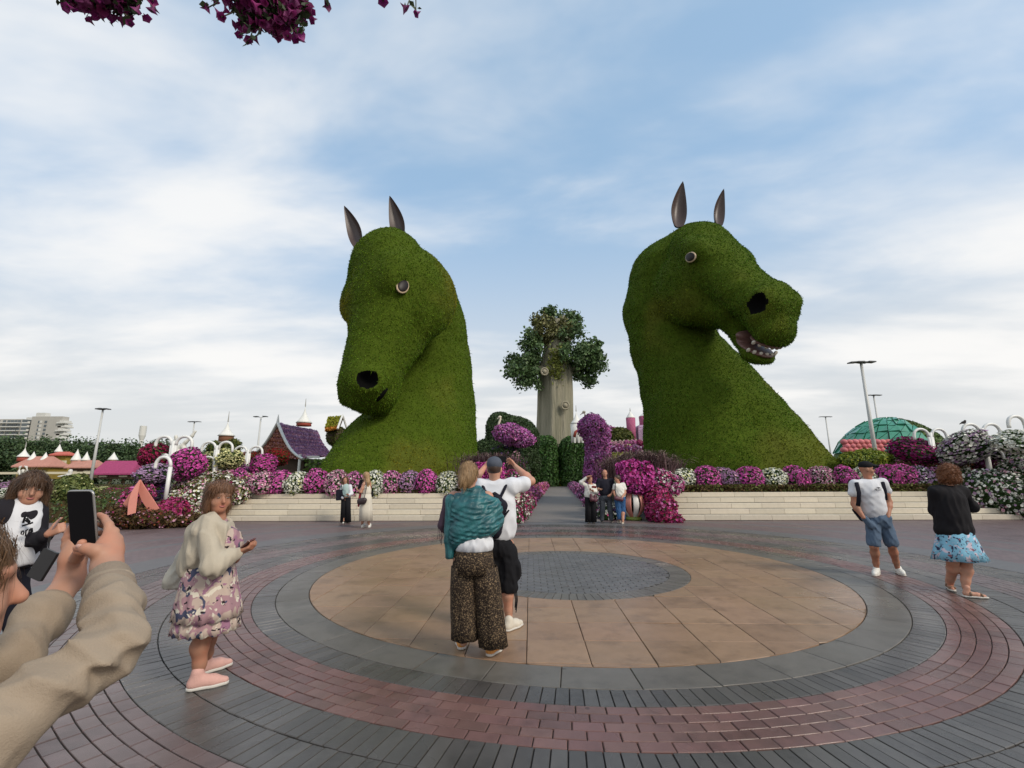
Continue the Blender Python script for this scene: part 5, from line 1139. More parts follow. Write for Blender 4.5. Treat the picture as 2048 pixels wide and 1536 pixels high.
class Fig:
    def __init__(s, D, base, label, sk, h=.008):
        s.D = D; s.base = np.array([base[0], base[1], 0.]); s.root = empty('person', s.base); tag(s.root, label, 'person'); s.p = []; s.sk = sk; s.h = h
    def J(s, px, py, dd=0.): return P(px, py, s.D+dd)
    def head(s, c, f, up=U3, hs=1., hmat=None):
        f = nv(f); up = nv(up); f = nv(f-up*(f @ up)); sd = np.cross(f, up); M = np.stack([sd, f, up], 1); s.hc, s.hM, s.hs = c, M, hs
        def q(a, b, d): return c+M @ (np.array([a, b, d])*hs)
        s.hq = q; k = .03*hs
        s.p += [ell(q(0, -.012, .025), np.array([.076, .095, .092])*hs, M, k), ell(q(0, .022, -.035), np.array([.062, .070, .085])*hs, M, k), ell(q(0, .052, -.088), np.array([.034, .032, .026])*hs, M, k),
                cone(q(0, .088, .005), q(0, .106, -.028), .009*hs, .014*hs, .012*hs), ell(q(0, .07, .028), np.array([.055, .022, .014])*hs, M, .02*hs)]
        for a in (-1, 1):
            s.p += [ell(q(a*.076, -.008, -.012), np.array([.010, .020, .032])*hs, M, .006*hs), ell(q(a*.042, .058, -.036), np.array([.024, .022, .024])*hs, M, .02*hs), ell(q(a*.031, .097, .004), np.array([.017, .012, .011])*hs, M, .008*hs, 's')]
        s.p += [cone(q(0, -.02, -.06), s.neck, .053*hs, .058*hs, .03)]
        return q
    def face(s):
        q = s.hq; M = s.hM; hs = s.hs
        for a in (-1, 1):
            for nm, pr, mm in (('eye', [ell((0, 0, 0), np.array([.012, .0075, .0055])*hs, M)], M_EYEW), ('iris', [ell(M[:, 1]*.0045*hs, np.array([.0062, .0045, .0056])*hs, M)], M_IRIS), ('eyebrow', [cone(q(a*.015, .090, .026)-q(a*.031, .082, .004), q(a*.046, .078, .027)-q(a*.031, .082, .004), .0042*hs, .0024*hs)], M_BROW)):
                V, F = blob(pr, .0025*hs); link(nm, mesh(nm, V, F, mm, smooth=True), s.root, q(a*.031, .082, .004)-s.base)
        V, F = blob([cone(q(-.016, .088, -.060), q(.016, .088, -.060), .006*hs, .006*hs, .004), ell(q(0, .090, -.064), np.array([.016, .010, .007])*hs, M, .006)], .003*hs); link('lips', mesh('lips', V-s.base, F, M_LIP, smooth=True), s.root)
    def limb(s, pts, rad, k=.03):
        for i in range(len(pts)-1): s.p.append(cone(pts[i], pts[i+1], rad[i], rad[i+1], k))
    def arm(s, sh, el_, wr, g=1.):
        m = sh*.45+el_*.55; m2 = el_*.7+wr*.3; s.limb([sh, m, el_, m2, wr], [.052*g, .046*g, .038*g, .041*g, .025*g])
    def leg(s, hp, kn, an, g=1., calf=None):
        c = kn*.68+an*.32; c = c+(calf if calf is not None else 0); s.limb([hp, hp*.5+kn*.5, kn, c, kn*.25+an*.75, an], [.070*g, .068*g, .054*g, .056*g, .040*g, .034*g])
    def hand(s, wr, f, n, sgn=1, curl=(.5, .5, .5, .5), tc=.3, sc=1., tdir=None):
        f = nv(f); n = nv(n-f*(np.asarray(n) @ f)); t = np.cross(n, f)*sgn; k = .006*sc
        for (o, ln, c) in zip((.030, .010, -.010, -.028), (.074, .082, .076, .060), curl):
            kn = wr+(f*.088+t*o)*sc; s.p.append(cone(wr+(f*.012+t*o*.55)*sc, kn, .0165*sc, .0115*sc, .012*sc)); p0 = kn; a = 0.
            for (q, rr) in ((.45, .0092), (.30, .0082), (.25, .0068)):
                a += c*(1.0 if q == .45 else 1.15); d = f*math.cos(a)+n*math.sin(a); p1 = p0+d*ln*q*sc; s.p.append(cone(p0, p1, (rr+.0008)*sc, rr*sc, k)); p0 = p1
        p0 = wr+(f*.022+t*.024+n*.006)*sc; d = nv(tdir) if tdir is not None else nv(f*.62+t*.72+n*.25)
        for (ln, r0, r1) in ((.042, .0155, .0120), (.034, .0115, .0100), (.027, .0098, .0078)):
            p1 = p0+d*ln*sc; s.p.append(cone(p0, p1, r0*sc, r1*sc, k)); p0 = p1; d = nv(d+f*tc+n*tc*.4)
    def torso(s, g=1., hipw=1.):
        sh = (s.shL+s.shR)/2; hp = (s.hpL+s.hpR)/2; x = nv(s.shR-s.shL); up = nv(sh-hp); y = nv(np.cross(up, x)); M = np.stack([x, y, up], 1); ln = np.linalg.norm(sh-hp); s.tM = M
        c = sh-up*ln*.30; w = hp+up*ln*.35
        s.tp = [ell(c, np.array([.165*g, .118*g, .21]), M, .08), ell(w, np.array([.145*g, .112*g, .16]), M, .08), ell(hp+up*.02, np.array([.172*g*hipw, .125*g*hipw, .135]), M, .08), cone(s.shL, s.shR, .058*g, .058*g, .06)]
        for p in s.tp[:3]: p = dict(p); p['r'] = p['r']*.76; s.p.append(p)     # slimmer under the clothes
        s.p.append(cone(s.shL, s.shR, .048, .048, .05))
    def build(s, disp=None): V, F = blob(s.p, s.h, disp); o = link('body', mesh('body', V-s.base, F, s.sk, smooth=True), s.root); return V, F
    def wear(s, name, prims, m, h=None, disp=None, inf=0., relax=1, parent=None, second=None, k2=.012):
        pr = []
        for p in prims:
            p = dict(p)
            if inf and p['op'] == 'u':
                if p['t'] == 'c': p['r1'] += inf; p['r2'] += inf
                elif p['t'] == 'e': p['r'] = p['r']+inf
            pr.append(p)
        V, F = blob(pr, h or s.h, disp, relax, second, k2); return link(name, mesh(name, V-s.base, F, m, smooth=True), parent or s.root)
    def hair(s, prims, m, h, disp, n=1500, ln=.10, flow=(0, 0, -1), curl=0.):
        V, F = blob(prims, h, disp); o = link('hair', mesh('hair', V-s.base, F, m, smooth=True), s.root)
        p, N = sample_surface(V, F, n, 7); rs = np.random.RandomState(8); fl = np.array(flow, float)-s.hM[:, 1]*.35
        d = fl-N*(N @ fl)[:, None]+rs.normal(0, .10+curl, N.shape); d /= np.linalg.norm(d, axis=1, keepdims=True); sd = np.cross(N, d)*(.0016 if s.D > 1.5 else .0011)*(1 if s.D < 8 else 3)
        L = (ln*(.5+rs.rand(n)))[:, None]; rows = []; q = p-d*L*.3-N*.001
        for k in range(5):
            t = k/4; c = q+d*L*t+N*(.004*math.sin(math.pi*t)+.002)+rs.normal(0, .0015+curl*.006, N.shape)-np.array([0, 0, 1])*L*.10*t*t; w_ = sd*(1-.8*t); rows += [c-w_, c+w_]
        VV = np.stack(rows, 1).reshape(-1, 3); b = np.arange(n)*10; FF = np.concatenate([np.stack([b+2*k, b+2*k+1, b+2*k+3, b+2*k+2], 1) for k in range(4)])
        tag(link('strands', mesh('strands', VV-s.base, [FF], m), o), kind='stuff'); return o
    def shoe(s, heel, toe, m, sole, ln=.27, w=1., collar=.09, h=None, lift=0.):
        d = np.array([toe[0]-heel[0], toe[1]-heel[1], 0.]); d = nv(d); H = np.array([heel[0], heel[1], 0.]); h = h or min(s.h, .007)
        def q(a, z, b=0.): return H+d*a*ln+np.array([0, 0, z+lift*(1-a)])
        pr = [cone(q(.14, .045), q(.62, .042), .038*w, .040*w, .03), cone(q(.62, .040), q(.90, .030), .040*w, .028*w, .03), cone(q(.17, .05), q(.22, collar), .036*w, .042*w, .03), cone(q(.25, .075), q(.55, .052), .034*w, .030*w, .03)]
        sp = pr+([cut(H+np.array([0, 0, .02]), (0, 0, -1))] if lift == 0 else []); o = s.wear('shoe', sp, m, h)
        n_ = nv(np.cross(d, U3)); up = nv(q(.2, 1.)-q(.2, 0.)); sl = [cone(q(.13, .014), q(.62, .014), .040*w, .044*w, .02), cone(q(.62, .014), q(.90, .016), .044*w, .031*w, .02)]
        if lift == 0: sl += [cut(H+np.array([0, 0, .026]), (0, 0, 1)), cut(H+np.array([0, 0, .002]), (0, 0, -1))]
        s.wear('sole', sl, sole, h, parent=o); o.location = (0, 0, 0)
        return o
def tube_shell(secs, n, m, name, parent, base, pleat=0, amp=0., seed=0, th=.006, M=None):
    """open skirt or trouser leg: secs (centre, rx, ry), pleats growing to the hem"""
    rs = np.random.RandomState(seed); ph = rs.rand(4)*6.28; V = []
    for lay in (0, 1):
        for i, (c, rx, ry) in enumerate(secs):
            q = i/(len(secs)-1)
            for k in range(n):
                a = 2*math.pi*k/n; f = 1+amp*(.15+.85*q)*(math.sin(pleat*a+ph[0]+.6*math.sin(3*a+ph[1]))+.45*math.sin(pleat*1.7*a+ph[2]+2*q)); r0 = -lay*th
                V.append((c[0]-base[0]+(rx*f+r0)*math.cos(a), c[1]-base[1]+(ry*f+r0)*math.sin(a), c[2]-base[2]+(.006*math.sin(pleat*a+ph[3])*q if pleat else 0)))
    ns = len(secs); F = []; o = ns*n
    for i in range(ns-1):
        for k in range(n): k2 = (k+1) % n; F += [(i*n+k, (i+1)*n+k, (i+1)*n+k2, i*n+k2), (o+i*n+k, o+i*n+k2, o+(i+1)*n+k2, o+(i+1)*n+k)]
    for k in range(n): k2 = (k+1) % n; F += [((ns-1)*n+k, o+(ns-1)*n+k, o+(ns-1)*n+k2, (ns-1)*n+k2), (k, k2, o+k2, o+k)]
    return link(name, mesh(name, V, F, m, smooth=True), parent)
def slab(name, c, ax, ay, w, h, t, m, label, cat, bev=.12, extra=None):
    """rounded flat thing (phone, wallet, bag): ax along the width, ay along the height"""
    A = frame(ax, ay); m0 = MB(); M = Matrix([list(r) for r in np.stack([A[:, 0], A[:, 2], -A[:, 1]], 1)])   # x=width, y=height, z=thickness
    n = 6; pts = []
    for cx, cy, a0 in ((1, 1, 0), (-1, 1, 90), (-1, -1, 180), (1, -1, 270)):
        for k in range(n): a = R(a0+90*k/(n-1)); r = bev*w; pts.append((cx*(w/2-r)+r*math.cos(a), cy*(h/2-r)+r*math.sin(a)))
    N = len(pts); V = [(x, y, -t/2) for x, y in pts]+[(x, y, t/2) for x, y in pts]; V = [tuple(M @ Vector(v)) for v in V]
    F = [tuple(range(N-1, -1, -1)), tuple(range(N, 2*N))]+[(i, (i+1) % N, N+(i+1) % N, N+i) for i in range(N)]
    o = link(name, mesh(name, V, F, m), None, c); tag(o, label, cat); return o, M
M_PHONE = mat('phone_black', (.005, .005, .006), .35, spec=.15); M_PHED = mat('phone_edge', (.35, .34, .33), .3, metal=.6)
M_WHT = cloth('white', (.62, .63, .66)); M_BLK = cloth('black', (.008, .008, .010)); M_NAVY = cloth('dark_navy', (.012, .012, .020)); M_SOLE = mat('shoe_sole', (.55, .52, .47), .7); M_BLKL = mat('black_leather', (.012, .010, .010), .4)
M_DENIM = cloth('denim', (.085, .125, .185), noise=.25, nscale=9); M_JEAN = cloth('grey_jean', (.055, .062, .075), noise=.3, nscale=9); M_BLUE = cloth('blue_jean', (.035, .095, .22), noise=.25, nscale=9)
H_BRN, H_BLD, H_RED, H_DRK = hair_mat('brown', (.085, .045, .024)), hair_mat('blonde', (.32, .20, .10)), hair_mat('auburn', (.16, .06, .022)), hair_mat('dark', (.045, .024, .016))
# ================= woman in cream cardigan and floral dress, looking round
def woman_cardigan():
    f = Fig(3.95, G(402, 1376), 'woman in cream cardigan and floral dress holding a phone, looking over her shoulder', SK_B, .008); J = f.J
    M_CARD = cloth('cream_knit', (.44, .385, .30), .95, .6, 220., noise=.12, nscale=14); M_DRESS = print_mat('dress', (.46, .36, .30), [((.34, .20, .22), 9, .50), ((.06, .065, .11), 13, .59), ((.30, .15, .22), 13, .60), ((.62, .56, .46), 15, .60), ((.025, .018, .022), 22, .635)], 1)
    M_PINK = mat('shoe_pink', (.58, .33, .28), .8, noise=.12, nscale=30, bump=.4, bscale=120)
    f.neck = J(436, 1038, .02); hd = J(438, 995, 0.); fw = nv([.80, -.60, -.04]); q = f.head(hd, fw, nv([.05, 0, 1]), 1.06)
    f.shR, f.shL = J(415, 1056, -.13), J(447, 1056, .16); f.hpR, f.hpL = J(408, 1188, -.09), J(422, 1188, .10); f.torso(1.22, 1.18)
    elR, wrR = J(432, 1130, -.20), J(477, 1105, -.06); f.arm(f.shR, elR, wrR, 1.12); f.hand(wrR, (1, .12, .38), (-.3, .3, .9), 1, (.5, .55, .6, .65), .3)
    f.arm(f.shL, J(460, 1122, .18), J(483, 1102, .06), 1.1); f.hand(J(483, 1102, .06), (.9, -.1, .4), (-.2, -.6, .7), -1, (.7, .7, .8, .8))
    knR, knL = J(408, 1268, -.06), J(424, 1262, .10); anR, anL = G(393, 1376)+np.array([0, 0, .10]), G(408, 1346)+np.array([0, 0, .10])
    f.leg(f.hpR, knR, anR, 1.12, np.array([-.02, 0, 0])); f.leg(f.hpL, knL, anL, 1.08, np.array([-.02, 0, 0])); f.build(); f.face()
    dress = [ell(J(424, 1075, .03), (.145, .16, .20), None, .06), ell(J(424, 1130, .02), (.15, .17, .2), None, .08), ell(J(455, 1090, .0), (.10, .14, .14), None, .06)]
    f.wear('dress_top', dress, M_DRESS, disp=folds(.006, 16, 3))
    c = [J(421, 1130, .01), J(419, 1158, .01), J(417, 1186, .01), J(416, 1212, .01), J(415, 1232, .01)]; tube_shell(list(zip(c, (.175, .195, .215, .235, .245), (.18, .20, .22, .235, .245))), 120, M_DRESS, 'dress_skirt', f.root, f.base, 15, .028, 4)
    c = [J(416, 1200, .01), J(414, 1228, .01), J(413, 1244, .01), J(412, 1259, .01)]; tube_shell(list(zip(c, (.205, .222, .232, .238), (.205, .222, .232, .238))), 120, M_DRESS, 'dress_frill', f.root, f.base, 18, .030, 5)
    card = [cone(J(424, 1050, -.07), J(441, 1051, .10), .080, .074, .06), cone(J(420, 1056, -.08), J(412, 1095, -.06), .10, .125, .08), cone(J(410, 1080, .03), J(396, 1128, .02), .14, .14, .08), cone(J(404, 1118, -.04), J(398, 1138, -.02), .13, .115, .08), ell(J(416, 1062, .02), (.13, .17, .09), None, .08), ell(J(432, 1080, .0), (.13, .165, .16), None, .06),
            cone(J(442, 1052, .12), J(454, 1085, .14), .07, .065, .05), ell(J(484, 1085, -.02), (.108, .16, .26), None, .02, 's'), cone(J(458, 1018, -.07), J(443, 1036, .0), .055, .058, .02, 's'), cut(J(390, 1150, 0), (.22, 0, -1), .02)]
    card[7:7] = [cone(J(429, 1043, -.06), J(444, 1046, .03), .058, .055, .04), ell(J(446, 1078, -.10), (.058, .05, .13), None, .05)]
    slv = [cone(f.shR+np.array([0, -.005, 0]), elR+np.array([0, -.03, -.01]), .070, .084, .04), cone(elR+np.array([0, -.03, -.01]), J(460, 1113, -.13), .080, .054, .02), cone(J(460, 1113, -.12), J(473, 1107, -.075), .060, .042, .03), cone(J(473, 1107, -.075), J(478, 1105, -.06), .040, .036, .01)]
    f.wear('cardigan', card, M_CARD, .008, folds(.008, 11, 9, (1, 1, .5)), second=slv, k2=.008)
    hp = [ell(q(0, -.022, .040), np.array([.092, .108, .092])*1.06, f.hM, .03), ell(q(0, -.055, -.035), np.array([.085, .070, .085])*1.06, f.hM, .04), ell(q(.05, .035, .075), np.array([.055, .055, .035])*1.06, f.hM, .03), ell(q(-.02, .05, .07), np.array([.06, .048, .036])*1.06, f.hM, .03), ell(q(-.07, -.01, -.05), np.array([.025, .045, .075]), f.hM, .03), ell(q(.07, -.01, -.05), np.array([.025, .045, .075]), f.hM, .03), ell(q(0, .11, -.04), np.array([.062, .06, .095]), f.hM, .02, 's')]
    f.hair(hp, hair_mat('chestnut', (.155, .075, .038)), .005, folds(.003, 70, 4, (1, 1, .2)), 2600, .09)
    V, F = blob([ell(q(-.082, -.004, -.055), .009)], .003); link('earring', mesh('earring', V-f.base, F, mat('gold', (.6, .4, .12), .3, metal=1.), smooth=True), f.root)
    f.shoe(G(372, 1383), G(440, 1370), M_PINK, M_SOLE, .275, 1.05, .12); f.shoe(G(392, 1352), G(437, 1338), M_PINK, M_SOLE, .275, 1.02, .12)
    slab('phone', J(493, 1089, -.05), (.25, .9, .2), (.80, -.1, .58), .075, .155, .010, mat('phone_red', (.10, .03, .03), .3), 'phone in a red case held by the woman in cream cardigan', 'phone')
    m = MB(); a, b_, c_, d_ = J(372, 1082, .12), J(358, 1150, .22), J(327, 1178, .20), J(352, 1178, .10); base = f.base
    tv, tf = blob([cone(J(366, 1098, .16), J(345, 1160, .17), .025, .055, .05), cone(J(345, 1160, .17), J(336, 1172, .17), .055, .04, .05), cone(J(350, 1150, .17), J(357, 1170, .17), .05, .04, .05), cut(J(340, 1179, .17), (0, 0, -1), .02)], .010, folds(.006, 20, 7))
    bo = np.array([J(345, 1178, .17)[0], f.D+.17, J(345, 1178, .17)[2]]); o = link('tote_bag', mesh('tote_bag', tv-bo, tf, cloth('canvas', (.50, .47, .40)), smooth=True), None, bo); tag(o, 'pale canvas tote bag hanging behind the woman in cream cardigan', 'bag')
    st = MB(); st.tube([J(366, 1098, .16)-bo, J(385, 1070, .16)-bo, J(408, 1050, .14)-bo], .012, 6); st.build('strap', MATS['cloth_canvas'], o)
woman_cardigan()
# ================= the couple with their backs turned
def couple():
    f = Fig(4.52, G(955, 1314), 'woman wrapped in a teal shawl with leopard trousers and orange shoes, seen from behind', SK_A, .008); J = f.J
    M_SHAWL = mat('shawl_teal', (.012, .085, .100), .42, noise=.5, nscale=9, col2=(.020, .120, .130), spec=.5, bump=.3, bscale=60); M_MAUVE = cloth('mauve', (.085, .055, .075))
    M_LEO = print_mat('leopard', (.022, .015, .011), [((.30, .21, .12), 95, .575), ((.02, .014, .011), 130, .56)], 1, warp=1.2)
    f.neck = J(938, 978); q = f.head(J(938, 951), nv([.35, .92, .0]), U3, .98); f.shL, f.shR = J(908, 994, .02), J(975, 994, .02); f.hpL, f.hpR = J(925, 1120), J(967, 1120); f.torso(1.22, 1.18)
    f.arm(f.shL, J(893, 1050, .10), J(915, 1052, .26)); f.arm(f.shR, J(992, 1050, .12), J(965, 1055, .26))
    knL, knR = J(928, 1205), J(978, 1205); anL, anR = G(927, 1309)+np.array([0, 0, .1]), G(978, 1315)+np.array([0, 0, .1]); f.leg(f.hpL, knL, anL); f.leg(f.hpR, knR, anR); f.build()
    f.wear('white_top', [ell(J(946, 1040), (.185, .14, .22), None, .08), ell(J(947, 1088), (.19, .145, .13), None, .06), cut(J(947, 1103), (0, 0, -1), .01)], M_WHT, disp=folds(.005, 18, 2))
    sh = [cone(J(914, 1003, 0), J(970, 1002, 0), .075, .075, .06), ell(J(942, 1018, -.01), (.205, .15, .14), None, .08), ell(J(944, 1048, .0), (.235, .16, .15), None, .08), cone(J(922, 1070, -.02), J(975, 1050, -.02), .13, .11, .08), cone(J(985, 1015, .02), J(992, 1040, .06), .10, .085, .06), cone(J(915, 1080, .0), J(907, 1095, .0), .09, .06, .06), cone(J(938, 982, .0), J(952, 988, -.0), .075, .085, .05),
          cut(J(930, 1099, 0), nv([.42, 0, -1]), .02), ell(J(938, 958), (.07, .09, .10), None, .02, 's')]
    f.wear('shawl', sh, M_SHAWL, .008, lambda Q: .011*np.abs(snoise(Q @ np.array([[.8, 0, -.5], [0, 1, 0], [.5, 0, .8]])*np.array([.30, .5, 1.]), 70, 5))+.004*snoise(Q*np.array([.4, .6, 1]), 170, 6))
    f.wear('shawl_end', [cone(J(902, 1000, -.03), J(899, 1080, -.04), .055, .045, .03), cone(J(899, 1060, -.04), J(899, 1112, -.04), .045, .04, .03), cut(J(899, 1118, -.04), (0, 0, -1), .01)], M_SHAWL, .008, folds(.006, 30, 8, (1, 1, .15)))
    f.wear('sleeve', [cone(J(899, 1000, .04), J(887, 1050, .06), .06, .05, .04), cone(J(887, 1050, .06), J(890, 1058, .12), .045, .04, .03)], M_MAUVE, .009, folds(.006, 18, 3))
    m = MB()
    for k in range(9): x = 877+2.2*k; a = J(x, 1052+k*1.0, .0); m.tube([a-f.base, J(x-1+k % 3, 1066+5*(k % 3), .0)-f.base, J(x-2+(k*7) % 4, 1078+4*(k % 4), .0)-f.base], .0025, 4)
    m.build('fringe', M_MAUVE, f.root)
    hip = J(947, 1100); w_ = [(J(947, 1100), .178, .150), (J(947, 1125), .192, .165), (J(947, 1145), .20, .165)]; tube_shell(w_, 80, M_LEO, 'trouser_seat', f.root, f.base, 9, .012, 1)
    tube_shell([(J(929, 1132), .125, .13), (J(928, 1170), .128, .13), (J(928, 1215), .126, .125), (J(929, 1255), .122, .12), (J(930, 1277), .125, .12)], 72, M_LEO, 'trouser_leg', f.root, f.base, 6, .05, 2)
    tube_shell([(J(968, 1132), .125, .13), (J(973, 1170), .130, .13), (J(978, 1215), .130, .125), (J(983, 1260), .130, .12), (J(986, 1291), .134, .12)], 72, M_LEO, 'trouser_leg', f.root, f.base, 6, .05, 3)
    hp = [ell(q(0, -.015, .035), (.088, .104, .098), f.hM, .03), ell(q(0, -.06, -.03), (.07, .06, .075), f.hM, .04), cone(q(0, -.10, .0), q(-.01, -.125, -.055), .036, .030, .02), cone(q(-.01, -.115, -.03), q(.01, -.10, -.105), .032, .012, .02), ell(q(0, .10, -.04), (.065, .055, .10), f.hM, .02, 's')]
    f.hair(hp, H_BLD, .005, folds(.003, 70, 4, (1, 1, .3)), 2200, .07)
    f.wear('hair_band', [cone(q(-.03, -.085, .0), q(.03, -.085, .0), .02, .02, .01)], M_BLK, .005); m = MB()
    for a in (-1, 1): m.tube([q(a*.02, .06, .118)-f.base, q(a*.06, .04, .115)-f.base, q(a*.085, -.04, .03)-f.base], .006, 6)
    m.build('sunglasses', M_BLKL, f.root)
    MO = mat('shoe_orange', (.62, .27, .07), .8, noise=.1, nscale=30); f.shoe(G(924, 1299)+np.array([0, -.02, 0]), G(921, 1290), MO, M_SOLE, .25, 1.0, .09); f.shoe(G(976, 1314), G(998, 1300), MO, M_SOLE, .25, 1.0, .09)
    # man
    g = Fig(5.25, G(1012, 1259), 'man in white T-shirt, black shorts and cap holding up a phone, seen from behind', SK_A, .008); J = g.J
    g.neck = J(989, 962); q = g.head(J(989, 938), nv([.12, .98, .12]), U3, 1.03); g.shL, g.shR = J(962, 975, .0), J(1022, 973, .0); g.hpL, g.hpR = J(972, 1092), J(1014, 1092); g.torso(1.22, 1.1)
    elR, wrR = J(1062, 962, .12), J(1032, 934, .34); elL, wrL = J(944, 968, .16), J(968, 936, .36); g.arm(g.shR, elR, wrR, 1.2); g.arm(g.shL, elL, wrL, 1.2)
    g.hand(wrR, nv([-.5, .5, .6]), nv([-.75, -.2, -.2]), -1, (.25, .35, .5, .7), .3); g.hand(wrL, nv([.4, .6, .6]), nv([.75, -.2, -.2]), 1, (.3, .4, .5, .6), .3)
    knL, knR = J(975, 1165), J(1014, 1165); anL, anR = G(978, 1252)+np.array([0, 0, .1]), G(1018, 1257)+np.array([0, 0, .1]); g.leg(g.hpL, knL, anL, 1.12, np.array([0, -.015, 0])); g.leg(g.hpR, knR, anR, 1.12, np.array([0, -.015, 0])); g.build()
    tee = [ell(J(992, 1005), (.215, .145, .24), None, .1), ell(J(995, 1050), (.215, .15, .22), None, .1), cone(g.shL, g.shR, .085, .085, .06), cone(g.shR, J(1046, 968, .07), .082, .088, .05), cone(g.shL, J(952, 972, .08), .082, .088, .05), cut(J(995, 1087), (0, 0, -1), .01), ell(J(989, 948), (.062, .07, .075), None, .015, 's')]
    g.wear('t_shirt', tee, M_WHT, .008, folds(.007, 9, 12, (.8, 1, .7)))
    sh = [ell(J(994, 1092), (.185, .148, .13), None, .05), cone(J(976, 1105), J(976, 1172), .115, .105, .05), cone(J(1013, 1105), J(1017, 1172), .118, .108, .05), ell(J(1036, 1140, .0), (.04, .07, .10), None, .03), cut(J(995, 1184), (0, 0, -1), .01)]
    g.wear('shorts', sh, M_BLK, .009, folds(.007, 14, 13)); m = MB()
    for k in range(3): m.tube([J(1028+k*2.5, 1180, -.03)-g.base, J(1031+k*2, 1200, -.03)-g.base, J(1030+k, 1215+5*k, -.03)-g.base], .005, 5)
    m.build('drawstring', M_BLK, g.root); MS = mat('shoe_cream', (.58, .53, .44), .7, noise=.15, nscale=25)
    g.shoe(G(1010, 1264), G(1034, 1254), MS, M_SOLE, .29, 1.12, .10); g.shoe(G(972, 1257), G(968, 1246), MS, M_SOLE, .29, 1.1, .10)
    g.wear('cap', [ell(q(0, -.01, .055), (.088, .108, .085), g.hM, .02), cone(q(-.04, .10, .045), q(.04, .10, .045), .035, .035, .03), cut(q(0, 0, .012), -g.hM[:, 2], .01)], cloth('cap_grey', (.075, .085, .11), noise=.3, nscale=18), .006); g.wear('hair', [ell(q(0, -.014, .012), (.079, .098, .088), g.hM, .02), ell(q(0, .07, -.02), (.09, .08, .13), g.hM, .02, 's'), cut(q(0, 0, -.055), -g.hM[:, 2], .01)], H_DRK, .006)
    slab('phone', (wrR+wrL)/2+np.array([.0, .10, .10]), (1, 0, 0), (0, .1, 1), .155, .078, .01, M_PHONE, 'black phone held up by the man in the cap', 'phone')
    # backpack, slung
    bb = J(996, 1020, -.17); bk = empty('backpack', bb)
    V, F = blob([cone(J(992, 997, -.16), J(1003, 1012, -.16), .055, .06, .04), cone(J(1003, 1012, -.16), J(993, 1060, -.14), .05, .055, .05), cone(J(993, 1045, -.14), J(991, 1068, -.13), .055, .05, .04)], .009, folds(.004, 20, 4)); link('bag_body', mesh('bag_body', V-bb, F, M_NAVY, smooth=True), bk)
    for pts in ([(965, 966, -.06), (968, 980, -.13), (978, 992, -.16)], [(1014, 964, -.06), (1008, 980, -.13), (1000, 996, -.16)], [(978, 990, -.165), (990, 985, -.165), (1000, 992, -.165)], [(1018, 1020, -.15), (1004, 1040, -.155), (992, 1060, -.15)]):
        m = MB(); m.tube([J(*p)-bb for p in pts], .020, 8, flat=.45); m.build('strap', M_NAVY, bk)
    tag(bk, 'dark sling backpack on the back of the man in the cap', 'backpack')
couple()
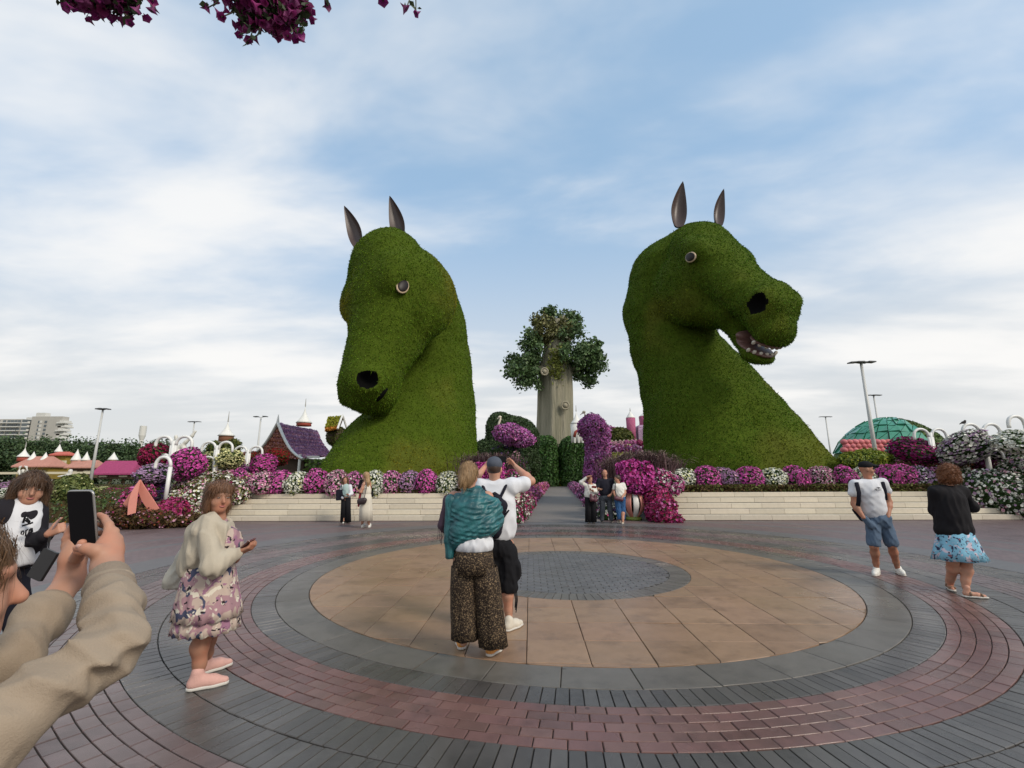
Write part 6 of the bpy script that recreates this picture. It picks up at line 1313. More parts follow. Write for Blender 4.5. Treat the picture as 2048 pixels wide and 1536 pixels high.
# ================= man with black cap, hands in pockets
def man_right():
    f = Fig(7.72, G(1776, 1150), 'man in white T-shirt, denim shorts and black cap with hands in pockets', SK_B, .009); J = f.J
    f.neck = J(1736, 957); q = f.head(J(1733, 938), nv([.92, -.38, .06]), U3, 1.0); f.shL, f.shR = J(1711, 970, .02), J(1764, 967, .02); f.hpL, f.hpR = J(1746, 1046), J(1772, 1046); f.torso(1.15, 1.0)
    f.arm(f.shL, J(1708, 1008, .02), J(1727, 1035, -.10), 1.15); f.arm(f.shR, J(1778, 1004, .02), J(1776, 1034, -.10), 1.15)
    knL, knR = J(1748, 1092, -.04), J(1783, 1090, -.04); anL, anR = G(1755, 1149)+np.array([0, 0, .1]), G(1797, 1148)+np.array([0, 0, .1]); f.leg(f.hpL, knL, anL, 1.08); f.leg(f.hpR, knR, anR, 1.08); f.build(); f.face()
    tee = [ell(J(1740, 985), (.21, .14, .22), None, .1), ell(J(1748, 1015), (.19, .135, .20), None, .1), cone(f.shL, f.shR, .08, .08, .06), cone(f.shL, J(1707, 986, .02), .08, .078, .05), cone(f.shR, J(1772, 981, .02), .08, .078, .05), cut(J(1750, 1036), nv([.0, 0, -1]), .01), ell(J(1737, 951), (.065, .075, .07), None, .015, 's')]
    f.wear('t_shirt', tee, M_WHT, .009, folds(.005, 9, 21, (.7, 1, .8)))
    sh = [ell(J(1758, 1038), (.165, .135, .12), None, .05), cone(J(1746, 1050), J(1748, 1086, -.03), .10, .098, .05), cone(J(1771, 1050), J(1782, 1084, -.03), .10, .098, .05), cone(J(1729, 1036, -.08), J(1742, 1052, -.08), .045, .05, .04), cone(J(1776, 1036, -.08), J(1773, 1050, -.08), .045, .05, .04), cut(J(1749, 1092), nv([-.1, 0, -1]), .01)]
    f.wear('shorts', sh, M_DENIM, .009, folds(.006, 15, 22))
    MS = mat('shoe_white', (.66, .65, .60), .6); f.shoe(G(1756, 1148), G(1741, 1158), MS, M_SOLE, .28, 1.05, .09); f.shoe(G(1795, 1146), G(1820, 1158), MS, M_SOLE, .28, 1.05, .09)
    f.wear('cap', [ell(q(0, -.008, .055), (.086, .105, .078), f.hM, .02), cone(q(-.035, .10, .048), q(.035, .10, .048), .018, .018, .02), cone(q(-.03, .155, .042), q(.03, .155, .042), .014, .014, .03), cone(q(0, .09, .05), q(0, .16, .044), .03, .014, .03), cut(q(0, 0, .018), -f.hM[:, 2], .01)], M_BLK, .007)
    m = MB(); m.tube([q(-.075, .03, .012)-f.base, q(-.055, .085, .010)-f.base, q(0, .108, .008)-f.base, q(.055, .085, .010)-f.base], .013, 6); m.build('sunglasses', M_BLKL, f.root)
    # pilot emblem and word on the chest
    ec = J(1762, 977, -.01); cu = bpy.data.curves.new('chest_word', 'FONT'); cu.body = 'PILOT'; cu.size = .055; cu.extrude = .0015; cu.align_x = 'CENTER'; cu.materials.append(M_NAVY)
    A = nv(np.array([1., 0, 0])); tv = []
    dg = bpy.context.evaluated_depsgraph_get(); to = bpy.data.objects.new('tmp', cu); COL.objects.link(to); bpy.context.view_layer.update(); me = bpy.data.meshes.new_from_object(to.evaluated_get(bpy.context.evaluated_depsgraph_get())); bpy.data.objects.remove(to)
    o = link('chest_word', me, f.root, J(1757, 982, -.172)-f.base); o.rotation_euler = (R(88), 0, R(14)); me.name = 'chest_word'
    m = MB(); m.add([(-.055, 0, .012), (0, -.002, .0), (.055, 0, .012), (.03, 0, .016), (0, -.002, .022), (-.03, 0, .016)], [(0, 1, 4, 5), (1, 2, 3, 4)]); o = m.build('chest_emblem', M_NAVY, f.root, J(1757, 977, -.172)-f.base); o.rotation_euler = (0, 0, R(14))
    bb = J(1722, 1005, .16); bk = empty('backpack', bb); V, F = blob([cone(J(1730, 985, .17), J(1736, 1025, .17), .11, .13, .05), cone(J(1708, 1020, .1), J(1725, 1037, .1), .03, .05, .04)], .012); link('bag_body', mesh('bag_body', V-bb, F, M_NAVY, smooth=True), bk)
    for pts in ([(1714, 961, .06), (1713, 966, -.07), (1718, 985, -.135), (1717, 1005, -.10), (1714, 1018, .0)], [(1762, 959, .06), (1765, 965, -.07), (1769, 980, -.10), (1771, 1000, -.06)]):
        m = MB(); m.tube([J(*p)-bb for p in pts], .030, 8, flat=.35); m.build('strap', M_NAVY, bk, smooth=True)
    tag(bk, 'dark backpack worn by the man in the black cap', 'backpack')
man_right()
# ================= woman in black cardigan and blue floral skirt
def woman_right():
    f = Fig(6.60, G(1918, 1186), 'woman with curly auburn hair, black cardigan and blue floral skirt, seen from behind', SK_A, .009); J = f.J
    f.neck = J(1897, 968); q = f.head(J(1896, 949), nv([.35, .93, .0]), U3, 1.0); f.shL, f.shR = J(1872, 984, .0), J(1922, 983, .02); f.hpL, f.hpR = J(1896, 1075), J(1928, 1075); f.torso(1.15, 1.1)
    f.arm(f.shL, J(1866, 1020, .14), J(1885, 1000, .30)); f.arm(f.shR, J(1946, 1018, .06), J(1925, 1002, .26)); knL, knR = J(1905, 1122), J(1931, 1124); anL, anR = G(1903, 1180)+np.array([0, 0, .09]), G(1934, 1189)+np.array([0, 0, .09])
    f.leg(f.hpL, knL, anL, 1.2, np.array([0, -.015, 0])); f.leg(f.hpR, knR, anR, 1.2, np.array([0, -.015, 0])); f.build()
    M_BC = cloth('black_knit', (.010, .009, .011)); cd_ = [ell(J(1898, 1003), (.21, .16, .22), None, .1), ell(J(1904, 1035), (.215, .17, .2), None, .1), ell(J(1908, 1060), (.235, .18, .14), None, .08), cone(f.shL, f.shR, .082, .082, .06), cone(f.shR, J(1944, 1014, .06), .075, .068, .05), cone(J(1944, 1014, .06), J(1926, 1002, .24), .065, .05, .05), cone(f.shL, J(1868, 1020, .12), .075, .065, .05), cone(J(1868, 1020, .12), J(1884, 1002, .26), .06, .05, .05), cut(J(1908, 1071), (0, 0, -1), .01), ell(J(1897, 955), (.07, .08, .08), None, .015, 's')]
    f.wear('cardigan', cd_, M_BC, .009, folds(.007, 12, 31))
    MSK = print_mat('blue_skirt', (.20, .42, .55), [((.55, .48, .55), 13, .58), ((.03, .03, .07), 15, .60), ((.25, .10, .12), 22, .64), ((.02, .02, .05), 30, .635)], 1)
    tube_shell([(J(1909, 1062), .20, .17), (J(1912, 1080), .225, .20), (J(1915, 1100), .265, .23), (J(1919, 1119), .315, .26)], 96, MSK, 'skirt', f.root, f.base, 8, .05, 6)
    hp = [ell(q(0, -.02, .03), (.118, .118, .118), f.hM, .04), ell(q(0, -.05, -.06), (.105, .075, .07), f.hM, .05), ell(q(.075, -.01, -.05), (.05, .06, .08), f.hM, .03), ell(q(-.075, -.01, -.05), (.05, .06, .08), f.hM, .03), ell(q(0, .11, -.04), (.062, .06, .10), f.hM, .02, 's')]
    f.hair(hp, H_RED, .007, lambda Q: .010*snoise(Q, 150, 3)+.006*snoise(Q, 260, 4), 3000, .05, (0, 0, -.6), .5)
    MSN = mat('sandal_tan', (.22, .13, .08), .6)
    for hl, te in ((G(1897, 1176), G(1917, 1190)), (G(1926, 1194), G(1970, 1197))):
        d = nv(te-hl); ln = .255; s0 = [cone(hl+d*.03+U3*.016, hl+d*ln*.62+U3*.014, .036, .042, .02), cone(hl+d*ln*.62+U3*.014, hl+d*ln*.93+U3*.014, .042, .03, .02), cut(hl+U3*.024, (0, 0, 1)), cut(hl+U3*.002, (0, 0, -1))]; so = f.wear('sandal', s0, M_SOLE, .007)
        f.wear('foot', [cone(hl+d*.04+U3*.05, hl+d*ln*.6+U3*.038, .032, .028, .02), cone(hl+d*ln*.6+U3*.036, hl+d*ln*.9+U3*.03, .03, .016, .02), cone(hl+d*.04+U3*.05, hl+d*.06+U3*.12, .032, .034, .02)], f.sk, .007)
        for a, z, r in ((.3, .05, .040), (.75, .038, .034)): p = hl+d*ln*a+U3*z; nn = np.cross(d, U3); f.wear('sandal_strap', [cone(p-nn*.02, p+nn*.02, r*.72, r*.72, .02), cut(p+d*.012, d), cut(p-d*.012, -d)], MSN, .006, parent=so)
woman_right()
# ================= two women by the steps
def two_women():
    f = Fig(16.5, G(691, 1046.5), 'curly haired woman in white jacket and wide black trousers carrying a black bag', SK_C, .014); J = f.J
    f.neck = J(691, 967); q = f.head(J(691, 959.5), nv([.12, -.98, -.1]), U3, 1.0); f.shL, f.shR = J(684.5, 972), J(700, 972); f.hpL, f.hpR = J(687.5, 1000), J(696.5, 1000); f.torso(.95); f.arm(f.shL, J(682, 988, -.05), J(685, 997, -.18)); f.arm(f.shR, J(703, 987, -.05), J(697, 990, -.22)); f.hand(J(697, 990, -.22), (-.7, -.4, .2), (0, .3, 1), 1)
    f.leg(f.hpL, J(687, 1022), G(687, 1047)+U3*.09); f.leg(f.hpR, J(696, 1022), G(695.5, 1046)+U3*.09); f.build(); f.face()
    f.wear('top', [ell(J(692, 978), (.14, .115, .2), None, .08), ell(J(692, 988), (.13, .11, .15), None, .08)], cloth('pale_teal', (.36, .46, .44)), .014)
    f.wear('jacket', [cone(f.shL, J(682, 988, -.05), .062, .06, .05), cone(J(682, 988, -.05), J(685, 996, -.16), .058, .045, .05), cone(f.shR, J(703, 987, -.05), .062, .06, .05), cone(J(703, 987, -.05), J(698, 990, -.18), .058, .045, .05), cone(J(685, 974, .02), J(686, 990, -.0), .07, .06, .05), cone(J(699.5, 974, .02), J(699, 992, 0.), .07, .06, .05), cone(J(687, 974, .08), J(697, 974, .08), .07, .07, .05)], M_WHT, .014)
    for a, b_, c_ in ((688.5, 687.5, 687), (695.5, 696, 696)): tube_shell([(J(a, 995), .105, .11), (J(b_, 1015), .095, .10), (J(c_, 1044.5), .11, .10)], 24, M_BLK, 'trouser_leg', f.root, f.base, 5, .04, 3)
    f.wear('hair', [ell(q(0, -.02, .03), (.105, .105, .105), f.hM, .03), cone(q(.085, -.01, .0), q(.09, .0, -.13), .045, .045, .03), cone(q(-.085, -.01, .0), q(-.09, .0, -.13), .045, .045, .03), ell(q(0, .1, -.03), (.058, .07, .10), f.hM, .02, 's')], H_BRN, .011, lambda Q: .012*snoise(Q, 130, 3))
    MS = mat('shoe_white', (.66, .65, .60), .6); f.shoe(G(686.5, 1046), G(686, 1049.5), MS, M_SOLE, .24, 1, .08, .012); f.shoe(G(695, 1045), G(695.5, 1048.5), MS, M_SOLE, .24, 1, .08, .012)
    o, M = slab('tote_bag', J(680, 990, -.15), (1, .2, .05), (.1, 0, 1), .26, .36, .08, M_NAVY, 'black shoulder bag of the curly haired woman in white jacket', 'bag', .1); b0 = np.array(o.location); m = MB(); m.tube([J(677.5, 980, -.13)-b0, J(683.5, 969.5, -.07)-b0, J(683.5, 980, -.16)-b0], .012, 6); m.build('strap', M_NAVY, o)
    slab('phone', J(688.5, 985, -.30), (1, 0, .1), (0, -.2, 1), .10, .16, .012, mat('phone_teal', (.30, .42, .42), .4), 'pale teal phone held by the curly haired woman', 'phone')
    g = Fig(15.0, G(730, 1056), 'woman with long blonde hair in a long cream dress with a small dark handbag', SK_A, .013); J = g.J
    g.neck = J(731, 962); q = g.head(J(731.5, 951.5), nv([-.85, .45, -.05]), U3, 1.0); g.shL, g.shR = J(728, 968, -.10), J(739, 967, .13); g.hpL, g.hpR = J(729, 1003, -.08), J(735, 1003, .08); g.torso(.98); g.arm(g.shL, J(722, 984, -.13), J(716, 981, .02)); g.arm(g.shR, J(740, 986, .14), J(728, 988, .2)); g.hand(J(716, 981, .02), (-.4, .2, .8), (-.5, .5, 0), 1)
    g.leg(g.hpL, J(726, 1030, -.05), G(724, 1054)+U3*.09); g.leg(g.hpR, J(735, 1030, .08), J(738, 1049, .12)); g.build(); g.face()
    MC = cloth('cream_dress', (.60, .55, .46)); g.wear('dress_top', [ell(J(733, 984), (.15, .13, .17), None, .08), ell(J(733, 976, .02), (.12, .125, .12), None, .06), cone(J(729, 966, -.08), J(731, 976, -.10), .025, .04, .03), cone(J(737, 966, .08), J(737, 976, .1), .025, .04, .03)], MC, .012)
    tube_shell([(J(732.5, 988), .15, .13), (J(732.5, 1000), .18, .16), (J(732, 1018), .20, .18), (J(731.5, 1041), .205, .18)], 48, MC, 'skirt', g.root, g.base, 6, .04, 4)
    g.wear('hair', [ell(q(0, -.02, .03), (.092, .108, .10), g.hM, .03), cone(q(0, -.06, .0), q(.0, -.11, -.20), .078, .075, .04), cone(q(0, -.11, -.20), q(0, -.10, -.40), .07, .03, .04), ell(q(0, .1, -.03), (.06, .065, .10), g.hM, .02, 's')], H_BLD, .011, folds(.008, 50, 4, (1, 1, .15)))
    g.wear('scarf', [cone(J(721, 984, -.02), J(718, 1004, -.02), .035, .04, .03), cone(J(718, 1004, -.02), J(717, 1012, -.02), .04, .03, .03)], cloth('red_scarf', (.30, .03, .05)), .012); g.wear('jacket_over_arm', [cone(J(722, 962, .05), J(718, 976, .02), .05, .04, .03), cone(J(743, 985, .12), J(743.5, 991, .1), .06, .05, .03)], M_BLK, .012)
    g.shoe(G(729, 1054), G(719, 1057), MS, M_SOLE, .25, 1, .08, .011); g.shoe(G(740, 1054)+U3*.0, G(734, 1058), MS, M_SOLE, .25, 1, .08, .011)
    hb = J(724, 1002, -.22); V, F = blob([cone(J(719, 1001.5, -.22), J(729, 1000, -.22), .075, .075, .03), cone(J(719, 1005, -.22), J(728, 1004, -.22), .07, .07, .03)], .014); o = link('handbag', mesh('handbag', V-hb, F, mat('dark_leather', (.03, .018, .02), .45), smooth=True), None, hb); tag(o, 'small dark handbag hanging by the cream dress', 'bag'); m = MB(); m.tube([J(728, 998, -.22)-hb, J(733, 975, -.17)-hb, J(732, 964, -.12)-hb], .012, 6); m.build('strap', MATS['dark_leather'], o)
two_women()
# ================= three visitors by the planter
def trio():
    f = Fig(16.1, G(1179.5, 1046), 'woman in white sweater and black trousers shading her eyes with one hand', SK_C, .013); J = f.J
    f.neck = J(1181, 967); q = f.head(J(1179.5, 958.5), nv([.45, -.87, -.1]), nv([.1, 0, 1]), 1.0); f.shL, f.shR = J(1173, 972), J(1188, 971); f.hpL, f.hpR = J(1175, 1000), J(1186, 1000); f.torso(1.1, 1.05); elL, wrL = J(1162.5, 965, -.04), J(1175, 953, -.14); f.arm(f.shL, elL, wrL, 1.1); f.hand(wrL, (.9, -.1, .3), (-.2, .1, -1), 1, (.2, .2, .2, .2)); f.arm(f.shR, J(1193, 984, -.04), J(1186, 982, -.22), 1.1); f.hand(J(1186, 982, -.22), (-.7, -.4, .3), (0, .3, 1), 1)
    f.leg(f.hpL, J(1176, 1022), G(1177, 1046)+U3*.09); f.leg(f.hpR, J(1187, 1022), G(1187, 1046)+U3*.09); f.build(); f.face()
    MW = cloth('white_knit', (.64, .63, .58)); f.wear('sweater', [ell(J(1180, 980), (.18, .14, .2), None, .1), ell(J(1179, 990), (.185, .145, .13), None, .1), cone(f.shL, elL, .07, .068, .05), cone(elL, J(1172, 955.5, -.11), .066, .045, .05), cone(f.shR, J(1193, 984, -.04), .07, .06, .05), cone(J(1193, 984, -.04), J(1188, 983, -.18), .06, .045, .05), cut(J(1180, 997), (0, 0, -1), .02), ell(J(1180.5, 960), (.065, .07, .07), None, .02, 's')], MW, .013, folds(.007, 14, 2))
    for a, b_ in ((1175.5, 1176.5), (1186, 1187)): tube_shell([(J(a, 994), .115, .12), (J(b_, 1018), .105, .11), (J(b_, 1044), .11, .10)], 24, M_BLK, 'trouser_leg', f.root, f.base, 5, .03, 3)
    f.wear('hair', [ell(q(0, -.02, .03), (.098, .108, .10), f.hM, .03), ell(q(0, -.05, -.03), (.09, .07, .08), f.hM, .03), ell(q(0, .1, -.03), (.06, .068, .10), f.hM, .02, 's')], hair_mat('henna', (.13, .04, .02)), .010, folds(.006, 50, 2))
    MS = mat('shoe_white', (.66, .65, .60), .6); f.shoe(G(1178, 1045), G(1179, 1049), MS, M_SOLE, .24, 1, .08, .012); f.shoe(G(1187, 1045), G(1187, 1049), MS, M_SOLE, .24, 1, .08, .012)
    hb = J(1187, 996, -.2); V, F = blob([cone(J(1182, 990, -.2), J(1183, 999, -.2), .05, .06, .03), cone(J(1190, 992, -.2), J(1191, 1001, -.2), .05, .06, .03), cone(J(1183, 998, -.2), J(1191, 1000, -.2), .06, .06, .03)], .014); o = link('shoulder_bag', mesh('shoulder_bag', V-hb, F, mat('plum_leather', (.10, .03, .045), .5), smooth=True), None, hb); tag(o, 'plum shoulder bag of the woman shading her eyes', 'bag'); m = MB(); m.tube([J(1181, 985, -.2)-hb, J(1177, 971, -.14)-hb, J(1176, 966, -.06)-hb], .010, 6); m.build('strap', MATS['plum_leather'], o)
    slab('phone', J(1188, 974, -.32), (1, 0, -.05), (0, -.5, .6), .16, .085, .012, mat('phone_scarlet', (.35, .03, .02), .4), 'red phone held between the two visitors', 'phone')
    g = Fig(16.15, G(1212, 1046), 'bald man in navy T-shirt and grey jeans standing between two women', SK_C, .013); J = g.J
    g.neck = J(1210.5, 957); q = g.head(J(1209.5, 946.5), nv([-.18, -.97, -.08]), U3, 1.06); g.shL, g.shR = J(1198, 962), J(1223, 962); g.hpL, g.hpR = J(1204, 998), J(1218, 998); g.torso(1.25, 1.1); g.arm(g.shL, J(1194, 978, -.05), J(1203, 979, -.24), 1.15); g.hand(J(1203, 979, -.24), (-.5, -.6, -.1), (-.3, .2, .9), 1); g.arm(g.shR, J(1230, 977, .0), J(1222, 989, -.2), 1.15); g.hand(J(1222, 989, -.2), (-.8, -.2, -.4), (.1, .9, .2), -1)
    g.leg(g.hpL, J(1205, 1020, -.03), G(1204, 1044)+U3*.09, 1.1); g.leg(g.hpR, J(1220, 1020, -.03), G(1223, 1044)+U3*.09, 1.1); g.build(); g.face()
    g.wear('t_shirt', [ell(J(1210.5, 972), (.215, .155, .22), None, .1), ell(J(1211, 985), (.21, .165, .17), None, .1), cone(g.shL, g.shR, .08, .08, .05), cone(g.shL, J(1194.5, 975, -.04), .078, .072, .05), cone(g.shR, J(1229, 974, -.0), .078, .072, .05), cut(J(1211, 995.5), (0, 0, -1), .02), ell(J(1210, 950), (.066, .075, .075), None, .02, 's')], M_NAVY, .013, folds(.006, 12, 3))
    g.wear('jeans', [ell(J(1211, 995), (.19, .155, .13), None, .05), cone(g.hpL, J(1205, 1020, -.03), .105, .085, .05), cone(J(1205, 1020, -.03), J(1204, 1040, 0), .082, .07, .04), cone(g.hpR, J(1220, 1020, -.03), .105, .085, .05), cone(J(1220, 1020, -.03), J(1223, 1040, 0), .082, .07, .04), cut(J(1211, 1041), (0, 0, -1), .01)], M_JEAN, .013, folds(.007, 16, 4))
    g.shoe(G(1205, 1043.5), G(1201, 1047), M_BLKL, M_SOLE, .28, 1.05, .09, .012); g.shoe(G(1223, 1043.5), G(1225, 1047), M_BLKL, M_SOLE, .28, 1.05, .09, .012)
    h = Fig(15.95, G(1241, 1048), 'brown haired woman in white T-shirt and cropped blue jeans looking down', SK_C, .013); J = h.J
    h.neck = J(1236, 966); q = h.head(J(1234.5, 957.5), nv([-.85, -.50, -.25]), nv([-.22, 0, 1]), 1.02); h.shL, h.shR = J(1231, 972, -.06), J(1246, 970, .06); h.hpL, h.hpR = J(1235, 1000), J(1245, 1000); h.torso(1.15, 1.12); h.arm(h.shR, J(1250, 985, -.04), J(1243, 997, -.22), 1.15); h.hand(J(1243, 997, -.22), (-.8, -.3, -.3), (0, .5, .8), 1); h.arm(h.shL, J(1228, 984, -.04), J(1232, 996, -.22), 1.1); h.hand(J(1232, 996, -.22), (.6, -.3, -.3), (0, .5, .8), -1)
    h.leg(h.hpL, J(1237, 1020), G(1239, 1046)+U3*.09, 1.1); h.leg(h.hpR, J(1246, 1020), G(1246, 1048)+U3*.09, 1.1); h.build(); h.face()
    h.wear('t_shirt', [ell(J(1238, 980), (.18, .15, .19), None, .1), ell(J(1239.5, 990), (.185, .15, .14), None, .1), cone(h.shL, h.shR, .075, .075, .05), cone(h.shR, J(1249, 977, .02), .075, .075, .05), cone(h.shL, J(1229, 977, -.04), .075, .072, .05), cut(J(1239, 997), (0, 0, -1), .02), ell(J(1235, 960), (.07, .07, .07), None, .02, 's')], MW, .013, folds(.006, 13, 5))
    h.wear('jeans', [ell(J(1240, 997), (.18, .15, .13), None, .05), cone(h.hpL, J(1237, 1020), .105, .082, .05), cone(J(1237, 1020), J(1239, 1038), .086, .070, .04), cone(h.hpR, J(1246, 1020), .105, .082, .05), cone(J(1246, 1020), J(1246, 1039), .086, .070, .04), cut(J(1240, 1039), (0, 0, -1), .01)], M_BLUE, .013, folds(.006, 16, 6))
    h.wear('hair', [ell(q(0, -.02, .03), (.096, .108, .10), h.hM, .03), ell(q(0, -.05, -.03), (.09, .07, .085), h.hM, .03), ell(q(0, .1, -.03), (.06, .068, .10), h.hM, .02, 's')], H_DRK, .010, folds(.006, 50, 2))
    h.shoe(G(1239, 1045.5), G(1234, 1048.5), MSN2, M_SOLE, .24, 1, .06, .012); h.shoe(G(1246, 1047), G(1243, 1050), MSN2, M_SOLE, .24, 1, .06, .012)
    hb = J(1237, 998, -.26); V, F = blob([cone(J(1232, 996.5, -.26), J(1243, 999, -.26), .07, .07, .03)], .014); o = link('waist_bag', mesh('waist_bag', V-hb, F, MATS['plum_leather'], smooth=True), None, hb); tag(o, 'dark red pouch held at the waist by the woman looking down', 'bag'); m = MB(); m.tube([J(1233, 995, -.24)-hb, J(1230, 980, -.22)-hb, J(1231, 967, -.1)-hb], .016, 6); m.build('strap', M_NAVY, o)
MSN2 = mat('sandal_beige', (.42, .33, .25), .7)
trio()
# ================= distant visitor near the hedges
def far_person():
    f = Fig(72., G(1097.5, 971.2), 'tiny distant visitor in pale top walking by the hedge', SK_C, .035); J = f.J; b = f.base; r = lambda x, z, y=0.: b+np.array([x, y, z])
    f.neck = r(0, 1.45); f.head(r(0, 1.60), (0, -1, 0)); f.shL, f.shR = r(-.18, 1.38), r(.18, 1.38); f.hpL, f.hpR = r(-.09, .9), r(.09, .9); f.torso(1.1); f.arm(f.shL, r(-.28, 1.1), r(-.26, .85)); f.arm(f.shR, r(.28, 1.1), r(.3, .86)); f.leg(f.hpL, r(-.1, .5), r(-.16, .06, .1)); f.leg(f.hpR, r(.1, .5), r(.16, .06, -.1)); f.build()
    f.wear('shirt', [ell(r(0, 1.2), (.21, .15, .27)), cone(f.shL, r(-.27, 1.14), .075, .07), cone(f.shR, r(.27, 1.14), .075, .07)], M_WHT, .035); f.wear('trousers', [cone(f.hpL, r(-.15, .12, .09), .12, .08), cone(f.hpR, r(.15, .12, -.09), .12, .08)], M_JEAN, .035)
far_person()
# ================= woman in dark jacket walking past on the far left
def woman_left():
    f = Fig(3.75, (P(4, 1135, 3.75)[0], 3.75, 0), 'woman in dark jacket over a white printed T-shirt walking with a wallet on a strap', SK_C, .008); J = f.J
    f.neck = J(52, 1010, .03); q = f.head(J(62, 978), nv([.78, -.60, -.10]), nv([.10, 0, 1]), 1.05); f.shL, f.shR = J(8, 1024, -.08), J(62, 1022, .16); f.hpL, f.hpR = J(-8, 1150, -.08), J(16, 1150, .08); f.torso(1.1, .95)
    el_, wr = J(66, 1082, .02), J(97, 1068, -.10); f.arm(f.shR, el_, wr); f.hand(wr, (.85, -.1, .45), (.3, .9, .1), -1, (1.0, 1.05, 1.1, 1.1), .5); f.arm(f.shL, J(-20, 1080, -.1), J(-22, 1140, -.05))
    b = f.base; f.leg(f.hpL, b+np.array([-.12, -.15, .5]), b+np.array([-.16, -.02, .09])); f.leg(f.hpR, b+np.array([.12, .1, .5]), b+np.array([.16, .22, .09])); f.build(); f.face()
    M_TEE = cloth('tee_white', (.64, .64, .66)); f.wear('t_shirt', [ell(J(42, 1050, .0), (.13, .13, .22), None, .1), ell(J(34, 1100, .0), (.135, .14, .2), None, .1), cone(J(50, 1010, .02), J(50, 1022, .02), .068, .08, .05), cut(J(30, 1132), (0, 0, -1), .02)], M_TEE, .008, folds(.006, 9, 41, (.8, 1, .7)))
    M_JK = cloth('dark_jacket', (.016, .014, .018)); f.wear('jacket', [ell(J(38, 1046, .03), (.175, .165, .22), None, .1), ell(J(30, 1100, .03), (.175, .17, .2), None, .1), cone(J(18, 1018, .0), J(58, 1018, .14), .075, .07, .06), cone(J(62, 1004, -.22), J(50, 1060, -.22), .085, .13, .02, 's'), cone(J(50, 1060, -.22), J(34, 1145, -.22), .13, .15, .02, 's'), cut(J(30, 1140), nv([.15, 0, -1]), .02),
            cone(f.shR, el_, .075, .068, .05), cone(el_, J(90, 1071, -.08), .064, .048, .05), cone(f.shL, J(-20, 1080, -.1), .085, .08, .05)], M_JK, .008, folds(.009, 10, 42))
    m = MB(); zf = -.145
    def strokes(lst, r):
        for pl in lst: m.tube([J(x, y, zf+.002*(x-40))-f.base for x, y in pl], r, 6)
    strokes([[(46, 1046), (52, 1028)], [(48, 1034), (58, 1030)], [(53, 1036), (60, 1044)], [(50, 1040), (62, 1048)], [(44, 1052), (66, 1045)]], .007); m.build('print_figure', M_BLK, f.root, smooth=True)
    m = MB(); strokes([[(44, 1062), (42, 1068), (46, 1070), (48, 1064), (45, 1061)], [(52, 1060), (51, 1073)], [(52, 1062), (56, 1058)], [(60, 1058), (57, 1066), (62, 1066), (62, 1056)], [(64, 1056), (65, 1064)]], .0045); m.build('print_lettering', M_BLK, f.root, smooth=True)
    for nm, hh in (('trousers', [cone(f.hpL, b+np.array([-.12, -.15, .5]), .11, .085, .05), cone(b+np.array([-.12, -.15, .5]), b+np.array([-.16, -.02, .1]), .085, .07, .05), cone(f.hpR, b+np.array([.12, .1, .5]), .11, .085, .05), cone(b+np.array([.12, .1, .5]), b+np.array([.16, .22, .1]), .085, .07, .05), cone(f.hpL, f.hpR, .12, .12, .05)]),): f.wear(nm, hh, M_NAVY, .010)
    f.shoe(b+np.array([-.20, -.06, 0]), b+np.array([.1, -.1, 0]), M_BLKL, M_SOLE); f.shoe(b+np.array([.12, .2, 0]), b+np.array([.4, .14, 0]), M_BLKL, M_SOLE)
    hp = [ell(q(0, -.018, .04), np.array([.096, .112, .10]), f.hM, .03), cone(q(-.075, -.02, .02), q(-.088, -.035, -.15), .042, .035, .03), cone(q(.075, -.03, .02), q(.085, -.04, -.14), .042, .035, .03), cone(q(0, -.07, .0), q(0, -.09, -.14), .075, .06, .04), ell(q(0, .072, .062), np.array([.07, .038, .034]), f.hM, .03), ell(q(0, .115, -.055), np.array([.064, .06, .088]), f.hM, .015, 's')]
    f.hair(hp, H_BRN, .005, folds(.003, 70, 7, (1, 1, .15)), 2600, .12)
    c = P(86.5, 1129, 3.55); o, M = slab('wallet', c, nv([.9, -.1, -.30]), nv([.52, .1, .85]), .125, .205, .022, M_BLKL, 'black wallet dangling from the walking woman\'s wrist strap', 'wallet', .08)
    m = MB(); m.tube([P(98, 1101, 3.58)-c, P(96, 1085, 3.62)-c, P(99, 1073, 3.62)-c], .005, 6); m.tube([P(96, 1101, 3.58)-c, P(99, 1085, 3.62)-c, P(102, 1073, 3.62)-c], .004, 6); m.build('wrist_strap', M_BLKL, o)
    m = MB(); p = P(109, 1047, 3.62); m.tube([P(104, 1062, 3.64)-p, P(111, 1050, 3.62)-p, P(121, 1036, 3.6)-p], [.006, .007, .005], 8); o = m.build('held_stick', mat('stem_pink', (.45, .30, .28), .7), None, p); tag(o, 'pale stick held in the walking woman\'s fist', 'stick')
woman_left()
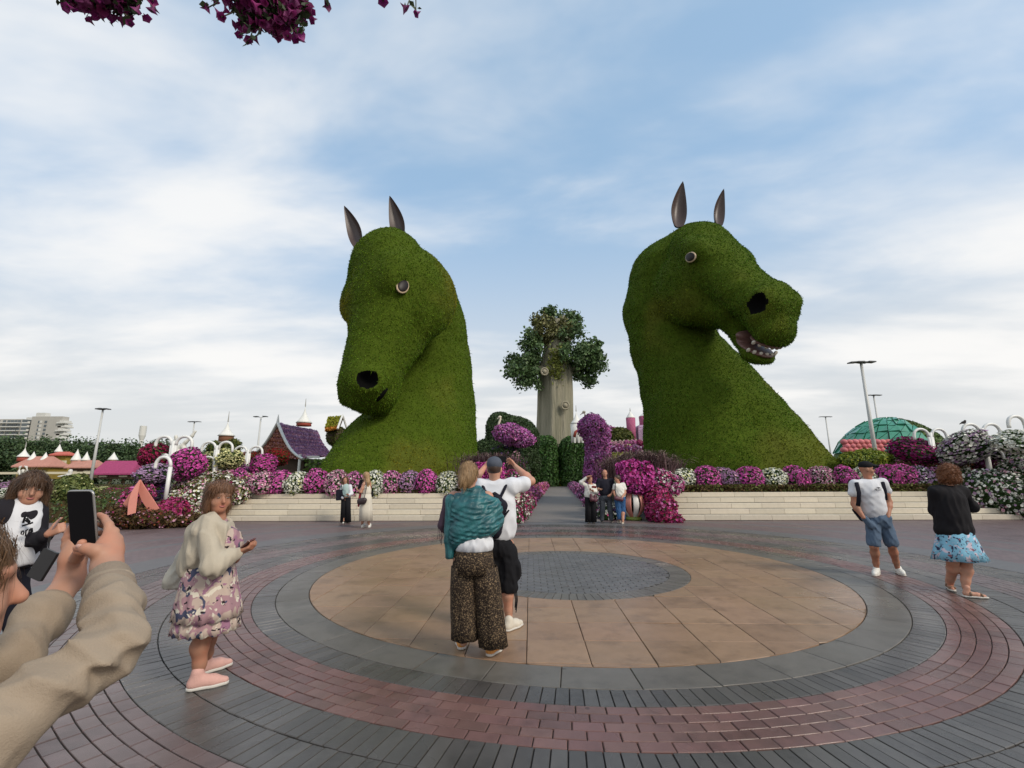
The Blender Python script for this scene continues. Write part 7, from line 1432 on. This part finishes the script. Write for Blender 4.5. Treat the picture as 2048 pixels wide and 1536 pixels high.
# ================= someone close by raising a phone in both hands
def phone_raiser():
    f = Fig(.95, (P(-60, 1400, .80)[0]-.05, .72, 0), 'person in beige sweatshirt close by, raising a phone with both hands', SK_C, .0036); W = P
    M_SWT = cloth('beige_sweat', (.31, .245, .18), .95, .5, 260., noise=.10, nscale=10)
    b = f.base; hd = W(-128, 1185, .86); f.neck = hd+np.array([-.02, -.04, -.16]); q = f.head(hd, nv([.55, .80, .15]), U3, 1.0)
    shR, elR, wrR = W(-70, 1500, .78), W(236, 1290, .95), W(214, 1134, 1.18); shL, elL, wrL = W(-170, 1440, 1.0), W(16, 1322, 1.06), W(141, 1160, 1.25)
    f.limb([elR, elR*.6+wrR*.4, wrR], [.026, .032, .028]); f.limb([shR, elR], [.03, .026]); f.limb([elL, elL*.5+wrL*.5, wrL], [.028, .035, .027]); f.limb([shL, elL], [.03, .028])
    pc = np.array([-1.112, 1.225, 1.492]); px_ = np.array([.99, -.143, .009]); py_ = np.array([-.042, -.23, .972])
    # right hand: heel of the palm at the phone's lower corner, fingers wrapped behind it, thumb across the front
    f.p += [cone(wrR, W(216, 1108, 1.20), .028, .032, .02), ell(W(218, 1092, 1.215), (.026, .028, .036), None, .02), cone(W(210, 1110, 1.18), W(192, 1102, 1.165), .0185, .0155, .012), cone(W(192, 1102, 1.165), W(173, 1097, 1.16), .0150, .0125, .008), cone(W(173, 1097, 1.16), W(155, 1096, 1.165), .0122, .0095, .006)]
    for (kx, ky, x0, y0, x1, y1, x2, y2) in ((226, 1072, 218, 1050, 208, 1036, 198, 1030), (234, 1082, 229, 1063, 216, 1053, 200, 1048), (238, 1094, 236, 1078, 221, 1070, 200, 1066), (235, 1108, 238, 1095, 224, 1088, 202, 1084)):
        k0, a, b_, c_ = W(kx-11, ky+10, 1.21), W(x0, y0, 1.225), W(x1, y1, 1.245), W(x2, y2, 1.25); f.p += [cone(k0, a, .0120, .0103, .006), cone(a, b_, .0100, .0093, .003), cone(b_, c_, .0092, .0080, .003)]
    # left hand: supports the other edge, fingers behind
    f.p += [cone(wrL, W(146, 1122, 1.25), .027, .028, .02), ell(W(148, 1104, 1.255), (.022, .026, .036), None, .02), cone(W(153, 1116, 1.22), W(160, 1102, 1.20), .0150, .0125, .01), cone(W(160, 1102, 1.20), W(164, 1086, 1.195), .0120, .0100, .006)]
    for (x0, y0, x1, y1, x2, y2) in ((144, 1078, 144, 1056, 152, 1044), (140, 1086, 138, 1066, 149, 1056), (136, 1094, 133, 1078, 147, 1070), (136, 1106, 132, 1092, 145, 1084)):
        a, b_, c_ = W(x0+4, y0+10, 1.255), W(x1, y1, 1.25), W(x2, y2, 1.245); f.p += [cone(a, b_, .0120, .0102, .006), cone(b_, c_, .0098, .0084, .003)]
    V, F = f.build()
    # sweatshirt: sleeves with bunched folds, body
    def bunch(Q):
        o = np.zeros(len(Q), np.float32)
        for c, ax, fr, am, rr in ((elR*.9+shR*.1, nv(nv(shR-elR)+np.array([.3, 0, .5])), 75, .0075, .10), (elR*.75+wrR*.25, nv(wrR-elR+np.array([.1, 0, 0])), 70, .005, .10), (elL, nv(nv(wrL-elL)+np.array([.5, 0, 0])), 60, .006, .10), (shR*.45+elR*.55, nv(np.array([.9, .3, .2])), 50, .008, .14)):
            d = Q-c; t = d @ ax; o += am*np.exp(-(d*d).sum(1)/(rr*rr))*(np.abs(np.sin(t*fr*.5+2.6*snoise(Q, 16, 5)))*-2+1.1)*-1
        return o+.006*(np.abs(snoise(Q, 42, 61))*1.3-.7)+.0015*snoise(Q, 130, 62)
    cR = elR*.22+wrR*.78; cL = elL*.40+wrL*.60
    f.wear('sleeve', [cone(shR, elR*.75+shR*.25, .064, .053, .04), cone(elR*.75+shR*.25, elR, .053, .046, .02), cone(elR, elR*.6+wrR*.4, .046, .050, .012), cone(elR*.6+wrR*.4, cR, .050, .042, .03), cut(cR+nv(wrR-elR)*.012, nv(wrR-elR), .006)], M_SWT, .0055, bunch)
    f.wear('cuff', [cone(elR*.38+wrR*.62, cR+nv(wrR-elR)*.01, .047, .042, .01), cut(cR+nv(wrR-elR)*.022, nv(wrR-elR), .004), cone(cR, wrR, .034, .033, .003, 's')], cloth('beige_rib', (.27, .21, .155), .95, .6, 200.), .0045)
    f.wear('sleeve', [cone(shL, elL, .060, .047, .05), cone(elL, elL*.5+wrL*.5, .047, .046, .04), cone(elL*.5+wrL*.5, cL, .046, .043, .03), cut(cL+nv(wrL-elL)*.012, nv(wrL-elL), .006)], M_SWT, .0055, bunch)
    f.wear('cuff', [cone(elL*.56+wrL*.44, cL+nv(wrL-elL)*.01, .046, .042, .01), cut(cL+nv(wrL-elL)*.022, nv(wrL-elL), .004), cone(cL, wrL, .034, .034, .003, 's')], MATS['cloth_beige_rib'], .0045)
    ch = (shR+shL)/2; f.wear('sweatshirt', [cone(shL, shR+np.array([-.05, -.02, -.03]), .085, .075, .08), ell(ch+np.array([-.07, -.07, -.18]), (.19, .14, .26), None, .1), ell(ch+np.array([-.07, -.08, -.42]), (.19, .14, .24), None, .1), cone(f.neck+np.array([0, 0, .0]), f.neck+np.array([0, .0, -.08]), .085, .12, .05), cut(ch+np.array([0, 0, -.58]), (0, 0, -1), .02), ell(hd, (.10, .11, .115), None, .02, 's')], M_SWT, .009, bunch)
    hpos = ch+np.array([-.03, -.06, -.55]); tr = []
    for s_ in (-1, 1): a = np.array([hpos[0]+s_*.1, hpos[1], hpos[2]]); k_ = np.array([a[0], a[1]+.03, hpos[2]*.52]); e_ = np.array([a[0], a[1], .08]); tr += [cone(a, k_, .105, .075, .05), cone(k_, e_, .075, .055, .04)]; f.shoe(np.array([a[0], a[1]-.08, 0]), np.array([a[0]+.03, a[1]+.2, 0]), M_BLKL, M_SOLE, .25, 1, .09, .012)
    f.wear('trousers', tr+[cone(hpos+np.array([-.1, 0, 0]), hpos+np.array([.1, 0, 0]), .12, .12, .05)], M_NAVY, .013)
    f.hair([ell(q(0, -.03, .035), (.100, .118, .108), f.hM, .03), ell(q(0, -.085, -.05), (.085, .075, .10), f.hM, .04), cone(q(.05, .02, .075), q(.085, .035, .02), .03, .02, .02), ell(q(0, .12, -.05), (.062, .062, .10), f.hM, .02, 's'), ell(q(.09, .03, -.05), (.035, .05, .06), f.hM, .02, 's')], hair_mat('light_brown', (.15, .085, .045)), .005, folds(.003, 70, 3, (1, 1, .25)), 2500, .08)
    tn = W(158, 1092.5, 1.153); V, F = blob([ell((0, 0, 0), (.0075, .0035, .0055), None)], .0012); link('thumb_nail', mesh('thumb_nail', V, F, mat('nail', (.55, .33, .27), .3), smooth=True), f.root, tn-b)
    m = MB(); m.tube([q(.09, .05, .02)-b, q(.125, .06, -.06)-b, q(.12, .05, -.16)-b, q(.10, .04, -.21)-b], .0012, 4); m.tube([q(.09, .03, .05)-b, q(.118, .04, -.02)-b, q(.112, .03, -.13)-b], .0009, 4); m.build('loose_hair', MATS['hair_light_brown'], f.root)
    o, M = slab('phone', pc, px_, py_, .074, .152, .009, [M_PHONE], 'black phone raised by the person in the beige sweatshirt', 'phone', .10)
    A = frame(px_, py_); m = MB(); w_, h_, t_ = .075, .153, .0095; pts = []
    for cx, cy, a0 in ((1, 1, 0), (-1, 1, 90), (-1, -1, 180), (1, -1, 270)):
        for k in range(5): a = R(a0+22.5*k); r = .010; pts.append(A[:, 0]*(cx*(w_/2-r)+r*math.cos(a))+A[:, 2]*(cy*(h_/2-r)+r*math.sin(a)))
    m.tube(pts+[pts[0]], .0032, 6, False); m.build('phone_frame', M_PHED, o, smooth=True)
phone_raiser()
# ------------------------------------------------------------------ petunias hanging overhead from baskets just above the view
M_VINE = mat('vine_stem', (.06, .075, .03), .7); M_OLEAF = mat('overhead_leaf', (.035, .055, .018), .6, var=.4, trans=.2)
M_OPET = mat('overhead_petal', (.22, .02, .13), .6, var=.35, trans=.3)
def overhead(label, D, lst, strands, seed):
    rs = np.random.RandomState(seed); c0 = P(lst[0][0], lst[0][1]-40, D); root = empty('hanging_petunias', c0); V = []; lp = []; bp = []
    for (x, y, wpx, hpx) in lst:
        c = P(x, y, D); s = PX(D, c[2]); n = int(wpx*hpx*.22)
        p = c+np.clip(rs.normal(0, .42, (n, 3)), -1, 1)*np.array([wpx*s, wpx*s*.6, hpx*s]); lp.append(p); k = n//5; bp.append(c+np.clip(rs.normal(0, .5, (k, 3)), -1, 1.0)*np.array([wpx*s, wpx*s*.6, hpx*s])-np.array([0, 0, hpx*s*.35]))
    st = MB()
    for (x0, y0, x1, y1) in strands:
        a, b_ = P(x0, y0, D+rs.uniform(-.2, .2)), P(x1, y1, D+rs.uniform(-.2, .2)); st.tube([a-c0, (a+b_)/2-c0+np.array([.03, 0, -.01]), b_-c0], .005, 5); bp.append(b_[None]); q = rs.rand(4, 1); lp.append(a*(1-q)+b_*q+rs.normal(0, .02, (4, 3)))
    st.build('stems', M_VINE, root)
    lp = np.concatenate(lp)-c0; bp = np.concatenate(bp)-c0; N = rs.normal(0, 1, lp.shape); N /= np.linalg.norm(N, axis=1, keepdims=True)
    LV, LF = leafquads(lp, N, .062, rs, .4, .6); tag(link('leaves', mesh('leaves', LV, [LF], M_OLEAF), root), kind='stuff')
    N = rs.normal(0, 1, bp.shape)+np.array([0, -.5, -.6]); N /= np.linalg.norm(N, axis=1, keepdims=True); n = len(bp); a, b_ = basis(N, rs); R_ = .040*(.8+.4*rs.rand(n))[:, None]; V = [bp-N*.055, bp-N*.02]; rings = []
    VV = [bp-N*.06]
    for k in range(10): q = 2*math.pi*k/10; VV.append(bp-N*.022+.011*(math.cos(q)*a+math.sin(q)*b_))
    for k in range(10): q = 2*math.pi*k/10; rr = R_*(1 if k % 2 else .80); VV.append(bp+rr*(math.cos(q)*a+math.sin(q)*b_)+N*.006*(rs.rand(n)[:, None]))
    VV = np.stack(VV, 1).reshape(-1, 3); o = np.arange(n)*21; tri = np.concatenate([np.stack([o, o+1+k, o+1+(k+1) % 10], 1) for k in range(10)]); qd = np.concatenate([np.stack([o+1+k, o+11+k, o+11+(k+1) % 10, o+1+(k+1) % 10], 1) for k in range(10)])
    tag(link('flowers', mesh('flowers', VV, [tri, qd], M_OPET, smooth=True), root), kind='stuff'); m = MB(); m.lathe([(.12, -.05), (.22, .05), (.26, .22)], n=16); m.build('basket', M_WOOD, root, (0, .1, .12))
    return tag(root, label, 'hanging flowers')
overhead('wide hanging basket of dark magenta petunias overhead, the larger of two', 3.0, [(530, -20, 70, 60), (500, 0, 40, 30), (575, 10, 45, 40), (545, 35, 40, 22), (500, 40, 18, 18)], [(480, 10, 443, 34), (440, -10, 415, 16), (500, 50, 478, 70), (520, 55, 497, 80), (560, 45, 548, 68), (580, 50, 575, 72), (600, 45, 602, 68), (610, 20, 622, 22), (640, -15, 655, 12), (420, -10, 432, 2)], 1)
overhead('hanging basket of dark magenta petunias overhead, the smaller one', 3.0, [(200, -30, 80, 42), (240, 0, 40, 22), (150, -8, 40, 18), (180, 2, 30, 14)], [(235, 15, 260, 46), (225, 10, 222, 36), (170, 0, 167, 24), (285, -10, 304, 22), (130, -8, 134, 14), (270, 5, 272, 22), (300, -20, 306, 2)], 2)
overhead('single trailing petunia sprig overhead apart from the baskets', 3.1, [(815, -35, 20, 12)], [(815, -30, 812, 18), (818, -30, 832, 28), (770, -30, 766, 2)], 3)
